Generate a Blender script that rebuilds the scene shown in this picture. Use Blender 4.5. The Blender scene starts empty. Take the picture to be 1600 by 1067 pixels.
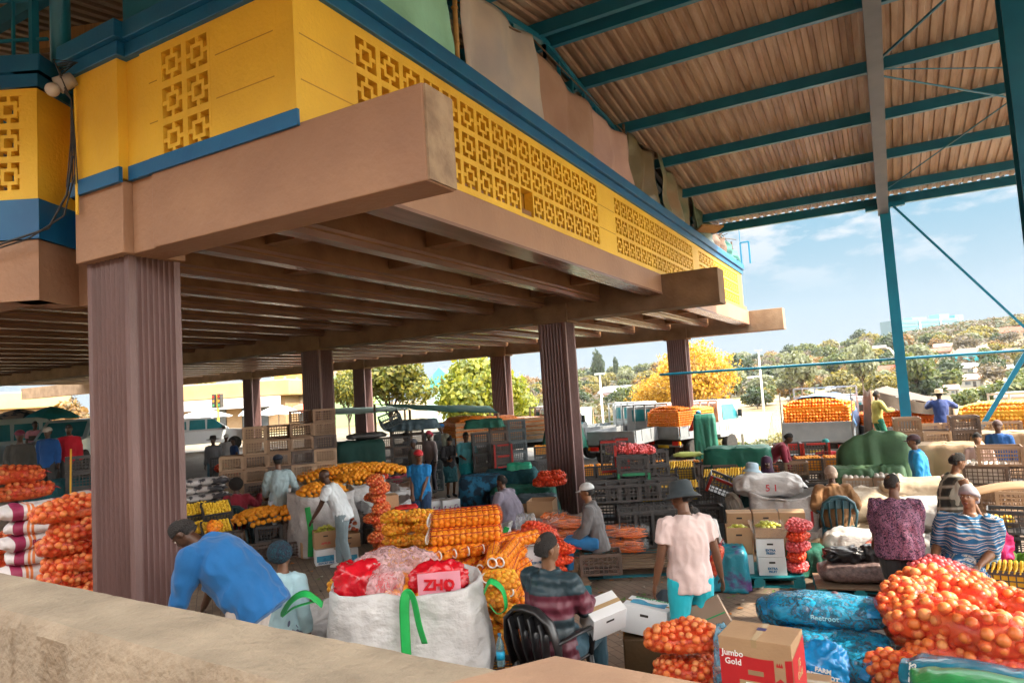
import bpy, math, random
import numpy as np
from mathutils import Vector, Matrix, Euler, noise as mnoise
R = math.radians
SC = bpy.context.scene
COL = SC.collection
# ------------------------------------------------------------------ camera
CAM_H = 2.85; YAW = .49556; PITCH = .07283; ROLL = -.06304; FPX = 1070.5
_f = Vector((-math.sin(YAW)*math.cos(PITCH), math.cos(YAW)*math.cos(PITCH), math.sin(PITCH)))
_r0 = Vector((math.cos(YAW), math.sin(YAW), 0)); _u0 = _r0.cross(_f)
_r = _r0*math.cos(ROLL)+_u0*math.sin(ROLL); _u = _u0*math.cos(ROLL)-_r0*math.sin(ROLL)
cam = bpy.data.cameras.new('camera'); cam_o = bpy.data.objects.new('camera', cam); COL.objects.link(cam_o)
m3 = Matrix((_r, _u, -_f)).transposed()
cam_o.matrix_world = Matrix.Translation((0, 0, CAM_H)) @ m3.to_4x4()
cam.sensor_width = 36; cam.lens = 36*FPX/1600; cam.clip_start = .05; cam.clip_end = 4000
SC.camera = cam_o
# ------------------------------------------------------------------ light
SUN_EL, SUN_AZ = 42, 80          # azimuth measured clockwise from +Y
SC.world = W = bpy.data.worlds.new('World'); W.use_nodes = True
nt = W.node_tree; nt.nodes.clear(); L = nt.links.new
def wn(t, **k):
    n = nt.nodes.new(t)
    for a, b in k.items(): setattr(n, a, b)
    return n
sky = wn('ShaderNodeTexSky', sky_type='NISHITA'); sky.sun_disc = False
sky.sun_elevation = R(SUN_EL); sky.sun_rotation = R(SUN_AZ); sky.air_density = 1.0; sky.dust_density = .4; sky.ozone_density = 1.0; sky.altitude = 800
bg = wn('ShaderNodeBackground'); bg.inputs[1].default_value = .15
out = wn('ShaderNodeOutputWorld')
tc = wn('ShaderNodeTexCoord')
# a few soft fair-weather clouds, low over the hills
mp = wn('ShaderNodeMapping'); mp.inputs['Scale'].default_value = (5, 5, 13)
nz = wn('ShaderNodeTexNoise'); nz.inputs['Scale'].default_value = 2.2; nz.inputs['Detail'].default_value = 7; nz.inputs['Roughness'].default_value = .55
rp = wn('ShaderNodeValToRGB'); rp.color_ramp.elements[0].position = .50; rp.color_ramp.elements[1].position = .62
mx = wn('ShaderNodeMixRGB'); mx.inputs[2].default_value = (1.22, 1.16, 1.16, 1)
sx = wn('ShaderNodeSeparateXYZ'); rz = wn('ShaderNodeMapRange'); rz.inputs[1].default_value = .10; rz.inputs[2].default_value = .22
ml = wn('ShaderNodeMath', operation='MULTIPLY')
ml2 = wn('ShaderNodeMath', operation='MULTIPLY'); ml2.inputs[1].default_value = .8
L(tc.outputs['Generated'], mp.inputs[0]); L(mp.outputs[0], nz.inputs['Vector']); L(nz.outputs[0], rp.inputs[0])
L(tc.outputs['Generated'], sx.inputs[0]); L(sx.outputs[2], rz.inputs[0]); L(rp.outputs[0], ml.inputs[0]); L(rz.outputs[0], ml.inputs[1])
L(ml.outputs[0], ml2.inputs[0]); L(ml2.outputs[0], mx.inputs[0])
tint = wn('ShaderNodeMixRGB', blend_type='MULTIPLY'); tint.inputs[0].default_value = 1; tint.inputs[2].default_value = (.55, .80, .86, 1)
lim = wn('ShaderNodeMixRGB', blend_type='DARKEN'); lim.inputs[0].default_value = 1; hg = wn('ShaderNodeMapRange'); hg.inputs[1].default_value = .02; hg.inputs[2].default_value = .30; hgm = wn('ShaderNodeMixRGB'); hgm.inputs[1].default_value = (.72, .84, .93, 1); hgm.inputs[2].default_value = (.17, .55, .80, 1); L(hg.outputs[0], hgm.inputs[0]); L(hgm.outputs[0], lim.inputs[2]); L(sx.outputs[2], hg.inputs[0])
# added bright band above the visible sky, dipping toward the sun, as fill light
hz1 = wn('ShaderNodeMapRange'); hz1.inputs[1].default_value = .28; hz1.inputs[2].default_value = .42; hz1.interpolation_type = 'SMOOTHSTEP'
sky_fill = wn('ShaderNodeMixRGB'); sky_fill.inputs[2].default_value = (11, 10.9, 10.5, 1)
L(sky.outputs[0], tint.inputs[1]); L(tint.outputs[0], lim.inputs[1]); L(lim.outputs[0], sky_fill.inputs[1]); xm = wn('ShaderNodeMath', operation='SUBTRACT'); xm.inputs[1].default_value = .36; xc = wn('ShaderNodeMath', operation='MAXIMUM'); xc.inputs[1].default_value = 0; xa = wn('ShaderNodeMath', operation='MULTIPLY_ADD'); xa.inputs[1].default_value = .8
L(sx.outputs[0], xm.inputs[0]); L(xm.outputs[0], xc.inputs[0]); L(xc.outputs[0], xa.inputs[0]); L(sx.outputs[2], xa.inputs[2]); L(xa.outputs[0], hz1.inputs[0]); L(hz1.outputs[0], sky_fill.inputs[0]); L(sky_fill.outputs[0], mx.inputs[1]); L(mx.outputs[0], bg.inputs[0]); L(bg.outputs[0], out.inputs[0])
sl = bpy.data.lights.new('sun', 'SUN'); sl.energy = 2.0; sl.angle = R(.5); sl.color = (1, .87, .69)
so = bpy.data.objects.new('sun', sl); COL.objects.link(so)
_sd = Vector((math.sin(R(SUN_AZ))*math.cos(R(SUN_EL)), math.cos(R(SUN_AZ))*math.cos(R(SUN_EL)), math.sin(R(SUN_EL))))
so.rotation_euler = _sd.to_track_quat('Z', 'Y').to_euler(); so.location = (30, 0, 40)
SC.view_settings.view_transform = 'Standard'; SC.view_settings.look = 'None'
SC.view_settings.exposure = 2.65; SC.view_settings.gamma = 1
SC.render.resolution_x = 1024; SC.render.resolution_y = 682
try:
    SC.cycles.max_bounces = 9; SC.cycles.diffuse_bounces = 7; SC.cycles.transparent_max_bounces = 24; SC.cycles.use_denoising = True
    SC.cycles.sample_clamp_indirect = 12; SC.cycles.caustics_reflective = False; SC.cycles.caustics_refractive = False
except Exception: pass
# ------------------------------------------------------------------ pixel -> place helpers (photo pixels, 1600 x 1067)
def ray(u, v): return _f+_r*((u-800)/FPX)-_u*((v-533.5)/FPX)
def G(u, v, z=0.):
    r = ray(u, v); t = (z-CAM_H)/r.z; return (r.x*t, r.y*t)
def W3(u, v, D):
    r = ray(u, v); return (r.x*D, r.y*D, CAM_H+r.z*D)
def at(u, v, D): p = W3(u, v, D); return (p[0], p[1])
def atY(u, v, y):
    r = ray(u, v); t = y/r.y; return (r.x*t, y, CAM_H+r.z*t)
FACE = math.degrees(YAW)   # rotz of an object whose own -Y side should face the camera straight on
# ------------------------------------------------------------------ materials
MATS = {}
def mat(name, c1, c2=None, scale=8., rough=.7, bump=0., bscale=None, metal=0., mapscale=(1, 1, 1), contrast=(.35, .65), trans=0, sheen=0., detail=4., coat=0., sub=0.):
    if name in MATS: return MATS[name]
    m = bpy.data.materials.new(name); m.use_nodes = True; n = m.node_tree.nodes; l = m.node_tree.links.new
    b = n['Principled BSDF']; b.inputs['Base Color'].default_value = (*c1, 1); b.inputs['Roughness'].default_value = rough
    b.inputs['Metallic'].default_value = metal
    if sheen: b.inputs['Sheen Weight'].default_value = sheen
    if coat: b.inputs['Coat Weight'].default_value = coat
    if trans: b.inputs['Transmission Weight'].default_value = trans
    if c2 or bump:
        t = n.new('ShaderNodeTexCoord'); mp = n.new('ShaderNodeMapping'); mp.inputs['Scale'].default_value = mapscale
        l(t.outputs['Object'], mp.inputs[0])
    if c2:
        z = n.new('ShaderNodeTexNoise'); z.inputs['Scale'].default_value = scale; z.inputs['Detail'].default_value = detail; l(mp.outputs[0], z.inputs['Vector'])
        r = n.new('ShaderNodeValToRGB'); r.color_ramp.elements[0].color = (*c1, 1); r.color_ramp.elements[1].color = (*c2, 1)
        r.color_ramp.elements[0].position = contrast[0]; r.color_ramp.elements[1].position = contrast[1]
        l(z.outputs[0], r.inputs[0]); l(r.outputs[0], b.inputs['Base Color'])
    if bump:
        z2 = n.new('ShaderNodeTexNoise'); z2.inputs['Scale'].default_value = bscale or scale*3; z2.inputs['Detail'].default_value = 5; l(mp.outputs[0], z2.inputs['Vector'])
        bp = n.new('ShaderNodeBump'); bp.inputs['Strength'].default_value = min(1, bump); bp.inputs['Distance'].default_value = .02*max(1, bump)
        l(z2.outputs[0], bp.inputs['Height']); l(bp.outputs[0], b.inputs['Normal'])
    MATS[name] = m
    return m
# ------------------------------------------------------------------ mesh builder
class MB:
    def __init__(s): s.v = []; s.f = []; s.m = []; s.cm = 0; s.X = None
    def add(s, vs, fs):
        o = len(s.v)
        if s.X is not None: vs = [s.X @ Vector(v) for v in vs]
        s.v.extend([tuple(v) for v in vs]); s.f.extend([tuple(i+o for i in f) for f in fs]); s.m.extend([s.cm]*len(fs)); return s
    def box(s, c, d, rz=0, rx=0, ry=0):
        x, y, z = d[0]/2, d[1]/2, d[2]/2
        vs = [Vector(p) for p in ((-x, -y, -z), (x, -y, -z), (x, y, -z), (-x, y, -z), (-x, -y, z), (x, -y, z), (x, y, z), (-x, y, z))]
        if rz or rx or ry:
            e = Euler((rx, ry, rz)).to_matrix(); vs = [e @ v for v in vs]
        C_ = Vector(c)
        return s.add([v+C_ for v in vs], [(0, 3, 2, 1), (4, 5, 6, 7), (0, 1, 5, 4), (1, 2, 6, 5), (2, 3, 7, 6), (3, 0, 4, 7)])
    def b2(s, a, b):
        return s.box([(a[i]+b[i])/2 for i in range(3)], [abs(b[i]-a[i]) for i in range(3)])
    def bar(s, a, b, w, h=None, up=(0, 0, 1)):
        h = h or w; a = Vector(a); b = Vector(b); d = (b-a)
        if d.length < 1e-6: return s
        d.normalize(); upv = Vector(up)
        if abs(d.dot(upv)) > .98: upv = Vector((1, 0, 0))
        x = d.cross(upv).normalized()*w/2; y = x.cross(d).normalized()*h/2
        vs = [a-x-y, a+x-y, a+x+y, a-x+y, b-x-y, b+x-y, b+x+y, b-x+y]
        return s.add(vs, [(0, 3, 2, 1), (4, 5, 6, 7), (0, 1, 5, 4), (1, 2, 6, 5), (2, 3, 7, 6), (3, 0, 4, 7)])
    def prism(s, pts, z0, z1):
        n = len(pts); ar = sum(pts[i][0]*pts[(i+1) % n][1]-pts[(i+1) % n][0]*pts[i][1] for i in range(n))
        if ar < 0: pts = pts[::-1]
        vs = [(p[0], p[1], z0) for p in pts]+[(p[0], p[1], z1) for p in pts]
        return s.add(vs, [tuple(range(n))[::-1], tuple(range(n, 2*n))]+[(i, (i+1) % n, n+(i+1) % n, n+i) for i in range(n)])
    def rings(s, rings, cap=True, closed=True):
        n = len(rings[0]); vs = [p for r in rings for p in r]; fs = []
        for i in range(len(rings)-1):
            for j in range(n if closed else n-1):
                k = (j+1) % n; fs.append((i*n+j, i*n+k, (i+1)*n+k, (i+1)*n+j))
        if cap and closed: fs += [tuple(range(n))[::-1], tuple(range((len(rings)-1)*n, len(rings)*n))]
        return s.add(vs, fs)
    def tube(s, pts, rad, n=10, flat=1., up=(0, 0, 1), cap=True):
        """tapered tube through pts; rad scalar or list of r or (rx, ry)"""
        pts = [Vector(p) for p in pts]; k = len(pts); out_ = []
        ref = Vector(up); px = None
        for i, p in enumerate(pts):
            d = (pts[min(i+1, k-1)]-pts[max(i-1, 0)])
            if d.length < 1e-7: d = Vector((0, 0, 1))
            d.normalize()
            if px is None:
                r_ = ref if abs(d.dot(ref)) < .95 else Vector((0, 1, 0))
                px = r_.cross(d).normalized()
            px = (px-d*px.dot(d)); px = px.normalized() if px.length > 1e-6 else Vector((1, 0, 0)); py = d.cross(px)
            r = rad[i] if isinstance(rad, (list, tuple)) else rad
            a, b = (r if isinstance(r, (list, tuple)) else (r, r*flat))
            out_.append([p+px*(a*math.cos(t))+py*(b*math.sin(t)) for t in [2*math.pi*j/n for j in range(n)]])
        return s.rings(out_, cap)
    def strap(s, pts, r, n=8, up=(0, 1, 0)):
        P_ = [Vector(p) for p in pts]; P_ = [P_[0]]+P_+[P_[-1]]; o = []
        for i in range(1, len(P_)-2):
            for k in range(5):
                t = k/5; a, b, c, d = P_[i-1:i+3]; o.append(.5*((2*b)+(c-a)*t+(2*a-5*b+4*c-d)*t*t+(3*b-a-3*c+d)*t**3))
        o.append(P_[-1]); return s.tube(o, [r]*len(o), n, up=up)
    def lathe(s, prof, n=16, c=(0, 0, 0), sx=1., sy=1.):
        return s.rings([[(c[0]+r*sx*math.cos(2*math.pi*j/n), c[1]+r*sy*math.sin(2*math.pi*j/n), c[2]+z) for j in range(n)] for r, z in prof])
    def ball(s, c, r, n=8, m=6, rz=0):
        r = r if isinstance(r, (list, tuple)) else (r, r, r); vs = [(c[0], c[1], c[2]-r[2])]
        for i in range(1, m):
            a = -math.pi/2+math.pi*i/m
            for j in range(n):
                t = 2*math.pi*(j+.5*(i % 2))/n; x, y = r[0]*math.cos(a)*math.cos(t), r[1]*math.cos(a)*math.sin(t)
                vs.append((c[0]+x*math.cos(rz)-y*math.sin(rz), c[1]+x*math.sin(rz)+y*math.cos(rz), c[2]+r[2]*math.sin(a)))
        vs.append((c[0], c[1], c[2]+r[2])); fs = []
        for j in range(n): fs.append((0, 1+(j+1) % n, 1+j))
        for i in range(m-2):
            for j in range(n): fs.append((1+i*n+j, 1+i*n+(j+1) % n, 1+(i+1)*n+(j+1) % n, 1+(i+1)*n+j))
        e = len(vs)-1
        for j in range(n): fs.append((e, 1+(m-2)*n+j, 1+(m-2)*n+(j+1) % n))
        return s.add(vs, fs)
    def grid(s, fn, nu, nv):
        vs = [fn(i/nu, j/nv) for j in range(nv+1) for i in range(nu+1)]
        return s.add(vs, [(j*(nu+1)+i, j*(nu+1)+i+1, (j+1)*(nu+1)+i+1, (j+1)*(nu+1)+i) for j in range(nv) for i in range(nu)])
    def build(s, name, mats, parent=None, smooth=False, bevel=0., angle=None):
        me = bpy.data.meshes.new(name); me.from_pydata(s.v, [], s.f)
        mats = mats if isinstance(mats, (list, tuple)) else [mats]
        for m in mats: me.materials.append(m)
        if len(mats) > 1: me.polygons.foreach_set('material_index', s.m)
        if smooth: me.polygons.foreach_set('use_smooth', [True]*len(me.polygons))
        me.update()
        o = bpy.data.objects.new(name, me); COL.objects.link(o)
        if parent: o.parent = parent
        if angle: me.set_sharp_from_angle(angle=R(angle))
        if bevel:
            b = o.modifiers.new('b', 'BEVEL'); b.width = bevel; b.segments = 2; b.limit_method = 'ANGLE'; b.angle_limit = R(40)
        return o
def tag(o, label=None, cat=None, group=None, kind=None):
    if label: o['label'] = label
    if cat: o['category'] = cat
    if group: o['group'] = group
    if kind: o['kind'] = kind
    return o
def thing(name, label, cat, loc=(0, 0, 0), rotz=0., group=None, kind=None):
    o = bpy.data.objects.new(name, None); COL.objects.link(o); o.empty_display_size = .1
    if len(loc) == 2: loc = (loc[0], loc[1], 0)
    o.location = loc; o.rotation_euler = (0, 0, R(rotz)); return tag(o, label, cat, group, kind)
CH = {}
def kids(o):
    return [c for c in bpy.data.objects if c.parent == o] if o.name not in CH else CH[o.name]
def dup(root, loc, rotz=None, label=None, group=None, scale=None, rot=None):
    if root.name not in CH: CH[root.name] = kids(root)
    r = root.copy(); COL.objects.link(r); r.location = loc if len(loc) == 3 else (loc[0], loc[1], 0)
    if rotz is not None: r.rotation_euler = (0, 0, R(rotz))
    if rot is not None: r.rotation_euler = rot
    if label: r['label'] = label
    if group: r['group'] = group
    if scale: r.scale = scale if isinstance(scale, tuple) else (scale,)*3
    for ch in CH[root.name]:
        if ch.name not in CH: CH[ch.name] = kids(ch)
        c = ch.copy(); COL.objects.link(c); c.parent = r
        for g in CH[ch.name]:
            d = g.copy(); COL.objects.link(d); d.parent = c
    return r
rnd = random.Random(7)
def nz3(x, y, z=0.): return mnoise.noise(Vector((x, y, z)))
# ================================================================== STRUCTURE
M_brown = mat('brown_paint', (.37, .21, .12), (.27, .145, .085), 1.1, .6, .45, 16, contrast=(.3, .75), detail=10)
M_conc = mat('weathered_concrete', (.27, .18, .11), (.17, .105, .06), 2.2, .8, .5, 22, contrast=(.3, .7), detail=8)
M_concend = mat('bare_beam_end', (.36, .26, .16), (.2, .13, .08), 5, .8, .5, 25, detail=8)
M_rib = mat('rib_concrete', (.30, .155, .065), (.20, .095, .038), 2.5, .75, .4, 18, contrast=(.3, .7))
M_mauve = mat('mauve_paint', (.175, .098, .092), (.125, .07, .066), 3, .5, .35, 40, mapscale=(1, 1, .25), contrast=(.3, .7))
M_gloss = mat('glossy_brown_paint', (.26, .15, .11), (.19, .11, .08), 3, .27, .12, 6, mapscale=(4, .3, 1))
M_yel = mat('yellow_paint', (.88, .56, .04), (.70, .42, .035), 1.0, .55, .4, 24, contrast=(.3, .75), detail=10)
M_yelshade = mat('yellow_paint_shaded', (.50, .29, .03), None, rough=.7)  # darker copy of the yellow paint; recess shade put into the colour
M_blue = mat('blue_paint', (.004, .10, .25), (.006, .13, .30), 2.5, .45, .1, 30)
M_steel = mat('blue_steel', (.006, .14, .25), (.008, .17, .29), 3, .4)
M_steel_lit = mat('sunlit_blue_steel', (.004, .24, .41), (.005, .19, .34), 2, .4)  # lighter copy of the blue steel, with sunlight put into the colour
M_dark = mat('dark_interior', (.03, .025, .022), None, rough=.9)
M_wall = mat('worn_render', (.30, .24, .17), (.19, .15, .105), 6, .85, .6, 40, contrast=(.28, .72), detail=8)
M_cap = mat('brown_cap', (.32, .20, .125), (.25, .15, .095), 5, .7, .3, 30)
def roofmat():
    m = mat('rusty_sheet', (.30, .155, .085), None, rough=.5); n = m.node_tree.nodes; l = m.node_tree.links.new; b = n['Principled BSDF']
    t = n.new('ShaderNodeTexCoord'); mp = n.new('ShaderNodeMapping'); mp.inputs['Scale'].default_value = (3, .35, 1); l(t.outputs['Object'], mp.inputs[0])
    z = n.new('ShaderNodeTexNoise'); z.inputs['Scale'].default_value = 1.3; z.inputs['Detail'].default_value = 9; z.inputs['Roughness'].default_value = .65; l(mp.outputs[0], z.inputs['Vector'])
    r = n.new('ShaderNodeValToRGB'); e = r.color_ramp.elements; e[0].position = .3; e[0].color = (.20, .12, .075, 1); e[1].position = .72; e[1].color = (.50, .41, .33, 1)
    k = e.new(.5); k.color = (.37, .27, .195, 1)
    l(z.outputs[0], r.inputs[0]); l(r.outputs[0], b.inputs['Base Color']); b.inputs['Metallic'].default_value = .0
    return m
M_sheet = roofmat()
# ---- terrain
def sm(a, b, x):
    t = max(0, min(1, (x-a)/(b-a))); return t*t*(3-2*t)
def gh(x, y):
    r = math.hypot(x, y); az = math.degrees(math.atan2(x, y))
    right = sm(-30, -22, az)*(1-sm(100, 140, az))
    h = -2.9*sm(31, 42, r)*right-1.4*sm(42, 75, r)*right
    hz = float(np.interp(az, [-30, -23, -12.7, -3.5, 2.3, 8.4, 30], [5, 7, 9.3, 13.6, 20.6, 25, 34]))
    h += right*(hz+4)*sm(105, 500, r)**.85 if r > 105 else 0
    h += right*1.4*nz3(x*.018, y*.018, 3)*sm(110, 200, r)
    h += (1-right)*(.75*sm(22, 36, r))*(1-sm(60, 100, az))*(1-sm(12.5, 16, r)*sm(54, 58, -az))+.95*sm(12.5, 16, r)*sm(54, 58, -az)*sm(-150, -110, az)
    return h
M_ground = mat('ground_surface', (.1, .08, .06), None, rough=.85)
def groundmat():
    n = M_ground.node_tree.nodes; l = M_ground.node_tree.links.new; b = n['Principled BSDF']
    t = n.new('ShaderNodeTexCoord')
    # paving
    br = n.new('ShaderNodeTexBrick'); br.inputs['Scale'].default_value = 4.6; br.inputs['Mortar Size'].default_value = .018; br.inputs['Brick Width'].default_value = .95; br.inputs['Row Height'].default_value = .5
    br.inputs['Color1'].default_value = (.19, .145, .11, 1); br.inputs['Color2'].default_value = (.25, .19, .145, 1); br.inputs['Mortar'].default_value = (.08, .06, .045, 1)
    rot = n.new('ShaderNodeMapping'); rot.inputs['Rotation'].default_value = (0, 0, R(38)); l(t.outputs['Object'], rot.inputs[0])
    wob = n.new('ShaderNodeTexNoise'); wob.inputs['Scale'].default_value = 6; l(t.outputs['Object'], wob.inputs['Vector'])
    va = n.new('ShaderNodeMixRGB'); va.blend_type = 'ADD'; va.inputs[0].default_value = .03; l(rot.outputs[0], va.inputs[1]); l(wob.outputs[1], va.inputs[2]); l(va.outputs[0], br.inputs[0])
    st = n.new('ShaderNodeTexNoise'); st.inputs['Scale'].default_value = .9; st.inputs['Detail'].default_value = 9; l(t.outputs['Object'], st.inputs['Vector'])
    sr = n.new('ShaderNodeValToRGB'); sr.color_ramp.elements[0].position = .3; sr.color_ramp.elements[0].color = (.5, .5, .5, 1); sr.color_ramp.elements[1].position = .75; sr.color_ramp.elements[1].color = (1.35, 1.3, 1.25, 1); l(st.outputs[0], sr.inputs[0])
    pm = n.new('ShaderNodeMixRGB'); pm.blend_type = 'MULTIPLY'; pm.inputs[0].default_value = 1; l(br.outputs[0], pm.inputs[1]); l(sr.outputs[0], pm.inputs[2])
    # far dry grass and earth
    g = n.new('ShaderNodeTexNoise'); g.inputs['Scale'].default_value = .035; g.inputs['Detail'].default_value = 8; l(t.outputs['Object'], g.inputs['Vector'])
    gr = n.new('ShaderNodeValToRGB'); e = gr.color_ramp.elements; e[0].position = .35; e[0].color = (.09, .085, .03, 1); e[1].position = .62; e[1].color = (.21, .145, .065, 1); k = e.new(.48); k.color = (.17, .125, .05, 1); l(g.outputs[0], gr.inputs[0])
    ln = n.new('ShaderNodeVectorMath'); ln.operation = 'LENGTH'; l(t.outputs['Object'], ln.inputs[0])
    w = n.new('ShaderNodeMapRange'); w.inputs[1].default_value = 38; w.inputs[2].default_value = 50; l(ln.outputs['Value'], w.inputs[0])
    asp = n.new('ShaderNodeTexNoise'); asp.inputs['Scale'].default_value = 3; asp.inputs['Detail'].default_value = 8; l(t.outputs['Object'], asp.inputs['Vector'])
    ar = n.new('ShaderNodeValToRGB'); ar.color_ramp.elements[0].color = (.085, .066, .05, 1); ar.color_ramp.elements[1].color = (.125, .10, .075, 1); l(asp.outputs[0], ar.inputs[0])
    w0 = n.new('ShaderNodeMapRange'); w0.inputs[1].default_value = 19; w0.inputs[2].default_value = 23; l(ln.outputs['Value'], w0.inputs[0])
    a = n.new('ShaderNodeMixRGB'); l(w0.outputs[0], a.inputs[0]); l(pm.outputs[0], a.inputs[1]); l(ar.outputs[0], a.inputs[2])
    c = n.new('ShaderNodeMixRGB'); l(w.outputs[0], c.inputs[0]); l(a.outputs[0], c.inputs[1]); l(gr.outputs[0], c.inputs[2]); l(c.outputs[0], b.inputs['Base Color'])
    bp = n.new('ShaderNodeBump'); bp.inputs['Strength'].default_value = .5; bp.inputs['Distance'].default_value = .02; l(br.outputs['Fac'], bp.inputs['Height']); bp.invert = True
    rr = n.new('ShaderNodeMapRange'); rr.inputs[3].default_value = .45; rr.inputs[4].default_value = .9; l(st.outputs[0], rr.inputs[0]); l(rr.outputs[0], b.inputs['Roughness'])
    l(bp.outputs[0], b.inputs['Normal'])
groundmat()
mb = MB(); rs = [0, 4, 8, 13, 18, 22, 26, 30, 34, 38, 43, 48, 54, 60, 68, 76, 86, 97, 110]+[125+i*16 for i in range(24)]+[530, 575, 625]
NA = 180
rg = []
for r in rs:
    rg.append([(r*math.sin(2*math.pi*j/NA), r*math.cos(2*math.pi*j/NA), gh(r*math.sin(2*math.pi*j/NA), r*math.cos(2*math.pi*j/NA))) for j in range(NA)][::-1])
mb.rings(rg, cap=False); o = mb.build('ground', M_ground, smooth=True); tag(o, 'paved market floor running out to asphalt, dry grass and the far hillside', 'ground', kind='structure')

# ---- the raised hall
hall = thing('market_hall', 'raised yellow and brown concrete hall on fluted mauve columns', 'building')
BY = [(4.04, 4.42), (14.43, 15.03), (25.2, 25.8), (36.4, 37.0)]
ZB, ZT = 4.42, 5.16
CX = [-6.4-7.66*i for i in range(4)]          # right faces of the columns
def fluted(x1, y0, z0, z1, w=.7, d=.6, nf=7):
    """column with round flutes on its four faces"""
    m = MB(); x0 = x1-w; y1 = y0+d; pts = []
    def side(a, b, L_):
        a = Vector(a); b = Vector(b); dr = (b-a).normalized(); nr = Vector((dr.y, -dr.x)); mrg = .07
        r = [tuple(a)]; st = (L_-2*mrg)/nf
        for k in range(nf):
            c0 = mrg+k*st
            for q in (0.0, .12, .3, .5, .7, .88, 1.0):
                dd = .0 if q in (0, 1.) else -.036*math.sin(math.pi*(q-.06)/.88)**.6
                r.append(tuple(a+dr*(c0+q*st*.98)+nr*dd))
        return r
    pts += side((x0, y0), (x1, y0), w)+side((x1, y0), (x1, y1), d)+side((x1, y1), (x0, y1), w)+side((x0, y1), (x0, y0), d)
    m.prism(pts, z0, z1); return m
for i, (ya, yb) in enumerate(BY[:3]):
    for k, x in enumerate(CX):
        if (i == 0 and k > 1) or (i == 1 and k > 2): continue
        c = fluted(x, ya+.02, -.05, ZB, .69, .56); c.build('column', M_mauve, hall)
        if i:
            m = MB(); m.b2((x-.78, ya-.06, ZB-.05), (x+.09, yb+.02, ZB+.38)); m.build('column_head', M_conc, hall)
# cross beams; the first carries brown paint
XE = -2.8
m = MB(); m.b2((XE, 4.04, ZB), (-5.98, 4.42, ZT)); m.b2((-5.98, 4.07, ZB+.0), (-6.33, 4.44, ZT))
m.b2((-6.33, 3.97, ZB+.0), (-7.13, 4.64, ZT-.03)); m.build('beam', M_brown, hall, bevel=.012)
m = MB(); m.b2((XE+.001, 4.05, ZB+.01), (XE+.02, 4.41, ZT-.01)); m.build('beam_end', M_concend, hall)
m = MB(); m.b2((-7.85, 4.1, ZB-.1), (-30, 4.7, ZT)); m.build('beam', M_brown, hall)
for (ya, yb), xe in zip(BY[1:3], (-2.87, -2.95)):
    m = MB(); m.b2((xe, ya, ZB), (-52, yb, ZT)); m.build('beam', M_conc, hall, bevel=.01)
# ribs and soffit
m = MB(); m.b2((-4.1, 4.445, 5.19), (-45, 25.1, 5.3)); m.build('soffit', M_rib, hall)
for i in range(2):
    y0 = BY[i][1]+.003; y1 = BY[i+1][0]-.003
    for k in range(0, 26):
        x1 = -4.10-1.385*k
        r = MB(); r.b2((x1, y0, 4.80), (x1-.30, y1, 5.185))
        r.add([(x1+.02, y0, 4.86), (x1+.02, y1, 4.86), (x1-.05, y1, 4.74), (x1-.05, y0, 4.74), (x1-.25, y0, 4.74), (x1-.25, y1, 4.74), (x1-.32, y1, 4.86), (x1-.32, y0, 4.86)], [(0, 1, 2, 3), (3, 2, 5, 4), (4, 5, 6, 7)])
        r.m[-3:] = [1, 1, 1]
        if k == 0: continue
        r.build('rib', [M_rib, M_gloss], hall)
    for k in range(0, 14):
        for j in range(4):
            m = MB(); y = y0+(j+.5)*(y1-y0)/4+(.5 if k % 2 else -.4)
            m.b2((-4.45-1.385*k, y, 4.93), (-4.08-1.385*(k+1), y+.28, 5.188)); m.build('cross_rib', M_rib, hall)
# fascia along the open side
m = MB(); m.b2((-4.06, 4.425, 4.76), (-4.2, 14.42, 5.16)); m.b2((-4.06, 15.04, 4.70), (-4.2, 25.19, 5.16)); m.build('fascia', M_brown, hall)
m = MB(); m.b2((-4.05, 4.43, 4.72), (-4.42, 14.41, 4.758)); m.b2((-4.05, 15.05, 4.66), (-4.42, 25.18, 4.698)); m.build('fascia_edge', M_gloss, hall)
# breeze blocks
def breeze(m, fn, P=.36):
    """fn(a, b, depth) -> point on the wall; block spans 0..P in a and b"""
    def bx(a0, a1, b0, b1, d0=0, d1=.13):
        vs = [fn(a, b, d) for d in (d0, d1) for a, b in ((a0, b0), (a1, b0), (a1, b1), (a0, b1))]
        m.add(vs, [(0, 1, 2, 3), (4, 7, 6, 5), (0, 4, 5, 1), (1, 5, 6, 2), (2, 6, 7, 3), (3, 7, 4, 0)])
    t = .034; e = P-t
    bx(0, P, 0, t); bx(0, P, e, P); bx(0, t, t, e); bx(e, P, t, e)
    r0, r1, q = .092, P-.092, .036
    bx(r0, r1, r0, r0+q, .004); bx(r0, r1, r1-q, r1, .004); bx(r0, r0+q, r0+q, r1-q, .004); bx(r1-q, r1, r0+q, r1-q, .004)
    c = P/2; h = .02
    bx(c-h, c+h, t, r0, .006); bx(c-h, c+h, r1, e, .006); bx(t, r0, c-h, c+h, .006); bx(r1, e, c-h, c+h, .006)
ZW0, ZW1 = 5.163, 6.42
def wall_run(y0, y1, z0=ZW0, z1=ZW1): mm.b2((-4.06, y0, z0), (-4.26, y1, z1))
mm = MB()
mm.b2((-4.06, 4.04, ZW0), (-4.26, 4.241, ZW1))
panels = [(4.78, 17), (11.72, 16), (18.15, 15)]
edge = 4.2415
for y0, n in panels:
    mm.b2((-4.06, edge, ZW0), (-4.26, y0, ZW1)); y1 = y0+n*.36
    mm.b2((-4.06, y0, ZW0), (-4.26, y1, 5.21)); mm.b2((-4.06, y0, 5.21+1.08), (-4.26, y1, ZW1)); edge = y1
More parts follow.
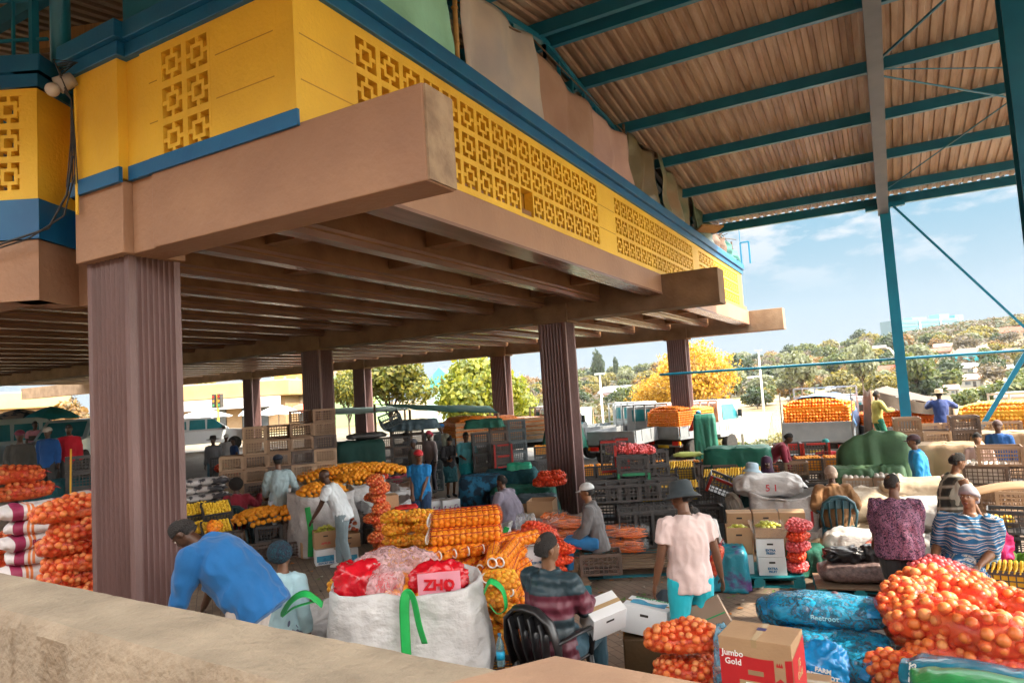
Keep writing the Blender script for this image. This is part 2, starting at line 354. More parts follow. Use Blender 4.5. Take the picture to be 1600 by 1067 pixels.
mm.b2((-4.06, edge, ZW0), (-4.26, 24.3, ZW1)); mm.build('yellow_wall', M_yel, hall)
for y0, n in panels:
    m = MB()
    for i in range(n):
        for j in range(3):
            if (i, j) in ((9, 0),) and n == 17: continue
            yy = y0+i*.36; zz = 5.21+j*.36
            breeze(m, lambda a, b, d: (-4.062-d, yy+a, zz+b))
    m.build('breeze_panel', M_yel, hall)
    m = MB(); m.b2((-4.21, y0, 5.21), (-4.255, y0+n*.36, 6.29)); m.build('panel_backing', M_yelshade, hall)
# joint lines of the solid blockwork
m = MB()
for ya, yb in ((4.1, 4.77), (10.93, 11.7)):
    for z in (5.55, 5.95): m.b2((-4.0585, ya, z), (-4.06, yb, z+.012))
for z in (5.62, 6.02): m.b2((-4.3, 4.0385, z), (-5.03, 4.04, z+.01)); m.b2((-5.86, 4.0385, z), (-5.98, 4.04, z+.01))
m.build('block_joint', mat('joint', (.45, .23, .02), None), hall)
# front wall with the small panel and the blue band
m = MB(); m.b2((-4.2605, 4.04, ZW0), (-5.10, 4.24, ZW1)); m.b2((-5.82, 4.04, ZW0), (-6.12, 4.24, ZW1)); m.b2((-5.10, 4.04, ZW0), (-5.82, 4.24, 5.23)); m.b2((-5.10, 4.04, 6.31), (-5.82, 4.24, ZW1))
m.b2((-6.12, 4.06, ZW0), (-6.36, 4.3, ZW1)); m.b2((-6.36, 3.96, ZW0), (-7.08, 4.3, ZW1)); m.build('yellow_wall', M_yel, hall)
m = MB()
for i in range(2):
    for j in range(3):
        xx = -5.82+i*.36; zz = 5.23+j*.36; breeze(m, lambda a, b, d: (xx+a, 4.038+d, zz+b))
m.build('breeze_panel', M_yel, hall)
m = MB(); m.b2((-5.1, 4.19, 5.23), (-5.82, 4.235, 6.31)); m.build('panel_backing', M_yelshade, hall)
m = MB(); m.b2((-4.03, 4.01, 5.13), (-5.96, 4.04, 5.27)); m.b2((-5.96, 4.015, 5.13), (-6.3, 4.06, 5.27)); m.b2((-6.3, 3.92, 5.10), (-7.14, 3.96, 5.25)); m.build('blue_band', M_blue, hall)
# coping in two steps, running round the corner
m = MB()
for d, z0, z1 in ((.05, 6.36, 6.50), (.11, 6.502, 6.68)):
    m.b2((-4.06+d, 4.04-d, z0), (-4.3, 24.4, z1)); m.b2((-4.301, 4.04-d, z0), (-6.33+d, 4.3, z1)); m.b2((-6.33+d+.001, 3.96-d, z0), (-7.10-d, 4.3, z1))
m.build('coping', M_blue, hall, bevel=.008)
m = MB(); m.b2((-4.32, 4.32, 5.301), (-30, 24.2, 5.36)); m.build('upper_floor', M_dark, hall)
# left bay with the canted corner
P0, P1, P2, P3 = (-7.08, 4.38), (-7.85, 4.40), (-7.60, 3.86), (-13, .85)
m = MB()
def run(m, a, b, z0, z1, t=.2, off=0.):
    a = Vector(a); b = Vector(b); d = (b-a).normalized(); n_ = Vector((-d.y, d.x)); 
    if n_.dot(Vector((0, 0))-a) > 0: n_ = -n_
    a2, b2 = a-n_*off-d*off, b-n_*off+d*off
    m.prism([tuple(a2), tuple(b2), tuple(b2+n_*(t+off)), tuple(a2+n_*(t+off))], z0, z1)
for a, b in ((P0, P1), (P1, P2)): run(m, a, b, ZW0, 6.42)
Pm = (P2[0]-.105, P2[1]-.0585); Pn = (Pm[0]-.63, Pm[1]-.351)
run(m, P2, Pm, ZW0, 6.42); run(m, Pm, Pn, ZW0, 5.24); run(m, Pm, Pn, 6.32, 6.42); run(m, Pn, P3, ZW0, 6.42); m.build('yellow_wall', M_yel, hall)
m = MB(); dv = Vector((Pn[0]-Pm[0], Pn[1]-Pm[1])).normalized(); nv = Vector((dv.y, -dv.x)); nv = nv if nv.y > 0 else -nv
for i in range(2):
    for j in range(3):
        zz = 5.24+j*.36; breeze(m, lambda a, b, d: (Pm[0]+dv.x*(a+i*.36)+nv.x*d, Pm[1]+dv.y*(a+i*.36)+nv.y*d, zz+b))
m.build('breeze_panel', M_yel, hall)
m = MB()
for a, b in ((P0, P1), (P1, P2), (P2, P3)): run(m, a, b, 4.74, 5.16, off=.03)
m.build('blue_band', M_blue, hall)
m = MB()
for a, b in ((P1, P2), (P2, P3)): run(m, a, b, 6.36, 6.5, off=.04); run(m, a, b, 6.502, 6.68, off=.1)
m.build('coping', M_blue, hall)
m = MB(); run(m, P0, P1, 4.1, 4.735, t=.3); run(m, P1, P2, 4.1, 4.735, t=.3); run(m, P2, P3, 4.1, 4.735, t=.3); m.build('beam', M_brown, hall)
# window grille and blue posts over the coping on the left
m = MB(); m.b2((-5.95, 4.2, 6.69), (-6.62, 4.75, 9.4)); m.build('post', M_steel, hall)
m = MB(); m.tube([(-7.62, 4.12, 6.69), (-7.62, 4.12, 9.6)], .1, 14); m.build('post', M_steel, hall, smooth=True)
g = MB()
for k in range(9):
    q = k*.22+.15; a = Vector((P2[0], P2[1]+.12))+dv*q; g.bar((a.x, a.y, 6.69), (a.x, a.y, 9.3), .028 if k % 3 else .07)
for z in (6.95, 7.4, 7.9): a = Vector((P2[0], P2[1]+.12)); b = a+dv*2.2; g.bar((a.x, a.y, z), (b.x, b.y, z), .03)
g.build('window_grille', M_steel, hall)
m = MB(); m.bar((-5.2, 4.5, 6.69), (-5.2, 4.5, 8.9), .1, .12); m.bar((-9, 4.6, 7.6), (-5.0, 6.2, 7.7), .1, .22); m.build('timber_post', mat('timber', (.42, .25, .1), (.3, .17, .07), 6, .8, mapscale=(6, 6, .5)), hall)
# ---- bulkhead lamp with cables at the recess
cl = thing('wall_lamp', 'small round bulkhead lamp with tangled cables on the yellow wall', 'lamp', (-7.03, 3.92, 6.2))
m = MB(); m.tube([(0, .0, .12), (-.06, -.12, .02)], [.07, .085], 12); m.build('housing', mat('grey_plastic', (.35, .33, .3), None, rough=.5), cl, smooth=True)
m = MB(); m.ball((-.08, -.16, -.03), .07, 12, 8); m.build('globe', mat('milk_glass', (.55, .52, .48), None, rough=.2), cl, smooth=True)
m = MB()
for k in range(5):
    m.tube([(.04+.02*k, -.02, .25), (.02, -.12-.02*k, .12+.03*k), (-.05+.02*k, -.1, .0), (.03, -.04, -.12), (.02*k-.03, -.02, -.55), (-.1+.05*k, -.03, -1.0)], .006, 5)
m.tube([(.02, -.03, -.7), (-.04, -.06, -1.1), (-.3, -.1, -1.4), (-1.2, -.55, -1.66), (-3, -1.6, -1.75)], .012, 5); m.tube([(.05, -.03, -.9), (-.1, -.06, -1.3), (-.5, -.2, -1.5), (-1.4, -.62, -1.72), (-3, -1.6, -1.8)], .009, 5)
m.build('cable', mat('black_rubber', (.02, .02, .02), None, rough=.6), cl)
m = MB(); m.tube([(.03, .0, -1.3), (.03, .0, .0)], .016, 8); m.build('conduit', M_yel, cl)

# ---- the big steel roof
roof = thing('steel_roof', 'rust-brown corrugated steel market roof on blue steel frame', 'roof')
RY, RZ, SL = 10.1, 8.86, .152
def rz_(y): return RZ-abs(y-RY)*SL
def sheet(y0, y1, x0, x1):
    prof = []; x = x0; P = .19
    while x < x1: prof += [(x, 0), (x+.085, 0), (x+.105, .042), (x+.17, .042)]; x += P
    m = MB(); n = len(prof); vs = [(p[0], y0, rz_(y0)+p[1]) for p in prof]+[(p[0], y1, rz_(y1)+p[1]) for p in prof]
    m.add(vs, [(i, i+1, n+i+1, n+i) for i in range(n-1)]); return m
sheet(RY, 20.3, -30, 6.9).build('roof_sheet', M_sheet, roof)
sheet(-.2, RY, -30, 6.9).build('roof_sheet', M_sheet, roof)
for i in range(-2, 6):
    y = 19.3-i*1.9 if i >= 0 else None
    if y is None or y < RY+.1: continue
    z = rz_(y)-.13
    m = MB(); m.b2((-30, y-.035, z-.085), (6.9, y+.035, z+.11)); m.b2((-30, y-.035, z-.097), (6.9, y+.07, z-.085)); m.build('purlin', M_steel, roof)
for y in (RY-.25, RY+.2, 8.1, 6.2, 4.3, 2.4, .4):
    z = rz_(y)-.14; m = MB(); m.b2((-30, y-.05, z-.11), (6.9, y+.05, z+.11)); m.build('purlin', M_steel, roof)
m = MB(); ze = rz_(20.0); m.b2((-30, 20.02, ze-.33), (6.9, 20.14, ze-.10)); m.build('eaves_beam', M_steel, roof)
m = MB()
for X in [x*.42-6 for x in range(31)]: m.bar((X, 19.45, ze-.2), (X+.0, 20.02, ze-.12), .02)
m.build('eaves_bracket', M_steel, roof)
def Ibeam(m, a, b, w, h, t=.012):
    a = Vector(a); b = Vector(b); up = Vector((0, 0, 1)); off = up*(h/2)
    m.bar(a-off, b-off, w, t); m.bar(a+off, b+off, w, t); m.bar(a, b, t, h-.01)
M_flange = mat('grey_blue_steel', (.12, .15, .19), (.09, .12, .16), 3, .45)
for X in (.30, 7.0):
    m = MB(); Ibeam(m, (X, RY, rz_(RY)-.42), (X, 20.0, rz_(20)-.42), .24, .32); m.build('rafter', M_flange, roof)
    m = MB(); Ibeam(m, (X, RY, rz_(RY)-.42), (X, 0, rz_(0)-.42), .24, .32); m.build('rafter', M_flange, roof)
def lattice(X, ya, yb, za, zb, h=.42):
    m = MB(); m.bar((X, ya, za), (X, yb, zb), .1, .09); m.bar((X, ya, za-h), (X, yb, zb-h), .1, .09)
    n = int(abs(yb-ya)/.55)
    for k in range(n+1):
        t = k/n; y = ya+(yb-ya)*t; z = za+(zb-za)*t; m.bar((X, y, z), (X, y, z-h), .05)
    m.build('lattice_rafter', M_steel, roof)
lattice(-4.5, RY, 20, rz_(RY)-.25, rz_(20)-.25); lattice(-4.5, RY, .5, rz_(RY)-.25, rz_(.5)-.25)
for X in (-12.5, -20.5): lattice(X, RY, 20, rz_(RY)-.25, rz_(20)-.25)
def hpost(X, Y, z1, s, mt, name='post'):
    m = MB(); m.b2((X-s/2, Y-s/2, 0), (X+s/2, Y-s/2+.02, z1)); m.b2((X-s/2, Y+s/2-.02, 0), (X+s/2, Y+s/2, z1)); m.b2((X-.012, Y-s/2+.02, 0), (X+.012, Y+s/2-.02, z1)); m.build(name, mt, roof)
hpost(.34, 20.0, rz_(20)-.35, .24, M_steel_lit); hpost(1.76, 10.0, rz_(10)-.15, .34, M_steel); hpost(7.0, 20, rz_(20)-.35, .3, M_steel_lit); hpost(7.0, 10, 8.4, .3, M_steel)
m = MB(); m.bar((.52, 20, 7.0), (3.3, 20, 3.12), .055); m.bar((1.30, 20, .3), (3.3, 20, 3.6), .10); m.bar((-.1, 20, 6.98), (.8, 20, 7.02), .16, .12); m.build('brace', M_steel_lit, roof)
m = MB(); m.tube([(-5.9, 20, 3.07), (7.0, 20, 3.05)], .035, 8); m.build('tie_rod', M_steel_lit, roof)
m = MB(); zz = lambda y: rz_(y)-.30
m.tube([(.32, 13.2, zz(13.2)), (1.9, 11.1, zz(11.1))], .025, 6); m.tube([(.32, 13.6, zz(13.6)), (2.55, 15.6, zz(15.6))], .018, 6); m.tube([(.4, 19, zz(19)), (2.5, 15.7, zz(15.7))], .015, 6); m.tube([(.32, 13.4, zz(13.4)), (2.3, 14.4, zz(14.4))], .012, 6)
m.build('wind_brace', M_steel, roof)

# ---- unseen slab on posts, added only to shade the near floor
nb = thing('added_floor_shade', 'unseen flat canopy added to shade the near market floor', 'canopy')
m = MB(); m.b2((1.5, 2.6, 7.4), (22, 7.8, 7.55)); m.build('shade_slab', M_sheet, nb)
m = MB(); [m.b2((x, 3, -.05), (x+.25, 3.25, 7.4)) for x in (9, 20)]; [m.b2((x, 6.0, -.05), (x+.25, 6.3, 7.4)) for x in (20,)]; m.build('shade_post', M_steel, nb)

# ---- parapet wall in front of the viewer
pw = thing('parapet_wall', 'worn rendered ramp parapet wall along the bottom of the view', 'wall')
zt = 2.28
a, b = G(-60, 879, zt), G(740, 1034, zt); d = Vector((b[0]-a[0], b[1]-a[1])).normalized(); n_ = Vector((d.y, -d.x)); n_ = n_ if n_.y < 0 else -n_
m = MB(); A = Vector(a)-d*1.5; B = Vector(b)+d*2.6; th = .27
NU = 90
def wf(u_, v_):
    p = A+(B-A)*u_; k = v_*6
    prof = [(0, -2.3), (0, -.03), (.02, 0), (th-.025, 0), (th, -.035), (th, -1.2), (th, -2.3)]
    i = int(min(k, 5)); f_ = k-i; q = (prof[i][0]*(1-f_)+prof[i+1][0]*f_, prof[i][1]*(1-f_)+prof[i+1][1]*f_)
    w = .006*nz3(u_*60, v_*9)+.004*nz3(u_*170, v_*20)
    return (p.x+n_.x*(q[0]+w), p.y+n_.y*(q[0]+w), zt+q[1]+w*(1 if q[1] > -.1 else .0))
m.grid(wf, NU*2, 6); m.build('wall', M_wall, pw, smooth=True, angle=40)
z2 = 2.42
c0, c1, c2 = G(868, 1019, z2), G(655, 1072, z2), G(1190, 1078, z2)
m = MB(); m.prism([c0, c1, (c1[0]+.1, c1[1]-.3), (c2[0], c2[1]-.3), c2], 1.0, z2); o = m.build('raised_cap', M_cap, pw, bevel=.012)
rb = thing('rear_light_block', 'plain unseen block added behind the ramp to cut rear light', 'building'); m = MB(); m.b2((-16, -9, 0), (14, -4.5, 7.6)); m.build('wall', M_brown, rb); m = MB(); m.b2((-16.4, -9.4, 7.61), (14.4, -3.6, 7.8)); m.build('roof', M_conc, rb)  # unseen mass added behind the camera to block light from the rear
rf = thing('ramp_deck', 'raised concrete ramp floor behind the parapet wall', 'ramp')
m = MB(); m.b2((-9, -4, .0), (9, .25, 1.2)); m.build('ramp_floor', M_wall, rf)
# ================================================================== BUILDERS
REM = []     # meshes to be fused into one continuous surface at the end
TXT = []
def remesh(o, vox, sm_it=2, disp=0., dscale=.1):
    m = o.modifiers.new('r', 'REMESH'); m.mode = 'VOXEL'; m.voxel_size = vox; m.use_smooth_shade = True
    s = o.modifiers.new('s', 'SMOOTH'); s.iterations = sm_it; s.factor = .5
    REM.append((o, disp, dscale)); return o
def text(name, s, size, material, parent, loc, rot, bold=0., width=None, ext=.0012):
    cu = bpy.data.curves.new(name, 'FONT'); cu.body = s; cu.size = size; cu.extrude = ext; cu.align_x = 'CENTER'; cu.align_y = 'CENTER'; cu.offset = bold; cu.resolution_u = 2
    cu.materials.append(material)
    o = bpy.data.objects.new(name, cu); COL.objects.link(o); o.parent = parent; o.location = loc; o.rotation_euler = rot; TXT.append((o, width)); return o
def relabel():
    by = {}
    for o in COL.objects:
        if o.parent is None and 'label' in o and o.get('kind') is None: by.setdefault(o['label'], []).append(o)
    for lb, os_ in by.items():
        n = len(os_); big = 'single' in lb
        if n < 2 or n > 16 or big or len(lb.split()) > 12: continue
        zs = [o.location.z for o in os_]; pu = [(Vector(o.location)-Vector((0, 0, CAM_H))) for o in os_]; us = [800+FPX*p.dot(_r)/p.dot(_f) for p in pu]
        byz = (max(zs)-min(zs)) > .12*(n-1) and len(set(round(z, 2) for z in zs)) == n
        for k, i in enumerate(sorted(range(n), key=lambda i: zs[i] if byz else us[i])): os_[i]['label'] = lb+(', %s from the bottom' if byz else ', %s from the left') % ORD[k]
def finish():
    relabel()
    dg = bpy.context.evaluated_depsgraph_get()
    cr = [o for o in COL.objects if o.parent is None and o.name.startswith('plastic_crate')]
    par = {}
    for o in COL.objects:
        if o.parent: par.setdefault(o.parent.name, []).append(o)
    sc_ = []
    camp = Vector((0, 0, CAM_H))
    for o in cr:
        M_ = o.matrix_basis; ks = par[o.name]; bb = [c for c in ks if c.name.startswith('basket')][0]; w, d, h = bb.dimensions if False else [max(v.co[i] for v in bb.data.vertices)-min(v.co[i] for v in bb.data.vertices) for i in range(3)]
        vis = 0
        for p in [(a*w*.47, b*d*.47, h*c) for a in (-1, 0, 1) for b in (-1, 0, 1) for c in (.08, .5, .95) if (a or b)]:
            W_ = M_ @ Vector(p); dr = W_-camp; L_ = dr.length; hit, loc, n_, i_, ob, mm_ = SC.ray_cast(dg, camp, dr.normalized(), distance=L_-.03)
            if not hit or ob in ks: vis += 1
        sc_.append((vis/(dr.length**2), vis, o))
    sc_.sort(key=lambda t: -t[0]); rest = [t[2] for t in sc_[285:] if t[1] > 0]; hid = [t[2] for t in sc_[285:] if t[1] == 0]
    m = MB(); mats_ = []
    for o in rest+hid:
        for c in par[o.name]:
            mt = c.data.materials[0]; 
            if mt not in mats_: mats_.append(mt)
            m.cm = mats_.index(mt); m.X = o.matrix_basis; m.add([v.co for v in c.data.vertices], [tuple(p.vertices) for p in c.data.polygons])
    for o in rest+hid:
        for c in par[o.name]: bpy.data.objects.remove(c)
        bpy.data.objects.remove(o)
    m.X = None
    if m.v: tag(m.build('plastic_crates', mats_), 'remaining stacked plastic crates half hidden in the rows of the market', 'crates', None, 'stuff')
    dg = bpy.context.evaluated_depsgraph_get()
    for o, disp, ds in REM:
        me = bpy.data.meshes.new_from_object(o.evaluated_get(dg)); mats_ = [m for m in o.data.materials]; o.modifiers.clear(); o.data = me
        me.materials.clear(); [me.materials.append(m) for m in mats_]
        n = len(me.vertices)
        if disp and n:
            co = np.empty(n*3, 'f'); no = np.empty(n*3, 'f'); me.vertices.foreach_get('co', co); me.vertices.foreach_get('normal', no); co = co.reshape(-1, 3); no = no.reshape(-1, 3)
            d = np.array([mnoise.noise(Vector((c[0]/ds, c[1]/ds, c[2]/ds*.55)))-1.3*abs(mnoise.noise(Vector((c[0]/ds*1.3+9, c[1]/ds*1.3, c[2]/ds*.8)))) for c in co])
            co = co+no*((d+.42)*disp)[:, None]; me.vertices.foreach_set('co', co.ravel().astype('f')); me.update()
        me.polygons.foreach_set('use_smooth', [True]*len(me.polygons))
    for o, w in TXT:
        me = bpy.data.meshes.new_from_object(o.evaluated_get(dg)); nm = o.name; p = o.parent; lc = o.location.copy(); ro = o.rotation_euler.copy(); ms = [m for m in o.data.materials]
        bpy.data.objects.remove(o); t = bpy.data.objects.new(nm, me); COL.objects.link(t); t.parent = p; t.location = lc; t.rotation_euler = ro
        me.materials.clear(); [me.materials.append(m) for m in ms]
        if w and len(me.vertices):
            xs = [v.co.x for v in me.vertices]; t.scale = (w/max(1e-4, max(xs)-min(xs)), 1, 1)
# ---------------------------------------------------------------- people
SK = {'dark': mat('skin_dark', (.075, .034, .018), (.055, .024, .013), 9, .45), 'mid': mat('skin_mid', (.15, .068, .035), (.12, .052, .027), 9, .45), 'brown': mat('skin_brown', (.21, .10, .052), (.17, .08, .04), 9, .45)}
M_hair = mat('black_hair', (.012, .010, .010), (.022, .018, .016), 60, .85, .9, 120)
M_eye = mat('eye_white', (.55, .5, .45), None, rough=.3); M_iris = mat('iris', (.012, .008, .006), None, rough=.2); M_lip = mat('lips', (.16, .055, .045), None, rough=.4)
def cloth(name, c, c2=None, s=3., b=.5): return mat('cloth_'+name, c, c2 or tuple(x*.82 for x in c), s, .85, b, 9, sheen=.15)
def ik(a, b, l1, l2, pole):
    a = Vector(a); b = Vector(b); d = b-a; L_ = d.length
    if L_ > (l1+l2)*.995: b = a+d.normalized()*(l1+l2)*.995; d = b-a; L_ = d.length
    if L_ < abs(l1-l2)+.02: b = a+d.normalized()*(abs(l1-l2)+.02); d = b-a; L_ = d.length
    x = (l1*l1-l2*l2+L_*L_)/(2*L_); h = math.sqrt(max(0, l1*l1-x*x)); dn = d.normalized(); p = Vector(pole); p = p-dn*p.dot(dn)
    p = p.normalized() if p.length > 1e-5 else Vector((0, 0, 1)); return a+dn*x+p*h, b
def person(loc, fa, label, top=None, top_c=None, bottom='trousers', bot_c=None, hair='short', hat=None, hat_c=None, skin='dark', s=1.0, hip=.93, hy=0., lean=4, hands=None, feet=None,
           yaw=0, pitch=0, wide=1., near=0, shoes=(.03, .03, .03), extra=None, group=None, sleeves='short', collar=None, elbow=None, knees=None, sit=False, bust=0., rotz=None, roll=0):
    x, y = loc[0], loc[1]; z = loc[2] if len(loc) > 2 else gh(x, y)
    az = math.degrees(math.atan2(x, y)); rt = thing('person', label, 'person', (x, y, z), (fa-az) if rotz is None else rotz, group); rt.scale = (s, s, s)
    vox = (.017, .011, .0075)[near]; fr = (.0125, .0105, .0088)[near]
    P = Vector((0, hy, hip)); L1 = R(lean); d1 = Vector((math.sin(R(roll)), math.sin(L1*.8), math.cos(L1*.8))); d2 = Vector((math.sin(R(roll)), math.sin(L1*1.15), math.cos(L1*1.15)))
    C_ = P+d1*.30; N = C_+d2*.235; fw = Vector((0, math.cos(L1), -math.sin(L1)))
    hd = Vector((0, math.sin(L1*.6+R(pitch)), math.cos(L1*.6+R(pitch)))).normalized(); H_ = N+hd*.172
    hr = Euler((-(L1*.6+R(pitch)), 0, R(yaw))).to_matrix() if False else (Matrix.Rotation(-(L1*.6+R(pitch)), 3, 'X') @ Matrix.Rotation(R(yaw), 3, 'Z'))
    if hands is None: hands = ((-.27, .06, .74), (.27, .06, .74))
    if feet is None: feet = ((-.10, -.02, .07), (.10, .02, .07))
    sw = .175*wide**.4; sh = [N-d2*.055+Vector((-sw, 0, 0)), N-d2*.055+Vector((sw, 0, 0))]
    hp = [P+Vector((-.095, 0, -.02)), P+Vector((.095, 0, -.02))]
    arm = []; leg = []
    for i in (0, 1):
        sd = (-1, 1)[i]; e, w = ik(sh[i], hands[i], .285, .255, elbow or (sd*.35, -.8, -.35)); arm.append((sh[i], e, w))
        k, f = ik(hp[i], feet[i], .43, .42, knees or (sd*.08, 1, .15 if sit else 0)); leg.append((hp[i], k, f))
    b = MB(); W_ = wide
    def torso(m, g=0., z0=-.10, topc=.0, n=16, neck=True):
        a = P-d1*(-z0) if z0 > 0 else P+d1*z0
        prof = [(P+d1*z0, (.150*W_+g, .105*W_+g)), (P+d1*.02, (.158*W_+g, .112*W_**1.2+g)), (P+d1*.14, (.134*W_**1.2+g, .098*W_**1.5+g)), (C_-d1*.03, (.150*W_+g, .108*W_**1.2+g+bust*.4)), (C_+d2*.08, (.165*W_**.6+g, .112*W_**.6+g+bust)), (N-d2*.05, (.152*W_**.4+g, .084+g)), (N-d2*.015, (.110+g, .068+g)), (N+d2*.01, (.068+g*.6, .058+g*.6))]
        if neck: prof.append((N+d2*.03, (.055+g, .052+g)))
        m.tube([p+fw*(bust*.4 if 2 < i < 5 else 0) for i, (p, r) in enumerate(prof)], [r for p, r in prof], n, up=(0, 1, 0)); 
    torso(b)
    b.tube([N-d2*.05, N+hd*.10], [(.06, .056), (.052, .05)], 12, up=(0, 1, 0))
    hv = lambda v: H_+hr @ Vector(v)
    def hball(m, c, r, n=14, k=10):
        t = MB(); t.ball((0, 0, 0), r, n, k); m.add([hv(Vector(v)+Vector(c)) for v in t.v], t.f)
    hball(b, (0, -.012, .025), (.074, .092, .088)); hball(b, (0, .018, -.025), (.062, .075, .085)); hball(b, (0, .045, -.072), (.036, .036, .032))
    hball(b, (0, .088, -.015), (.016, .018, .014), 8, 6); b.tube([hv((0, .080, .025)), hv((0, .098, -.012))], [.008, .014], 8)
    hball(b, (0, .078, -.052), (.026, .013, .013), 8, 6); hball(b, (.03, .07, .028), (.024, .014, .010), 8, 6); hball(b, (-.03, .07, .028), (.024, .014, .010), 8, 6)
    for q in (-1, 1): hball(b, (q*.075, -.01, -.01), (.009, .018, .028), 8, 6)
    for i in (0, 1):
        sd = (-1, 1)[i]; S, E_, Wr = arm[i]; a1 = (E_-S).normalized(); a2 = (Wr-E_).normalized()
        b.tube([S-a1*.02, S+a1*.08, S+(E_-S)*.6, E_, E_+(Wr-E_)*.35, Wr], [.055*W_**.5, .053*W_**.6, .044*W_**.7, .037*W_**.5, .038*W_**.4, .026], 12)
        # hand: palm, four fingers of different length with a knuckle bend, and a thumb from the side of the palm
        side = a2.cross(Vector((0, 0, 1)) if abs(a2.z) < .9 else Vector((0, 1, 0))).normalized(); nrm = side.cross(a2).normalized()
        if abs(a2.z) >= .9: side, nrm = Vector((0, 1, 0)), Vector((-sd, 0, 0))
        elif nrm.z > 0: nrm = -nrm
        b.tube([Wr-a2*.01, Wr+a2*.04, Wr+a2*.085], [(.024, .017), (.038, .015), (.036, .013)], 10, up=tuple(nrm))
        for q, ln in enumerate((.066, .076, .070, .054)):
            o_ = Wr+a2*.08+side*((q-1.5)*.0195); k1 = o_+a2*ln*.5+nrm*.008; k2 = k1+a2*ln*.32+nrm*ln*.32; b.tube([o_-a2*.015, k1, k2], [fr, fr*.92, fr*.78], 8)
        tb = Wr+a2*.03+side*.03; k1 = tb+side*.026+a2*.028+nrm*.01; b.tube([tb-side*.01, k1, k1+a2*.03+nrm*.012], [fr*1.25, fr*1.1, fr*.85], 8)
        hp_, K, F_ = leg[i]; l1 = (K-hp_)
        b.tube([hp_+Vector((0, 0, .03)), hp_+l1*.25, hp_+l1*.7, K, K+(F_-K)*.3, K+(F_-K)*.7, F_], [.092*W_**.8, .086*W_**.8, .062*W_**.5, .053, .054, .038, .034], 12)
        fd = Vector((sd*.12, 1, 0)).normalized(); b.tube([F_+Vector((0, 0, .01))-fd*.03, F_-Vector((0, 0, .025))+fd*.05, F_-Vector((0, 0, .045))+fd*.15], [(.034, .036), (.042, .03), (.036, .02)], 10)
    remesh(b.build('body', SK[skin], rt), vox)
    if near:
        e = MB()
        for q in (-1, 1): hball(e, (q*.030, .0765, .012), (.012, .010, .0065), 8, 6)
        e.build('eyes', M_eye, rt, smooth=True); e = MB()
        for q in (-1, 1): hball(e, (q*.030, .085, .012), (.005, .004, .0055), 8, 6)
        e.build('irises', M_iris, rt, smooth=True); e = MB(); hball(e, (0, .087, -.053), (.023, .008, .0085), 10, 6); e.build('lips', M_lip, rt, smooth=True)
    # hair and head wear
    hm = MB()
    def cap_(m, r, zc, yc=-.012, g=(1, 1, 1), n=18):
        t = MB(); t.ball((0, yc, .025), (r[0], r[1], r[2]), n, 12); m.add([hv(v) for v in t.v if True], t.f)
    def dome(m, c, r, k, n=20, y_tilt=0., bump=0.):
        rings = []
        for i in range(k+1):
            a = math.pi/2*(1-i/k)*1.0; q = math.cos(a) if True else 0; rings.append([hv((c[0]+r[0]*q*math.cos(t)*(1+bump*nz3(math.cos(t)*3, a*5, math.sin(t)*3)), c[1]+r[1]*q*math.sin(t), c[2]+r[2]*math.sin(a)-y_tilt*q*math.sin(t))) for t in [2*math.pi*j/n for j in range(n)]])
        m.rings(rings, cap=True)
    if hair == 'short' or (hair and hat):
        hm = MB(); dome(hm, (0, -.018, .012), (.083, .098, .113), 7, y_tilt=-.030); hm.tube([hv((0, -.045, .02)), hv((0, -.055, -.05))], [(.075, .062), (.062, .045)], 14, up=tuple(hr @ Vector((0, 1, 0)))); remesh(hm.build('hair', M_hair, rt), max(vox, .009))
    if hair == 'afro':
        hm = MB(); hm.ball(tuple(hv((0, -.03, .045))), (.132, .135, .128), 18, 12); hm.build('hair', M_hair, rt, smooth=True)
    if hair == 'bun':
        hm = MB(); dome(hm, (0, -.018, .010), (.085, .101, .116), 7, y_tilt=-.030); hm.tube([hv((0, -.045, .02)), hv((0, -.06, -.05))], [(.078, .064), (.06, .04)], 14, up=tuple(hr @ Vector((0, 1, 0)))); hm.ball(tuple(hv((0, -.09, .09))), .045, 12, 8); remesh(hm.build('hair', M_hair, rt), max(vox, .01))
    if hair == 'braid':
        hm = MB(); dome(hm, (0, -.018, .010), (.086, .102, .112), 7, y_tilt=-.030); hm.tube([hv((0, -.045, .02)), hv((0, -.07, -.05)), hv((0, -.08, -.13))], [(.082, .07), (.075, .055), (.05, .03)], 14, up=tuple(hr @ Vector((0, 1, 0)))); remesh(hm.build('hair', M_hair, rt), max(vox, .01))
    if hat:
        hc = cloth('hat_%s' % str(hat_c), hat_c)
        m = MB()
        if hat == 'cap':
            dome(m, (0, -.012, .040), (.090, .106, .088), 7); m.rings([[hv((.075*math.sin(t), .07+.02*q*10*math.cos(t)+.0, .045-.012*q*4)) for t in [R(-80+160*j/8) for j in range(9)]] for q in (0, .45)], cap=False, closed=False)
            m.build('cap', hc, rt, smooth=True).modifiers.new('s', 'SOLIDIFY').thickness = .006
        elif hat in ('bucket', 'sun'):
            br = .055 if hat == 'bucket' else .10; cr = .1
            rings = [[hv((rr*math.cos(t), -.01+rr*1.15*math.sin(t), zz)) for t in [2*math.pi*j/24 for j in range(24)]] for rr, zz in ((.001, .145), (.06, .142), (.084, .125), (.092, .06), (.094, .035), (.094+br*.5, .012 if hat == 'bucket' else .03), (.094+br, -.018 if hat == 'bucket' else .026))]
            m.rings(rings, cap=False); m.build('hat', hc, rt, smooth=True).modifiers.new('s', 'SOLIDIFY').thickness = .006
        elif hat == 'beanie':
            dome(m, (0, -.018, .018), (.093, .108, .118), 8, y_tilt=-.02); m.build('beanie', hc, rt, smooth=True)
        elif hat == 'puffy':
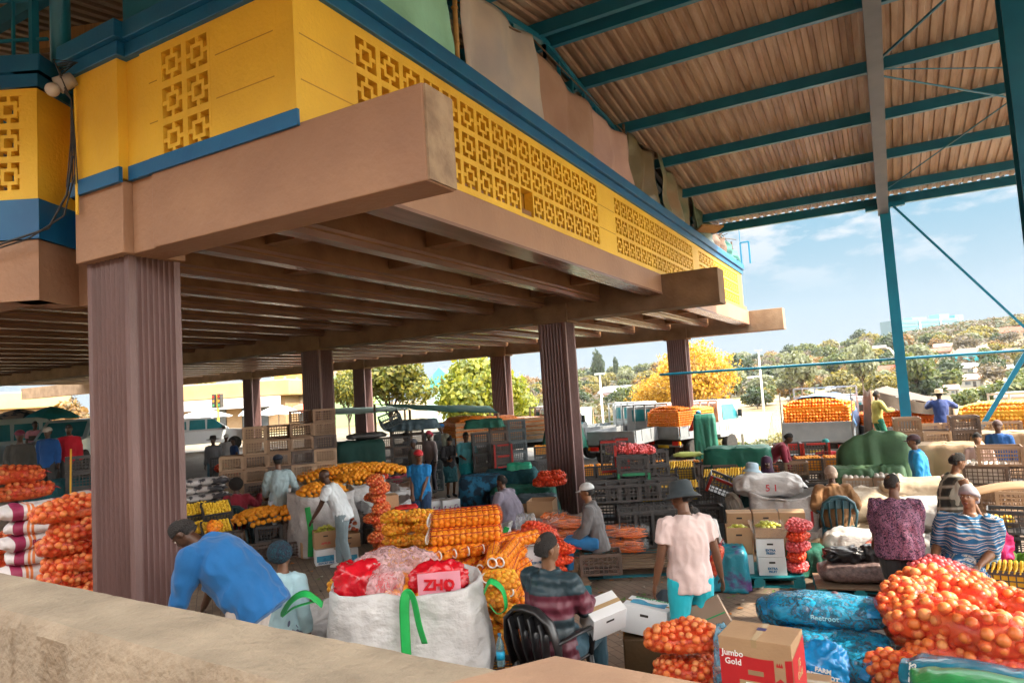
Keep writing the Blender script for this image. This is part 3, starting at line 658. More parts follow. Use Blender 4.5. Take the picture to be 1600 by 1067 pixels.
            m.ball(tuple(hv((0, -.045, .045))), (.125, .125, .115), 22, 14); m.build('knitted_hat', MATS.get('knit') or hc, rt, smooth=True)
        elif hat == 'scarf':
            dome(m, (0, -.018, .008), (.092, .108, .122), 8, y_tilt=-.03, bump=.03); m.tube([hv((0, -.05, .02)), hv((0, -.065, -.055))], [(.088, .068), (.07, .045)], 14, up=tuple(hr @ Vector((0, 1, 0)))); m.ball(tuple(hv((0, -.12, .0))), (.05, .035, .04), 12, 8); m.build('headscarf', hc, rt, smooth=True)
        elif hat == 'hood':
            m.tube([hv((0, -.05, .135)), hv((0, -.03, .11)), hv((0, -.02, .03)), hv((0, -.03, -.06)), N+Vector((0, -.02, -.02))], [(.02, .02), (.085, .09), (.102, .105), (.1, .1), (.13, .1)], 18, up=tuple(hr @ Vector((0, 1, 0)))); m.build('hood', hc, rt, smooth=True)
    # clothes
    vx = (.020, .014, .011)[near]
    if top:
        tc_ = top_c if not isinstance(top_c, tuple) else cloth('c%s' % str(top_c), top_c)
        m = MB(); g = {'jacket': .036, 'blue_tunic': .046}.get(top, .028); z0 = -.12 if top != 'crop' else .02
        if top == 'blue_tunic': z0 = -.20
        torso(m, g, z0, neck=(collar is not None or top in ('jacket', 'hoodie')))
        fracs = {'short': .62, 'long': 2.0, 'none': 0, 'elbow': 1.15, '34': 1.5}[sleeves]
        for S, E_, Wr in arm:
            if not fracs: continue
            pts = [S+(N-S)*.4-d2*.015, S+(E_-S)*.04, S+(E_-S)*.25]; rr = [.052+g*.5, .060*W_**.5+g*.6, .058*W_**.6+g*.6]
            if fracs <= 1: pts.append(S+(E_-S)*fracs); rr.append(.045*W_**.6+g)
            else:
                q = min(1, fracs-1); pts += [S+(E_-S)*.7, E_, E_+(Wr-E_)*.4*q, E_+(Wr-E_)*.93*q]; rr += [.052*W_**.6+g*.7, .047+g*.6, .046+g*.6, .034+g*.6]
            m.tube(pts, rr, 12)
        if top == 'hoodie' and hat != 'hood': m.tube([N-d2*.04-fw*.06, N+d2*.03-fw*.07], [(.09, .05), (.075, .04)], 12, up=(0, 1, 0))
        remesh(m.build({'jacket': 'jacket', 'dress': 'dress', 'hoodie': 'hoodie', 'blue_tunic': 'tunic'}.get(top, 'shirt'), tc_, rt), vx, 2, .022 if top == 'blue_tunic' else (.015 if near else .01), .13 if top == 'blue_tunic' else .09)
    bc = bot_c if not isinstance(bot_c, tuple) else cloth('c%s' % str(bot_c), bot_c)
    if bottom in ('trousers', 'shorts'):
        m = MB(); g = .014; m.tube([P+d1*.10, P+d1*.02, P-Vector((0, 0, .08))], [(.138*W_+g, .098*W_+g), (.158*W_+g, .112*W_+g), (.150*W_+g, .105*W_+g)], 16, up=(0, 1, 0))
        for hp_, K, F_ in leg:
            l1 = K-hp_
            pts = [hp_+Vector((0, 0, .02)), hp_+l1*.3, hp_+l1*.75]; rr = [.095*W_**.8+g, .088*W_**.8+g, .070*W_**.5+g]
            if bottom == 'shorts': pts.append(hp_+l1*.98); rr.append(.073+g)
            else: pts += [K, K+(F_-K)*.4, K+(F_-K)*.93]; rr += [.060+g, .056+g, .048+g]
            m.tube(pts, rr, 12)
        remesh(m.build(bottom, bc, rt), vx, 2, .006, .08)
    elif bottom in ('skirt', 'longskirt', 'dressskirt'):
        m = MB(); kn = (leg[0][1]+leg[1][1])/2; ft = (leg[0][2]+leg[1][2])/2; wk = abs(leg[0][1].x-leg[1][1].x)/2+.10
        pts = [P+d1*.12, P+d1*.0, P+(kn-P)*.35, P+(kn-P)*.75]; rr = [(.140*W_+.015, .10*W_+.015), (.168*W_+.015, .122*W_+.012), ((.165*W_+wk)/2+.03, .125*W_), (wk*.95, .115*W_)]
        if bottom == 'skirt': pts.append(kn+(ft-kn)*.12); rr.append((wk*.98, .115))
        else: pts += [kn+(ft-kn)*.05, kn+(ft-kn)*.85]; rr += [(wk, .125), (wk*1.05, .14)]
        m.tube(pts, rr, 22, up=(0, 1, 0)); remesh(m.build('skirt', bc, rt), vx, 2, .014, .08)
    if shoes:
        m = MB()
        for i in (0, 1):
            sd = (-1, 1)[i]; F_ = leg[i][2]; fd = Vector((sd*.12, 1, 0)).normalized()
            m.tube([F_+Vector((0, 0, .02))-fd*.035, F_-Vector((0, 0, .02))+fd*.02, F_-Vector((0, 0, .03))+fd*.09, F_-Vector((0, 0, .04))+fd*.165], [(.042, .04), (.048, .045), (.046, .036), (.034, .024)], 12)
        remesh(m.build('shoes', cloth('sh%s' % str(shoes), shoes), rt), .012)
    rt['_n'] = 1; del rt['_n']
    return rt, dict(P=P, C=C_, N=N, H=H_, hv=hv, arm=arm, leg=leg, d2=d2, fw=fw)
SITF = ((-.13, .42, .07), (.13, .42, .07))
SITH = ((-.16, .34, .62), (.16, .34, .62))
# ---------------------------------------------------------------- produce and containers
def fruitmat(name, c1, c2, r=.4, s=14.): return mat('fruit_'+name, c1, c2, s, r+.08, .15, 60, contrast=(.3, .7))
F_or = fruitmat('orange', (.95, .30, .015), (.90, .42, .02)); F_lo = fruitmat('dark_orange', (.90, .20, .01), (.85, .30, .012)); F_on = fruitmat('onion', (.62, .11, .025), (.76, .22, .05), .35, 7)
F_on2 = fruitmat('brown_onion', (.68, .15, .035), (.48, .08, .018), .3, 7); F_gr = fruitmat('green_apple', (.40, .46, .05), (.56, .52, .09), .3, 6); F_ap = fruitmat('red_apple', (.52, .05, .03), (.62, .20, .07), .3, 6)
F_to = fruitmat('tomato', (.72, .06, .02), (.80, .13, .03), .3, 6); F_ye = fruitmat('yellow', (.80, .52, .03), (.70, .42, .02), .4, 6); F_be = fruitmat('beetroot', (.07, .03, .05), (.14, .06, .07), .35, 6); F_man = fruitmat('naartjie', (.86, .38, .02), (.72, .42, .05), .4, 5)
F_car = fruitmat('carrot', (.88, .22, .02), (.80, .15, .01), .4, 6)
_h = fruitmat('husk', (.74, .30, .10), (.62, .20, .06)); FV = {F_on.name: [F_on, F_on2, _h], F_on2.name: [F_on2, F_on, _h], F_or.name: [F_or, F_lo, F_or], F_man.name: [F_man, F_or, F_ye], F_gr.name: [F_gr, F_ye, F_gr], F_ap.name: [F_ap, F_to, F_ap]}
def netmat(name, c, a=.38, s=62, gloss=.3):
    m = bpy.data.materials.new(name); m.use_nodes = True; n = m.node_tree.nodes; l = m.node_tree.links.new
    b = n['Principled BSDF']; b.inputs['Base Color'].default_value = (*c, 1); b.inputs['Roughness'].default_value = gloss
    tr = n.new('ShaderNodeBsdfTransparent'); mx = n.new('ShaderNodeMixShader'); t = n.new('ShaderNodeTexCoord')
    w1 = n.new('ShaderNodeTexWave'); w1.inputs['Scale'].default_value = s; w1.bands_direction = 'X'; w1.inputs['Distortion'].default_value = .8
    w2 = n.new('ShaderNodeTexWave'); w2.inputs['Scale'].default_value = s; w2.bands_direction = 'Z'; w2.inputs['Distortion'].default_value = .8
    l(t.outputs['Object'], w1.inputs[0]); l(t.outputs['Object'], w2.inputs[0])
    ad = n.new('ShaderNodeMath'); ad.operation = 'MAXIMUM'; l(w1.outputs[1], ad.inputs[0]); l(w2.outputs[1], ad.inputs[1])
    nz_ = n.new('ShaderNodeTexNoise'); nz_.inputs['Scale'].default_value = 9; l(t.outputs['Object'], nz_.inputs[0])
    gt = n.new('ShaderNodeMapRange'); gt.inputs[1].default_value = .55; gt.inputs[2].default_value = 1.; gt.inputs[3].default_value = a*.35; gt.inputs[4].default_value = min(1, a*2.6); l(ad.outputs[0], gt.inputs[0])
    ml = n.new('ShaderNodeMath'); ml.operation = 'MULTIPLY'; q = n.new('ShaderNodeMapRange'); q.inputs[1].default_value = .35; q.inputs[2].default_value = .7; q.inputs[3].default_value = .6; q.inputs[4].default_value = 1.5; l(nz_.outputs[0], q.inputs[0])
    l(gt.outputs[0], ml.inputs[0]); l(q.outputs[0], ml.inputs[1]); l(ml.outputs[0], mx.inputs[0]); l(tr.outputs[0], mx.inputs[1]); l(b.outputs[0], mx.inputs[2]); l(mx.outputs[0], n['Material Output'].inputs[0])
    return m
N_red = netmat('red_net', (.75, .03, .015), .19); N_pink = netmat('pink_net', (.80, .05, .04), .21); N_or = netmat('orange_net', (.90, .22, .02), .14); N_yel = netmat('yellow_net', (.80, .5, .05), .2)
def clearmat(name, c, a, rough=.15):
    m = bpy.data.materials.new(name); m.use_nodes = True; n = m.node_tree.nodes; l = m.node_tree.links.new
    b = n['Principled BSDF']; b.inputs['Base Color'].default_value = (*c, 1); b.inputs['Roughness'].default_value = rough
    tr = n.new('ShaderNodeBsdfTransparent'); mx = n.new('ShaderNodeMixShader'); t = n.new('ShaderNodeTexCoord'); z = n.new('ShaderNodeTexNoise'); z.inputs['Scale'].default_value = 12; z.inputs['Detail'].default_value = 5; z.inputs['Distortion'].default_value = 1.5
    l(t.outputs['Object'], z.inputs[0]); q = n.new('ShaderNodeMapRange'); q.inputs[1].default_value = .4; q.inputs[2].default_value = .68; q.inputs[3].default_value = a*.6; q.inputs[4].default_value = min(1, a*1.8); l(z.outputs[0], q.inputs[0])
    bp = n.new('ShaderNodeBump'); bp.inputs['Strength'].default_value = .7; bp.inputs['Distance'].default_value = .03; l(z.outputs[0], bp.inputs['Height']); l(bp.outputs[0], b.inputs['Normal'])
    l(q.outputs[0], mx.inputs[0]); l(tr.outputs[0], mx.inputs[1]); l(b.outputs[0], mx.inputs[2]); l(mx.outputs[0], n['Material Output'].inputs[0]); return m
N_clear = clearmat('clear_plastic', (.75, .78, .8), .13)
def sq(c, e): return math.copysign(abs(c)**e, c)
def hullpt(a, b, L_, W_, H_, e=.6, sag=0.):
    """point and normal-ish of a stuffed bag lying along x"""
    ca, sa, cb, sb = math.cos(a), math.sin(a), math.cos(b), math.sin(b)
    return Vector((L_/2*sq(sa, e), W_/2*sq(ca, e)*sq(cb, .8), H_/2*sq(ca, e)*sq(sb, .8)))
def hull(m, L_, W_, H_, e=.6, nu=16, nv=18, amp=.02, fr=6, seed=0):
    rings = []
    for i in range(nu+1):
        a = -math.pi/2+math.pi*i/nu; r_ = []
        for j in range(nv):
            p = hullpt(a*.995, 2*math.pi*j/nv, L_, W_, H_, e); k = 1+amp*8*nz3(p.x*fr+seed, p.y*fr, p.z*fr)
            r_.append((p.x, p.y*k, p.z*k+H_/2))
        rings.append(r_)
    m.rings(rings)
def netbag(L_=.75, W_=.42, H_=.26, r=.036, fm=None, nm=None, cnt=110, seed=1, tail=True, e=.55, rows=None):
    """root-less bag prototype: returns list of (name, mesh builder, material)"""
    rr = random.Random(seed); f = MB(); pts = []
    tries = 0
    while len(pts) < cnt and tries < 9000:
        tries += 1; a = math.asin(rr.uniform(-.97, .97)); b = rr.uniform(0, 2*math.pi)
        p = hullpt(a, b, L_-2*r, W_-2*r, H_-2*r, e); 
        if all((p-q).length > 1.62*r for q in pts): pts.append(p)
    sh = MB(); hull(sh, L_*.965, W_*.945, H_*.94, e, 24, 26, amp=.012, seed=seed)
    core = MB(); hull(core, L_*.88, W_*.78, H_*.78, e, 10, 12, .01)
    def warp(v):
        x, y, z = v; t = x/(L_/2); k = nz3(x*2.4+seed*1.7, y*2.4, 7.3); k2 = nz3(x*3.1, seed*2.1, 2)
        return (x+.05*L_*nz3(y*4, seed, z*5), (y+.10*W_*k2*2)*(1+.35*k-.10*t*t), z*(1+.30*nz3(x*3.3, y*3.3, seed)-.22*t*t)+0.0)
    for q in (sh, core): q.v = [warp(v) for v in q.v]
    for p in pts:
        q = r*rr.uniform(.86, 1.14); f.cm = rr.choice((0, 0, 1, 2)); f.ball(warp((p.x, p.y, p.z+H_/2)), (q, q, q*.94), 9, 7, rr.uniform(0, 3))
    tl = MB()
    if tail:
        for sx in ((1,) if not rows else (1, -1)):
            x0 = sx*L_/2*.97
            tl.tube([(x0-.03*sx, 0, H_*.5), (x0+.02*sx, 0, H_*.5), (x0+.05*sx, .01, H_*.46), (x0+.10*sx, .03, H_*.38)], [(.05, .05), (.016, .016), (.03, .012), (.05, .006)], 12)
    return f, sh, core, tl
BAGP = {}
def bag(kind, loc, rotz, label, group=None, scale=1, rot=None, cat='net bag'):
    if kind not in BAGP:
        K = dict(onion=(dict(L_=.80, W_=.46, H_=.27, r=.040, cnt=120, seed=3), F_on, N_red, 'onions'), onion2=(dict(L_=.70, W_=.44, H_=.25, r=.036, cnt=120, seed=5), F_on2, N_red, 'onions'),
                 bigonion=(dict(L_=.95, W_=.50, H_=.34, r=.047, cnt=150, seed=8), F_on, N_pink, 'onions'), bigonion2=(dict(L_=.95, W_=.50, H_=.34, r=.047, cnt=150, seed=18), F_on, N_pink, 'onions'),
                 tomato=(dict(L_=.5, W_=.34, H_=.2, r=.03, cnt=90, seed=9), F_to, N_red, 'tomatoes'), apple=(dict(L_=.62, W_=.17, H_=.17, r=.036, cnt=60, seed=4), F_gr, N_yel, 'apples'),
                 redapple=(dict(L_=.55, W_=.36, H_=.2, r=.036, cnt=90, seed=6), F_ap, N_pink, 'apples'), naartjie=(dict(L_=.6, W_=.34, H_=.2, r=.033, cnt=90, seed=7), F_man, N_or, 'naartjies'),
                 pinkonion=(dict(L_=.55, W_=.36, H_=.22, r=.03, cnt=110, seed=11), fruitmat('pink_onion', (.62, .10, .12), (.75, .2, .2)), N_pink, 'onions'), orangebag=(dict(L_=.5, W_=.26, H_=.22, r=.035, cnt=70, seed=12), F_or, N_or, 'oranges'))[kind]
        f, sh, core, tl = netbag(**K[0]); root = thing('net_bag', label, cat, (0, 0, 0)); tag(f.build(K[3], FV.get(K[1].name, [K[1]]*3), root, smooth=True), kind='stuff'); sh.build('net', K[2], root, smooth=True); core.build('inner_fruit', K[1], root, smooth=True); tl.build('tied_end', K[2], root, smooth=True)
        lb = MB(); lb.grid(lambda u_, v_: tuple(hullpt(.25+(u_-.5)*.20, R(-75)+v_*.65, K[0]['L_']*1.02, K[0]['W_']*1.04, K[0]['H_']*1.04, .55)+Vector((0, 0, K[0]['H_']/2))), 4, 4)
        if kind in ('onion', 'bigonion', 'bigonion2', 'onion2'): lb.build('paper_label', mat('bag_label', (.75, .75, .7), (.1, .35, .12), 18, .5, contrast=(.48, .54)), root, smooth=True)
        BAGP[kind] = root; o = root; o.location = loc if len(loc) == 3 else (*loc, 0); o.rotation_euler = rot or (0, 0, R(rotz)); o.scale = (scale,)*3
        if group: o['group'] = group
        CH[root.name] = kids(root); return o
    o = dup(BAGP[kind], loc, rotz, label, group, scale, rot)
    if not group and 'group' in o: del o['group']
    return o
# orange tubes: rows of oranges in long nets
def tubebag():
    r = .040; f = MB()
    for i in range(12):
        for k in range(5):
            a = 2*math.pi*(k+.5*(i % 2))/5; f.ball(((i-5.5)*r*1.86, .056*math.cos(a), .1+.056*math.sin(a)), r*rnd.uniform(.93, 1.05), 9, 7)
    n = MB(); hull(n, .98, .205, .205, .35, 18, 14, .004); n.v = [(v[0], v[1], v[2]-.0) for v in n.v]
    return f, n
# crates
def crate_mb(w=.5, d=.36, h=.28, nx=9, nz_=4, t=.012):
    m = MB(); x, y = w/2, d/2
    for sx in (-1, 1):
        for sy in (-1, 1): m.b2((sx*x, sy*y, 0), (sx*(x-.045), sy*(y-.012), h)); m.b2((sx*x, sy*(y-.012), 0), (sx*(x-.012), sy*(y-.045), h))
    for z0, z1 in ((0, .03), (h-.045, h)):
        for sy in (-1, 1): m.b2((-x+.045, sy*(y+.003), z0), (x-.045, sy*(y-.014), z1))
        for sx in (-1, 1): m.b2((sx*(x+.003), -y+.045, z0), (sx*(x-.014), y-.045, z1))
    for i in range(1, nx):
        q = -x+i*w/nx
        for sy in (-1, 1): m.b2((q-t/2, sy*(y-.002), .03), (q+t/2, sy*(y-.010), h-.045))
    for i in range(1, int(nx*d/w)+1):
        q = -y+i*d/(int(nx*d/w)+1)
        for sx in (-1, 1): m.b2((sx*(x-.002), q-t/2, .03), (sx*(x-.010), q+t/2, h-.045))
    for k in range(1, nz_):
        z = .03+k*(h-.075)/nz_
        for sy in (-1, 1): m.b2((-x+.045, sy*(y-.001), z-t/2), (x-.045, sy*(y-.008), z+t/2))
        for sx in (-1, 1): m.b2((sx*(x-.001), -y+.045, z-t/2), (sx*(x-.008), y-.045, z+t/2))
    m.b2((-x+.014, -y+.014, .01), (x-.014, y-.014, .02)); return m
M_cr = {'black': mat('black_crate', (.05, .05, .053), (.075, .07, .068), 5, .5), 'brown': mat('brown_crate', (.34, .22, .14), (.24, .15, .09), 3, .6), 'dark': mat('dark_brown_crate', (.13, .09, .07), (.09, .065, .055), 4, .55), 'red': mat('red_plastic', (.40, .02, .015), (.32, .02, .015), 4, .45), 'green': mat('green_plastic', (.02, .22, .10), None, rough=.5), 'tan': mat('tan_crate', (.48, .33, .21), (.38, .26, .17), 4, .6), 'grey': mat('grey_crate', (.10, .13, .14), (.07, .09, .1), 4, .5)}
CRP = {}
ORD = 'first second third fourth fifth sixth seventh eighth ninth tenth eleventh twelfth thirteenth fourteenth fifteenth sixteenth'.split()
def crate(loc, rotz, label, group=None, c='black', size='n', trim=None, rot=None, fill=None, cat='crate'):
    k = (c, size, trim, fill)
    if k not in CRP:
        w, d, h = {'n': (.5, .36, .29), 'low': (.5, .36, .17), 'tall': (.42, .34, .34), 'wide': (.60, .40, .30)}[size]
        root = thing('plastic_crate', label, cat); crate_mb(w, d, h).build('basket', M_cr[c], root)
        if trim:
            t = MB(); x, y = w/2+.006, d/2+.006
            for sx in (-1, 1): t.b2((sx*x, -y, .0), (sx*(x-.05), -y+.012, h)); t.b2((sx*x, -y, 0), (sx*(x-.012), -y+.05, h))
            t.b2((-x+.1, -y, h-.05), (x-.1, -y+.01, h)); t.build('trim', M_cr[trim], root)
        if fill:
            fm, r = {'orange': (F_or, .038), 'yellow': (F_ye, .032), 'banana': (F_ye, .03), 'tomato': (F_to, .032), 'potato': (mat('potato', (.35, .22, .1), None, rough=.7), .035), 'green': (F_gr, .036), 'dark': (F_be, .04), 'white': (mat('white_bags', (.7, .66, .62), (.5, .46, .42), 9, .6), .05)}[fill]
            f = MB(); rr = random.Random(5); st = r*1.8; nx_, ny_ = int((w-.05)/st), int((d-.05)/st)
            for i in range(nx_+1):
                for j in range(ny_+1):
                    X = -w/2+.03+r*.6+(w-.08-r)*i/max(1, nx_); Y = -d/2+.03+r*.6+(d-.08-r)*j/max(1, ny_)
                    if fill == 'banana': f.tube([(X-.02, Y-.06, h-.02), (X, Y, h+.03), (X+.01, Y+.06, h-.01)], [.008, .017, .008], 6)
                    else: f.ball((X+rr.uniform(-.006, .006), Y+rr.uniform(-.006, .006), h-.012+rr.uniform(0, .03)), r*rr.uniform(.9, 1.1), 8, 6)
            f.b2((-w/2+.02, -d/2+.02, .03), (w/2-.02, d/2-.02, h-.03)); tag(f.build({'banana': 'bananas', 'orange': 'oranges', 'tomato': 'tomatoes', 'green': 'apples', 'potato': 'potatoes', 'dark': 'beetroots', 'white': 'wrapped_bags'}.get(fill, 'fruit'), fm, root, smooth=True, angle=50), kind='stuff')
        CRP[k] = root; CH[root.name] = kids(root)
        root.location = loc if len(loc) == 3 else (*loc, 0); root.rotation_euler = rot or (0, 0, R(rotz))
        if group: root['group'] = group
        return root
    o = dup(CRP[k], loc, rotz, label, group, rot=rot)
    if not group and 'group' in o: del o['group']
    return o
def crates(u, v, D, z0, nx, nz, rotz, label, group, c='black', size='n', trim=None, fill=None, top=None, jit=2., ny=1, counts=None):
    """a stack block nx wide, nz high; left-front-bottom reference at pixel (u, v) and forward depth D"""
    w, d, h = {'n': (.5, .36, .29), 'low': (.5, .36, .17), 'tall': (.42, .34, .34), 'wide': (.60, .40, .30)}[size]; x0, y0 = at(u, v, D); c_, s_ = math.cos(R(rotz)), math.sin(R(rotz)); out_ = []
    for i in range(nx):
        for j in range(ny):
            n = counts[i] if counts else nz
            for k in range(n):
                X = (i+.5)*(w+.015); Y = (j+.5)*(d+.015); f_ = fill if k == n-1 else None; q = (c[(i*7+k*3+j) % len(c)] if isinstance(c, (list, tuple)) else c)
                lb = label+(', %s up, %s column' % (ORD[k], ORD[i]) if n*nx > 1 else '')+(' back' if j else ''); out_.append(crate((x0+X*c_-Y*s_+rnd.uniform(-.006, .006), y0+X*s_+Y*c_+rnd.uniform(-.006, .006), z0+k*(h+.004)), rotz+rnd.uniform(-jit, jit), lb if len(lb.split()) < 17 else label, group, q, size, trim, fill=f_))
    return out_
M_card = mat('cardboard', (.42, .26, .14), (.36, .215, .115), 2.5, .8, .15, 30); M_wcard = mat('white_card', (.72, .74, .76), (.66, .68, .70), 2, .6); M_bprint = mat('blue_print', (.03, .22, .42), (.05, .32, .5), 12, .6, contrast=(.45, .5)); M_redc = mat('red_card', (.50, .018, .022), (.44, .015, .02), 4, .5); M_tape = mat('brown_tape', (.40, .28, .15), None, rough=.25)
M_ink = mat('dark_ink', (.03, .03, .05), None, rough=.6); M_bink = mat('blue_ink', (.02, .16, .34), None, rough=.6); M_rink = mat('red_ink', (.5, .03, .04), None, rough=.6); M_gink = mat('green_ink', (.03, .28, .10), None, rough=.6); M_white = mat('white_print', (.8, .8, .78), None, rough=.5)
def carton(loc, rotz, label, dims=(.4, .3, .26), m=None, open_=False, txt=None, ink=None, panel=None, group=None, rot=None, hole=True, cat='box', name='cardboard_box', toptxt=None):
    root = thing(name, label, cat, loc if len(loc) == 3 else (*loc, 0), rotz, group)
    if rot: root.rotation_euler = rot
    m = m or M_card; w, d, h = dims; b = MB(); t = .006
    if open_:
        b.b2((-w/2, -d/2, 0), (w/2, d/2, t))
        for q in ((-w/2, -d/2, w/2, -d/2+t), (-w/2, d/2-t, w/2, d/2), (-w/2, -d/2+t, -w/2+t, d/2-t), (w/2-t, -d/2+t, w/2, d/2-t)): b.b2((q[0], q[1], t), (q[2], q[3], h))
    else:
        b.b2((-w/2, -d/2, 0), (w/2, d/2, h)); 
    b.build('carton', m, root, bevel=.004)
    if not open_:
        b = MB(); b.b2((-w/2, -.022, h+.0008), (w/2, .022, h+.002)); b.build('tape', M_tape, root)
    if hole:
        b = MB(); b.tube([(-.04, -d/2-.001, h*.72), (.04, -d/2-.001, h*.72)], .012, 8); b.v = [(v[0], -d/2-.0022 if v[1] < -d/2 else -d/2-.0002, v[2]) for v in b.v]; b.build('hand_hole', M_dark, root)
    if panel:
        b = MB(); b.b2((-w*.44, -d/2-.0022, h*.22), (w*.44, -d/2-.0006, h*.60)); b.build('printed_panel', panel, root)
    if txt: text('printed_lettering', txt, h*.17, ink or M_bink, root, (0, -d/2-.003, h*.30 if not panel else h*.12), (R(90), 0, 0), bold=.002)
    if toptxt: text('printed_lettering', toptxt, d*.2, ink or M_bink, root, (0, 0, h+.004), (0, 0, 0), bold=.002)
    return root
# loose single fruit as copies of one mesh
FRM = {}
def fruit(kind, p, label, group, r=.04):
    if kind not in FRM:
        fm = {'orange': F_or, 'green_apple': F_gr, 'red_apple': F_ap, 'tomato': F_to, 'naartjie': F_man}[kind]; m = MB()
        if 'apple' in kind: m.lathe([(.002, .30), (.25, .36), (.6, .55), (.95, .75), (1., 1.1), (.85, 1.5), (.5, 1.78), (.2, 1.76), (.03, 1.62)], 12)
        else: m.ball((0, 0, 1), 1, 12, 9)
        o = m.build(kind, fm, smooth=True); FRM[kind] = o.data; bpy.data.objects.remove(o)
    o = bpy.data.objects.new(kind, FRM[kind]); COL.objects.link(o); o.location = p; q = r*rnd.uniform(.9, 1.08); o.scale = (q, q, q); o.rotation_euler = (rnd.uniform(-.3, .3), rnd.uniform(-.3, .3), rnd.uniform(0, 6)); tag(o, label, kind.replace('_', ' '), group); return o
def heap(kind, c, rx, ry, hz_, r, label, group, rotz=0, maxn=60, stuff=False, name=None, flat=.0, mats=None):
    """a mound of single fruit; layers by height"""
    pts = []; rr = random.Random(int(abs(c[0])*991+abs(c[1])*37)); st = 1.85*r; rows = int(ry*2/st)+1; cols = int(rx*2/st)+1; cz, sz = math.cos(R(rotz)), math.sin(R(rotz))
    for i in range(cols):
        for j in range(rows):
            x = -rx+(i+.5*(j % 2)+.25)*st; y = -ry+(j+.4)*st*.9; q = 1-(abs(x)/rx)**2.4-(abs(y)/ry)**2.4
            if q < 0: continue
            z = hz_*(q**.6)*(1-flat)+hz_*flat+rr.uniform(-.2, .35)*r; x += rr.uniform(-.1, .1)*r; pts.append((c[0]+x*cz-y*sz, c[1]+x*sz+y*cz, c[2]+z))
    if stuff:
        m = MB(); [m.ball(p, r*rr.uniform(.9, 1.1), 8, 6, rr.uniform(0, 3)) for p in pts]; o = m.build(name or kind+'_heap', mats or {'orange': F_or, 'green_apple': F_gr, 'red_apple': F_ap, 'tomato': F_to, 'naartjie': F_man}[kind], smooth=True)
        return tag(o, label, kind.replace('_', ' ')+' heap', group, 'stuff')
    pts.sort(key=lambda p: p[0]**2+p[1]**2); out_ = [fruit(kind, (p[0], p[1], p[2]-r), label, group, r) for p in pts[:maxn]]
    if len(pts) > maxn:
        m = MB(); [m.ball(p, r, 8, 6) for p in pts[maxn:]]; tag(m.build(kind+'_heap', {'orange': F_or, 'green_apple': F_gr, 'red_apple': F_ap, 'tomato': F_to, 'naartjie': F_man}[kind], smooth=True), label.replace('single', 'farther'), kind.replace('_', ' ')+' heap', None, 'stuff')
    return out_
# sacks, bulk bags, tarpaulins
def sackmat(name, base, b1, b2, rough=.55):
    """woven sack with printed bands across its length (object x)"""
    m = mat(name, base, None, rough=rough); n = m.node_tree.nodes; l = m.node_tree.links.new; b = n['Principled BSDF']; t = n.new('ShaderNodeTexCoord'); s = n.new('ShaderNodeSeparateXYZ'); l(t.outputs['Object'], s.inputs[0])
    r = n.new('ShaderNodeValToRGB'); r.color_ramp.interpolation = 'CONSTANT'; mr = n.new('ShaderNodeMapRange'); mr.inputs[1].default_value = -.42; mr.inputs[2].default_value = .42; l(s.outputs[0], mr.inputs[0]); l(mr.outputs[0], r.inputs[0])
    e = r.color_ramp.elements; e[0].color = (*base, 1); e[0].position = 0; e[1].position = .12; e[1].color = (*b1, 1)
    for p, c in ((.24, base), (.28, b2), (.31, base), (.33, b2), (.36, base), (.62, b2), (.64, base), (.66, b1), (.74, base), (.76, b2), (.78, base)): k = e.new(p); k.color = (*c, 1)
    z = n.new('ShaderNodeTexNoise'); z.inputs['Scale'].default_value = 14; z.inputs['Detail'].default_value = 6; l(t.outputs['Object'], z.inputs[0]); bp = n.new('ShaderNodeBump'); bp.inputs['Strength'].default_value = .6; bp.inputs['Distance'].default_value = .03; l(z.outputs[0], bp.inputs['Height']); l(bp.outputs[0], b.inputs['Normal']); l(r.outputs[0], b.inputs['Base Color']); return m
S_pot = sackmat('maroon_white_sack', (.66, .62, .62), (.30, .02, .08), (.75, .22, .06)); S_bw = mat('white_black_sack', (.62, .60, .60), (.06, .06, .07), 5, .5, .8, 12, contrast=(.50, .56)); S_blue = mat('blue_sack', (.01, .17, .34), (.015, .24, .45), 5, .35, .8, 10)
M_woven = mat('white_woven', (.62, .61, .61), (.42, .41, .41), 3.2, .6, 2.2, 6, contrast=(.3, .75), detail=7, mapscale=(1, 1, 1.3)); M_wovtan = mat('tan_woven', (.50, .42, .32), (.38, .30, .22), 3, .7, 1.0, 10, detail=7); M_strap = mat('green_strap', (.015, .42, .09), (.01, .34, .07), 8, .5)
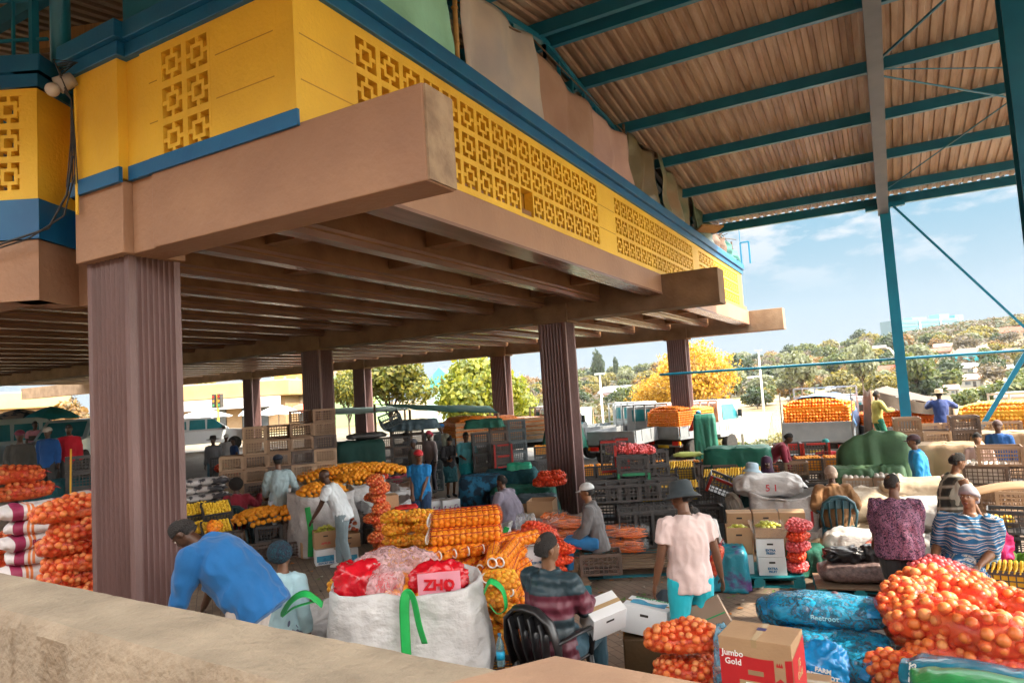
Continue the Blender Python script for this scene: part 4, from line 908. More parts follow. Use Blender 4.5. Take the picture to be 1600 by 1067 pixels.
def sack(loc, rotz, label, m, dims=(.85, .48, .19), group=None, seed=0, rot=None, txt=None, ink=None, cat='sack', name='sack', amp=.018):
    o = thing(name, label, cat, loc if len(loc) == 3 else (*loc, 0), rotz, group)
    if rot: o.rotation_euler = rot
    b = MB(); hull(b, *dims, .42, 34, 36, amp, 7, seed); L_, W_, H_ = dims
    def wp(v):
        x, y, z = v; t = abs(x)/(L_/2); q = abs(y)/(W_/2); k = 1-.45*sm(.55, 1, t)*(.4+.6*sm(.2, .9, q)); cr = .010*math.sin(x*38+seed*3+6*nz3(x*3, y*3, seed))*t*t+.012*nz3(x*16, y*7, z*9+seed)
        return (x+.03*nz3(y*5, seed, 1), y*(1+.10*nz3(x*3+seed, 1, 2)+.06*t), H_/2+(z-H_/2)*k+.10*H_*nz3(x*4, y*4, seed)+cr)
    b.v = [wp(v) for v in b.v]; b.build('sack_body', m, o, smooth=True)
    b = MB(); x = dims[0]/2*.97
    b.tube([(x-.04, 0, dims[2]*.5), (x+.03, 0, dims[2]*.5), (x+.07, 0, dims[2]*.45)], [(dims[1]*.42, .05), (dims[1]*.40, .012), (dims[1]*.42, .006)], 14, up=(0, 0, 1)); b.build('seam', m, o, smooth=True)
    if txt: text('printed_lettering', txt, dims[2]*.42, ink or M_rink, o, (.04, -dims[1]/2*1.03, dims[2]*.5), (R(90), 0, 0), bold=.002)
    return o
def bulkbag(loc, rotz, label, w=1., d=1., h=1.05, m=None, straps=True, seed=0, slump=.06, txt=None, group=None, top=1.0, lean=(0, 0), cat='bulk bag', topz=None):
    o = thing('bulk_bag', label, cat, loc if len(loc) == 3 else (*loc, 0), rotz, group); b = MB(); n = 110; rings = []; m = m or M_woven
    for k in range(31):
        t = k/30; r_ = []
        for j in range(n):
            a = 2*math.pi*j/n; c_, s_ = math.cos(a), math.sin(a); q = (abs(c_)**5+abs(s_)**5)**(-1/5); q = min(q, 1.28)
            bul = 1+.07*math.sin(math.pi*t)+slump*1.2*nz3(c_*1.6+seed, s_*1.6, t*2.2)+.02*nz3(c_*5, s_*5+seed, t*5)-.075*abs(nz3(c_*2.6+seed, s_*2.6, t*2.6))-.035*abs(nz3(c_*8, s_*8+seed, t*6))+.02*nz3(c_*14, s_*14, t*3+seed); tp = 1-(1-top)*t
            z = h*t+(.05*math.cos(2*a)*slump*10 if t > .95 else 0)*t+(.06*nz3(c_*2+seed, s_*2, 1) if t > .9 else 0)
            r_.append((w/2*q*c_*bul*tp+lean[0]*t*t, d/2*q*s_*bul*tp+lean[1]*t*t, z))
        rings.append(r_)
    # rolled rim and a little of the inside
    last = rings[-1]; rings.append([(p[0]*.97, p[1]*.97, p[2]+.012) for p in last]); rings.append([(p[0]*.92, p[1]*.92, p[2]-.10) for p in last]); rings.append([(p[0]*.3, p[1]*.3, p[2]-.16) for p in last])
    b.rings(rings); b.build('bag_body', m, o, smooth=True)
    if straps:
        for sx in (-1, 1):
            for sy in (-1, 1):
                X, Y = sx*w/2*.80*top+lean[0], sy*d/2*.80*top+lean[1]; s_ = MB(); pts = [(X*1.05, Y*1.12, h*.98), (X*1.16, Y*1.22, h+.09), (X*1.24+.03, Y*1.25, h+.12), (X*1.30, Y*1.18, h+.02), (X*1.24, Y*1.12, h-.10)]
                s_.strap(pts, (.03, .004), up=(1, 0, 0)); s_.build('strap', M_strap, o, smooth=True)
    if txt: text('handwritten_marking', txt[0], txt[1], txt[2], o, (txt[3], -d/2*1.10, h*txt[4]), (R(88), 0, 0))
    return o
def tarp(loc, rotz, label, w, d, h, m, seed=0, over=.05, folds=.035, cat='tarpaulin', top=None, name='tarpaulin', drop=None, group=None, flare=.12):
    """cloth draped over a block w x d x h, hanging in folds"""
    o = thing(name, label, cat, loc if len(loc) == 3 else (*loc, 0), rotz, group); b = MB(); n = 72; rings = []; dr = drop or h*.98
    per = []
    for j in range(n):
        a = 2*math.pi*j/n; c_, s_ = math.cos(a), math.sin(a); q = min((abs(c_)**9+abs(s_)**9)**(-1/9), 1.36); per.append((c_*q, s_*q, a))
    topf = top or (lambda x, y: 0)
    for k in range(7):
        t = k/6; rings.append([(w/2*x*t, d/2*y*t, h+topf(x*t, y*t)-.16*min(w, .5)*abs(nz3(x*t*1.9+seed, y*t*1.9, 2))-.03*abs(nz3(x*t*6, y*t*6+seed, 5))) for x, y, a in per])
    for k in range(1, 11):
        t = k/10; r_ = []
        for x, y, a in per:
            f_ = folds*(.35+t)*math.sin(a*11+3*nz3(a*.9, seed, 0)*3)+folds*.9*t*nz3(a*4, t*2, seed); q = 1+f_+flare*t**1.5+over; L_ = dr*(1+.13*nz3(a*1.7+seed, 3, 0))
            q -= .16*abs(nz3(a*3.1, t*1.3, seed+4))*(.3+t)+.07*abs(nz3(a*8, t*2, seed+8))-.05; r_.append((w/2*x*q, d/2*y*q, max(.01, h+topf(x, y)-L_*t-.05*abs(nz3(a*5, seed, t)))))
        rings.append(r_)
    b.rings(rings, cap=False); c = b.build('cloth', m, o, smooth=True); s = c.modifiers.new('s', 'SOLIDIFY'); s.thickness = .006; return o
# chairs, pallets, tables
def monobloc(loc, rotz, label, m, s=1., arms=True):
    o = thing('plastic_chair', label, 'chair', loc, rotz); o.scale = (s, s, s)
    b = MB(); b.grid(lambda u_, v_: ((u_-.5)*(.44-.04*v_), -.21+.42*(1-v_), .43-.018*math.sin(u_*math.pi)-.012*v_), 8, 8); c = b.build('seat', m, o, smooth=True); c.modifiers.new('s', 'SOLIDIFY').thickness = .014
    b = MB(); pts = [(-.21, -.20, .43), (-.235, -.235, .62), (-.20, -.265, .78), (-.10, -.285, .86), (0, -.29, .875), (.10, -.285, .86), (.20, -.265, .78), (.235, -.235, .62), (.21, -.20, .43)]; b.tube(pts, [(.018, .042)]*9, 8); b.build('back_frame', m, o, smooth=True)
    for q in (-.135, -.045, .045, .135):
        b = MB(); b.tube([(q*.8, -.20, .42), (q, -.25, .60), (q*1.05, -.282, .83-abs(q)*.3)], [(.010, .040), (.010, .046), (.010, .052)], 8, up=(0, 1, 0)); b.build('back_slat', m, o, smooth=True)
    b = MB(); b.grid(lambda u_, v_: ((u_-.5)*(.40), -.262-.022*v_+.01*math.cos((u_-.5)*3), .70+.16*v_*math.sin(R(20)+u_*R(140))), 10, 4); c = b.build('back_panel', m, o, smooth=True); c.modifiers.new('s', 'SOLIDIFY').thickness = .01
    for sx in (-1, 1):
        for sy in (-1, 1):
            b = MB(); b.tube([(sx*.20, sy*.19, .43), (sx*.24, sy*.23, 0)], [(.034, .026), (.022, .018)], 8); b.build('leg', m, o, smooth=True)
        if arms: b = MB(); b.tube([(sx*.235, -.235, .64), (sx*.27, -.05, .665), (sx*.26, .16, .65), (sx*.235, .21, .60), (sx*.21, .19, .43)], [(.026, .012)]*5, 8, up=(0, 0, 1)); b.build('armrest', m, o, smooth=True)
    return o
M_pal = mat('pallet_wood', (.24, .16, .10), (.15, .10, .065), 4, .8, .3, 20, mapscale=(1, 6, 1)); M_palb = mat('blue_pallet_paint', (.01, .20, .28), (.02, .14, .19), 6, .7, .2, 20)
def pallet(loc, rotz, label, w=1.2, d=1., top=None, m=None, group=None):
    o = thing('pallet', label, 'pallet', loc, rotz, group); n = 8
    for i in range(n): b = MB(); y = -d/2+.05+i*(d-.1)/(n-1); b.b2((-w/2, y-.045, .122), (w/2, y+.045, .142)); b.build('deck_board', top or M_pal, o)
    for y in (-d/2+.05, 0, d/2-.05):
        b = MB()
        b.b2((-w/2, y-.048, 0), (w/2, y+.048, .018)); b.build('bottom_board', m or M_palb, o)
        for x in (-w/2+.07, 0, w/2-.07): b = MB(); b.b2((x-.07, y-.048, .0185), (x+.07, y+.048, .1)); b.build('block', m or M_palb, o)
    for x in (-w/2+.07, 0, w/2-.07): b = MB(); b.b2((x-.05, -d/2, .1005), (x+.05, d/2, .1215)); b.build('stringer', m or M_palb, o)
    return o
# leafy crowns from many small faces
def leafmesh(name, n, rx, rz_h, leaf, mats_, seed=0, clumps=14, hollow=.35, aspect=1.6):
    rr = np.random.RandomState(seed); cl = []
    for i in range(clumps):
        v = rr.normal(size=3); v /= np.linalg.norm(v); v[2] = abs(v[2])*1.1-.35; q = rr.uniform(.35, .85); cl.append((v*q*np.array([rx, rx, rz_h])*.75, rr.uniform(.28, .52)*rx))
    cl.append((np.zeros(3), rx*.55)); V = []; F = []; MI = []
    tot = sum(c[1]**2 for c in cl)
    for ci, (c, r) in enumerate(cl):
        k = int(n*r*r/tot); d = rr.normal(size=(k, 3)); d /= np.linalg.norm(d, axis=1)[:, None]; rad = r*(hollow+(1-hollow)*rr.uniform(0, 1, (k, 1))**.4)*(1+.25*np.sin(d[:, :1]*5+ci)*np.cos(d[:, 1:2]*6)); p = c+d*rad*np.array([1, 1, .85])
        a = rr.normal(size=(k, 3)); a /= np.linalg.norm(a, axis=1)[:, None]; b = np.cross(a, d+.3*rr.normal(size=(k, 3))); b /= np.linalg.norm(b, axis=1)[:, None]+1e-9; s = leaf*rr.uniform(.6, 1.3, (k, 1))
        q = np.stack([p-a*s*aspect*.5, p+b*s*.5, p+a*s*aspect*.5, p-b*s*.5], 1); o = sum(len(x) for x in V)*4 if False else None
        V.append(q.reshape(-1, 3)); MI += list(rr.randint(0, len(mats_), k))
    V = np.concatenate(V); nf = len(V)//4; me = bpy.data.meshes.new(name); me.vertices.add(len(V)); me.vertices.foreach_set('co', V.ravel().astype('f')); me.loops.add(nf*4); me.loops.foreach_set('vertex_index', np.arange(nf*4, dtype='i')); me.polygons.add(nf); me.polygons.foreach_set('loop_start', np.arange(0, nf*4, 4, dtype='i')); me.polygons.foreach_set('loop_total', np.full(nf, 4, 'i'))
    for m in mats_: me.materials.append(m)
    me.polygons.foreach_set('material_index', np.array(MI[:nf], 'i')); me.update(); me.validate(); return me
def leafm(name, c, tr=.35):
    m = mat(name, c, tuple(x*.62 for x in c), .9, .6, contrast=(.4, .6)); n = m.node_tree.nodes; l = m.node_tree.links.new; b = n['Principled BSDF']
    t = n.new('ShaderNodeBsdfTranslucent'); t.inputs[0].default_value = (c[0]*1.2, c[1]*1.2, c[2]*.8, 1); mx = n.new('ShaderNodeMixShader'); mx.inputs[0].default_value = tr; l(b.outputs[0], mx.inputs[1]); l(t.outputs[0], mx.inputs[2]); l(mx.outputs[0], n['Material Output'].inputs[0]); return m
M_bark = mat('bark', (.12, .08, .055), (.07, .05, .035), 9, .9, .6, 20, mapscale=(1, 1, .3))
def trunk_mb(h, r, crown_r, crown_z, seed=0, limbs=7):
    rr = random.Random(seed); m = MB(); top = (rr.uniform(-.1, .1)*h, rr.uniform(-.1, .1)*h, crown_z); m.tube([(0, 0, -.3), (0, 0, h*.15), (top[0]*.5, top[1]*.5, h*.35), top], [r*1.3, r, r*.8, r*.3], 8)
    for i in range(limbs):
        a = 2*math.pi*i/limbs+rr.uniform(-.4, .4); q = rr.uniform(.3, .75); s_ = Vector((top[0]*q, top[1]*q, crown_z*(.35+.5*q*.7))); e = Vector((math.cos(a)*crown_r*.7, math.sin(a)*crown_r*.7, crown_z+rr.uniform(-.3, .4)*crown_r)); m.tube([s_, s_.lerp(e, .5)+Vector((0, 0, .1*crown_r)), e], [r*.4, r*.25, r*.08], 6)
    return m
TREEP = {}
def tree(kind, loc, label, s=1., group=None, cat='tree', sz=None, rot=None):
    if kind not in TREEP:
        c, n, rx, rh, leaf, h, seed, clumps = dict(yellow=([(.50, .27, .02), (.38, .20, .02), (.56, .34, .045)], 15000, 4.6, 3.9, .17, 4.3, 1, 26), lime=([(.22, .24, .02), (.30, .29, .025), (.13, .165, .015)], 16000, 3.4, 3.1, .20, 2.6, 2, 22), olive=([(.16, .17, .025), (.24, .21, .03), (.09, .11, .018)], 7000, 2.6, 2.9, .20, 3.0, 3, 16),
            fgreen=([(.085, .11, .028), (.06, .085, .022), (.13, .14, .038)], 1500, 4, 3.2, .62, 2.8, 4, 12), fdark=([(.03, .055, .022), (.045, .065, .022)], 1500, 4, 3.6, .62, 3, 5, 11), fyel=([(.24, .19, .035), (.18, .15, .03), (.13, .12, .03)], 1500, 4, 3, .62, 2.8, 6, 12), forange=([(.25, .13, .03), (.18, .10, .03), (.14, .10, .035)], 1400, 4, 3, .62, 2.8, 7, 12), fgrey=([(.15, .12, .085), (.11, .09, .065)], 700, 4, 3.4, .45, 3, 8, 12), fpale=([(.20, .21, .12), (.15, .165, .09)], 1700, 4, 4.4, .62, 3.4, 9, 13))[kind]
        ms = [leafm('leaf_%s_%d' % (kind, i), q) for i, q in enumerate(c)]; root = thing('tree', label, cat); cz = h+rh*.55
        me = leafmesh('crown', n, rx, rh, leaf, ms, seed, clumps); o = bpy.data.objects.new('crown', me); COL.objects.link(o); o.parent = root; o.location = (0, 0, cz); trunk_mb(h, rx*.055, rx, cz, seed).build('trunk', M_bark, root, smooth=True); TREEP[kind] = root; CH[root.name] = kids(root); root['_p'] = 1
    r = TREEP[kind]
    if '_p' in r:
        del r['_p']; r.location = loc; r.rotation_euler = (0, 0, rot or 0); r.scale = (s, s, sz or s); tag(r, label, cat, group); return r
    o = dup(r, loc, None, label, group); o.rotation_euler = (0, 0, rot if rot is not None else rnd.uniform(0, 6)); o.scale = (s, s, sz or s)
    if not group and 'group' in o: del o['group']
    return o
# ================================================================== PEOPLE
C = cloth
knit = mat('knit', (.004, .05, .075), (.01, .012, .03), 46, .9, 1.5, 60, contrast=(.45, .55))
def patmat(name, fn):
    m = mat(name, (.3, .3, .3), None, rough=.8); n = m.node_tree.nodes; l = m.node_tree.links.new; b = n['Principled BSDF']; t = n.new('ShaderNodeTexCoord'); fn(n, l, b, t)
    z = n.new('ShaderNodeTexNoise'); z.inputs['Scale'].default_value = 9; z.inputs['Detail'].default_value = 4; l(t.outputs['Object'], z.inputs[0]); bp = n.new('ShaderNodeBump'); bp.inputs['Strength'].default_value = .5; bp.inputs['Distance'].default_value = .02; l(z.outputs[0], bp.inputs['Height']); l(bp.outputs[0], b.inputs['Normal'])
    if name.startswith('quilted'): [l(q.outputs[0], bp.inputs['Normal']) for q in n if q.bl_idname == 'ShaderNodeBump' and q != bp]
    return m
def ramp(n, l, src, stops, const=True):
    r = n.new('ShaderNodeValToRGB'); r.color_ramp.interpolation = 'CONSTANT' if const else 'LINEAR'; e = r.color_ramp.elements
    e[0].position = stops[0][0]; e[0].color = (*stops[0][1], 1); e[1].position = stops[1][0]; e[1].color = (*stops[1][1], 1)
    for p, c in stops[2:]: k = e.new(p); k.color = (*c, 1)
    l(src, r.inputs[0]); return r
def f_wax(n, l, b, t):
    w = n.new('ShaderNodeTexWave'); w.wave_type = 'RINGS'; w.inputs['Scale'].default_value = 5.5; w.inputs['Distortion'].default_value = 5; w.inputs['Detail'].default_value = .6; w.inputs['Detail Scale'].default_value = 1.2; l(t.outputs['Object'], w.inputs[0])
    r = ramp(n, l, w.outputs[1], [(0, (.01, .11, .26)), (.42, (.68, .64, .58)), (.50, (.01, .13, .30)), (.60, (.70, .66, .60)), (.70, (.02, .05, .10)), (.78, (.72, .68, .62)), (.86, (.01, .13, .30))]); l(r.outputs[0], b.inputs['Base Color'])
M_wax = patmat('wax_print', f_wax)
def f_purple(n, l, b, t):
    w = n.new('ShaderNodeTexNoise'); w.inputs['Scale'].default_value = 19; w.inputs['Detail'].default_value = 1; w.inputs['Distortion'].default_value = 2.2; l(t.outputs['Object'], w.inputs[0])
    r = ramp(n, l, w.outputs[0], [(0, (.03, .015, .04)), (.44, (.30, .12, .19)), (.49, (.04, .02, .05)), (.53, (.28, .12, .20)), (.60, (.05, .02, .06))]); l(r.outputs[0], b.inputs['Base Color'])
M_purp = patmat('purple_print', f_purple)
def f_plaid(n, l, b, t):
    mp = n.new('ShaderNodeMapping'); mp.inputs['Rotation'].default_value = (0, R(8), R(30)); l(t.outputs['Object'], mp.inputs[0]); o = []
    for d in 'XZ':
        w = n.new('ShaderNodeTexWave'); w.bands_direction = d; w.inputs['Scale'].default_value = 2.3; w.inputs['Distortion'].default_value = .5; l(mp.outputs[0], w.inputs[0]); o.append(ramp(n, l, w.outputs[1], [(0, (.03, .03, .028)), (.6, (.07, .065, .05)), (.86, (.36, .34, .28))]))
    x = n.new('ShaderNodeMixRGB'); x.blend_type = 'LIGHTEN'; x.inputs[0].default_value = 1; l(o[0].outputs[0], x.inputs[1]); l(o[1].outputs[0], x.inputs[2]); l(x.outputs[0], b.inputs['Base Color'])
M_plaid = patmat('plaid_cloth', f_plaid)
def f_check(n, l, b, t):
    c = n.new('ShaderNodeTexChecker'); c.inputs['Scale'].default_value = 46; c.inputs[1].default_value = (.42, .10, .08, 1); c.inputs[2].default_value = (.42, .33, .26, 1); l(t.outputs['Object'], c.inputs[0]); l(c.outputs[0], b.inputs['Base Color'])
M_check = patmat('red_check_cloth', f_check)
def f_puffer(n, l, b, t):
    s = n.new('ShaderNodeSeparateXYZ'); l(t.outputs['Object'], s.inputs[0]); q = n.new('ShaderNodeMapRange'); q.inputs[1].default_value = .4; q.inputs[2].default_value = 1.1; l(s.outputs[2], q.inputs[0])
    r = ramp(n, l, q.outputs[0], [(0, (.10, .02, .035)), (.30, (.018, .035, .045)), (.50, (.12, .022, .04)), (.74, (.02, .045, .06))]); l(r.outputs[0], b.inputs['Base Color']); b.inputs['Roughness'].default_value = .5; w = n.new('ShaderNodeTexWave'); w.bands_direction = 'Z'; w.inputs['Scale'].default_value = 3.2; w.inputs['Distortion'].default_value = .6; l(t.outputs['Object'], w.inputs[0]); bq = n.new('ShaderNodeBump'); bq.inputs['Strength'].default_value = 1; bq.inputs['Distance'].default_value = .016; l(w.outputs[1], bq.inputs['Height'])
M_puff = patmat('quilted_jacket', f_puffer)
def PP(u, v, z): p = G(u, v, z); return p
def pz(p, dz=0.): return (p[0], p[1], gh(p[0], p[1])+dz)
step = MB(); q = at(400, 950, 5.4); step.box((q[0]-.2, q[1]-.1, .17), (2.6, 1.1, .34), rz=R(0)); tag(step.build('kerb_step', M_wall, bevel=.02), kind='structure')
# foreground
person((*at(392, 950, 5.45), .34), 62, 'man in a loose bright blue tunic bending over beside the front column', 'blue_tunic', (.004, .115, .34), 'trousers', (.50, .44, .40), hip=.98, lean=47, pitch=30, s=1.06, wide=1.35, near=2, sleeves='34', hands=((-.22, .62, .62), (.24, .60, .60)), hair='short')
person(G(437, 862, 1.50), -35, 'woman in a dark blue knitted hat and pale blue jersey behind the bending man', 'long', (.36, .55, .62), 'skirt', (.1, .12, .2), hip=.86, s=.93, near=2, hat='puffy', hat_c=(.01, .05, .08), hair=None, sleeves='long', skin='mid', wide=1.1)
p = G(852, 843, 1.52)
t, k = person((*p, 0), -38, 'seated woman in a navy and maroon quilted jacket with a white box on her lap', 'jacket', M_puff, 'trousers', (.03, .09, .13), sit=True, hip=.52, s=1.17, wide=1.12, near=2, feet=SITF, hands=((-.12, .40, .74), (.12, .42, .76)), sleeves='long', skin='brown', hair='short', yaw=-22, lean=2, shoes=(.02, .02, .02))
wc = p
person((*G(1068, 768, 1.80), 0), 22, 'young man in a pale pink T-shirt, turquoise shorts and dark bucket hat', 'tshirt', (.70, .55, .53), 'shorts', (.01, .50, .62), hip=.96, s=1.05, wide=1.12, near=2, hat='bucket', hat_c=(.03, .045, .055), yaw=48, pitch=14, lean=2, skin='mid', hands=((-.34, .02, .86), (.36, .05, .72)), feet=((-.14, 0, .07), (.14, .05, .07)))
g5 = G(930, 762, 1.36)
person((*g5, .0), 84, 'man in a grey jersey, blue trousers and white cap seated on a crate', 'hoodie', (.12, .115, .12), 'trousers', (.01, .15, .38), sit=True, hip=.56, s=1.04, feet=((-.12, .42, .18), (.14, .52, .16)), hands=((-.12, .36, .60), (.12, .36, .60)), sleeves='long', hat='cap', hat_c=(.55, .58, .60), skin='brown', near=1, lean=12, hair='short', shoes=None)
person((*G(540, 890), 0), 72, 'bald man in a white shirt and rolled jeans reaching down to a fruit box', 'tshirt', (.68, .74, .78), 'trousers', (.20, .27, .30), hip=.93, s=1.02, wide=1.15, near=1, lean=26, pitch=10, hair=None, hands=((-.16, .62, .62), (.30, .0, .70)), skin='dark', feet=((-.13, -.12, .07), (.12, .14, .07)), shoes=(.6, .6, .6))
person((*G(440, 861), 0), 8, 'man in a light blue-grey top, white shorts, navy cap and red shoes seen from behind', 'long', (.34, .46, .50), 'shorts', (.52, .58, .66), hip=.94, s=1.07, near=1, hat='cap', hat_c=(.015, .025, .05), sleeves='long', hands=((-.2, .30, 1.0), (.30, .22, 1.02)), feet=((-.10, 0, .07), (.17, .06, .07)), shoes=(.55, .01, .02), skin='mid')
person((*G(372, 862), 0), -12, 'seated woman with a black afro and maroon sweatshirt raising one hand', 'hoodie', (.26, .012, .03), 'trousers', (.28, .33, .42), sit=True, hip=.52, s=1.06, near=1, wide=1.1, hair='afro', sleeves='long', feet=((-.2, .42, .07), (.26, .36, .07)), hands=((-.22, .3, .62), (.38, .30, 1.02)), skin='dark', elbow=(-.1, -.6, -.9))
person((*G(662, 842), 0), 160, 'man in a bright blue T-shirt and red cap holding an orange net bag', 'tshirt', (.005, .20, .52), 'trousers', (.015, .05, .13), hip=.93, s=1.02, near=1, wide=1.15, hat='cap', hat_c=(.60, .02, .03), yaw=35, hands=((-.05, .26, .74), (.08, .26, .74)), skin='mid')
person((*G(705, 776), 0), 200, 'woman in a black jacket and dark teal skirt looking at a phone', 'jacket', (.03, .03, .035), 'skirt', (.02, .13, .16), hip=.92, s=.98, near=1, hair='bun', sleeves='long', hands=((.05, .34, 1.1), (.16, .32, 1.08)), pitch=25, skin='brown', yaw=-30)
person((*G(733, 776), 0), 182, 'woman in a light blue and teal dress standing beside the woman in black', 'tshirt', (.08, .36, .42), 'longskirt', (.01, .33, .38), hip=.93, s=1.03, near=1, hair='braid', wide=1.25, sleeves='elbow', hands=((-.30, .05, .75), (.1, .30, 1.08)), skin='mid', bust=.02)
person((*at(673, 700, 20.5), 0), 130, 'person in a pale patterned shirt and red headscarf among the dark crates', 'tshirt', (.42, .36, .36), 'trousers', (.05, .05, .07), hip=.93, s=1.05, hat='scarf', hat_c=(.5, .04, .08), sleeves='long')
person((*at(692, 700, 22), 0), 150, 'man in a khaki shirt and royal blue cap behind the two women', 'tshirt', (.22, .22, .16), 'trousers', (.05, .05, .07), hip=.93, s=1.12, hat='cap', hat_c=(.01, .12, .35), sleeves='long')
person((*at(650, 720, 18.3), 0), 120, 'man in a khaki coat and grey woollen hat left of the blue T-shirt man', 'jacket', (.14, .12, .09), 'trousers', (.05, .05, .07), hip=.93, s=1.0, hat='beanie', hat_c=(.10, .11, .13), sleeves='long')
person((*at(638, 720, 20.5), 0), 100, 'person in a navy jacket with black hair behind the grey hat', 'jacket', (.02, .04, .12), 'trousers', (.05, .05, .07), hip=.93, s=1.05, hair='braid', sleeves='long')
person((*at(576, 715, 21), 0), 175, 'woman in a bright red hooded dress in front of the green covered crates', 'tshirt', (.55, .01, .02), 'longskirt', (.50, .01, .02), hip=.93, s=1.04, hat='hood', hat_c=(.55, .01, .025), sleeves='long', hair=None, wide=1.1)
person((*at(617, 735, 17.5), 0), 20, 'woman in a maroon jersey and pink scarf sitting with raised arms', 'hoodie', (.30, .012, .05), 'trousers', (.04, .10, .06), sit=True, hip=.35, s=1., hair='bun', sleeves='long', feet=((-.2, .5, .07), (.2, .5, .07)), hands=((-.2, .2, .95), (.22, .18, .95)), lean=-8)
person((*at(556, 715, 21.5), 0), 170, 'person in dark clothes with a teal headscarf beside the tan sacks', 'jacket', (.03, .03, .03), 'trousers', (.04, .04, .04), hip=.9, s=.95, hat='scarf', hat_c=(.2, .42, .42), sleeves='long')
g31 = G(796, 742, 1.28)
person((*g31, 0), 62, 'large seated woman in a lilac-grey hoodie and red checked skirt', 'hoodie', (.24, .22, .29), 'longskirt', M_check, sit=True, hip=.42, s=1.05, wide=1.65, near=1, hair='short', sleeves='long', feet=((-.2, .42, .07), (.2, .42, .07)), hands=((-.2, .42, .62), (.18, .45, .6)), lean=16, skin='mid', shoes=None)
person((*at(781, 760, 14.5), 0), 170, 'child with black hair sitting among the cloth bundles', 'tshirt', (.03, .06, .12), 'trousers', (.03, .05, .08), sit=True, hip=.30, s=.85, sleeves='long', feet=((-.2, .4, .07), (.2, .4, .07)), hands=((-.1, .3, .4), (.1, .3, .4)))
person((*G(1100, 723), 0), 25, 'man in a red jacket and blue cap leaning on the far truck', 'jacket', (.60, .04, .02), 'trousers', (.03, .03, .035), hip=.93, s=1.02, hat='cap', hat_c=(.02, .25, .5), sleeves='long', lean=12, hands=((-.2, .45, 1.1), (.2, .4, 1.1)))
person((*G(1108, 775, 1.20), 0), 150, 'person in a printed white T-shirt bending forward behind the pink T-shirt man', 'tshirt', (.62, .62, .60), 'trousers', (.05, .06, .09), sit=True, hip=.50, s=1.0, lean=38, pitch=35, feet=SITF, hands=((-.15, .45, .45), (.15, .45, .45)), sleeves='short', near=1, hair='short')
person((*G(1163, 733, 1.26), 0), -60, 'person in a light blue sun hat and dark teal coat on the white chair', 'jacket', (.02, .09, .11), 'trousers', (.05, .06, .09), sit=True, hip=.5, s=1.02, hat='bucket', hat_c=(.32, .45, .55), feet=SITF, hands=((-.15, .35, .6), (.15, .35, .6)), sleeves='long', lean=14, near=1)
person((*G(1197, 718, 1.30), 0), 190, 'woman in a navy hooded jersey holding a cup', 'hoodie', (.02, .035, .13), 'trousers', (.03, .03, .05), sit=True, hip=.5, s=1.02, hat='hood', hat_c=(.05, .015, .05), feet=SITF, hands=((-.07, .28, .82), (.07, .28, .82)), sleeves='long', hair=None, near=1)
person((*G(1200, 695, 1.25), 0), -100, 'person in a maroon top with an orange cloth bending behind the navy hood', 'tshirt', (.28, .02, .05), 'longskirt', (.70, .14, .02), hip=.88, lean=48, s=1.0, sleeves='long', hands=((-.2, .5, .5), (.2, .5, .5)))
person((*G(1290, 692, 1.18), 0), 178, 'person in a red jacket and teal woollen hat sitting below the truck tailgate', 'jacket', (.55, .02, .03), 'trousers', (.3, .2, .2), sit=True, hip=.45, s=1.0, hat='beanie', hat_c=(.02, .30, .30), feet=SITF, hands=((-.1, .3, .6), (.1, .3, .6)), sleeves='long')
g24 = G(1299, 738, 1.27)
person((*g24, 0), 12, 'person in a brown coat and pale headscarf sitting with back turned on a blue chair', 'jacket', (.26, .13, .05), 'trousers', (.05, .05, .06), sit=True, hip=.5, s=1.03, wide=1.3, hat='scarf', hat_c=(.48, .36, .28), feet=SITF, hands=((-.28, .1, .6), (.28, .1, .6)), sleeves='long', near=1)
g17 = at(1398, 780, 7.6)
person((*g17, 0), 4, 'woman in a purple printed blouse and black trousers seen from behind', 'tshirt', M_purp, 'trousers', (.02, .024, .028), hip=.93, s=.95, wide=1.5, near=2, hair='short', sleeves='34', hands=((-.24, .30, .92), (.24, .30, .92)), yaw=-40, pitch=12, skin='mid', elbow=(0, -1, .1))
g18 = at(1487, 780, 8.8)
person((*g18, 0), -62, 'woman in a sleeveless grey plaid dress standing behind the seated woman', 'dress', M_plaid, 'longskirt', M_plaid, hip=.93, s=.98, wide=1.25, near=2, hair='short', sleeves='none', hands=((-.25, .22, .85), (.24, .25, .82)), skin='brown', lean=8, pitch=14)
g19 = at(1512, 850, 7.7)
person((*g19, 0), 168, 'seated woman in a blue and white wax-print dress with a grey headscarf', 'dress', M_wax, 'longskirt', M_wax, sit=True, hip=.50, s=1.12, wide=1.5, near=2, hat='scarf', hat_c=(.30, .29, .33), sleeves='elbow', feet=SITF, hands=((-.15, .36, .62), (.24, .34, .60)), skin='brown', yaw=-8, pitch=-8, bust=.03, roll=-6, hair=None)
person((*at(1441, 740, 11.6), 0), 95, 'man striding left in a bright blue work suit with a reflective arm band', 'jacket', (.005, .24, .58), 'trousers', (.005, .24, .58), hip=.92, s=.97, near=1, hat='cap', hat_c=(.06, .03, .04), sleeves='long', feet=((-.10, .32, .08), (.12, -.42, .14)), hands=((-.26, .12, .72), (.27, .0, .72)), skin='mid', lean=8)
person((*at(1533, 740, 12.3), 0), 178, 'woman in a peach top turning behind the right-hand crates', 'tshirt', (.55, .36, .30), 'trousers', (.3, .2, .15), hip=.9, s=.92, hair='bun', sleeves='long', skin='brown')
person((*at(1563, 700, 13.6), 0), 170, 'man in a royal blue jacket and grey beanie before the right-hand fruit truck', 'jacket', (.005, .08, .30), 'trousers', (.05, .05, .06), hip=.92, s=.96, hat='beanie', hat_c=(.12, .08, .08), sleeves='long')
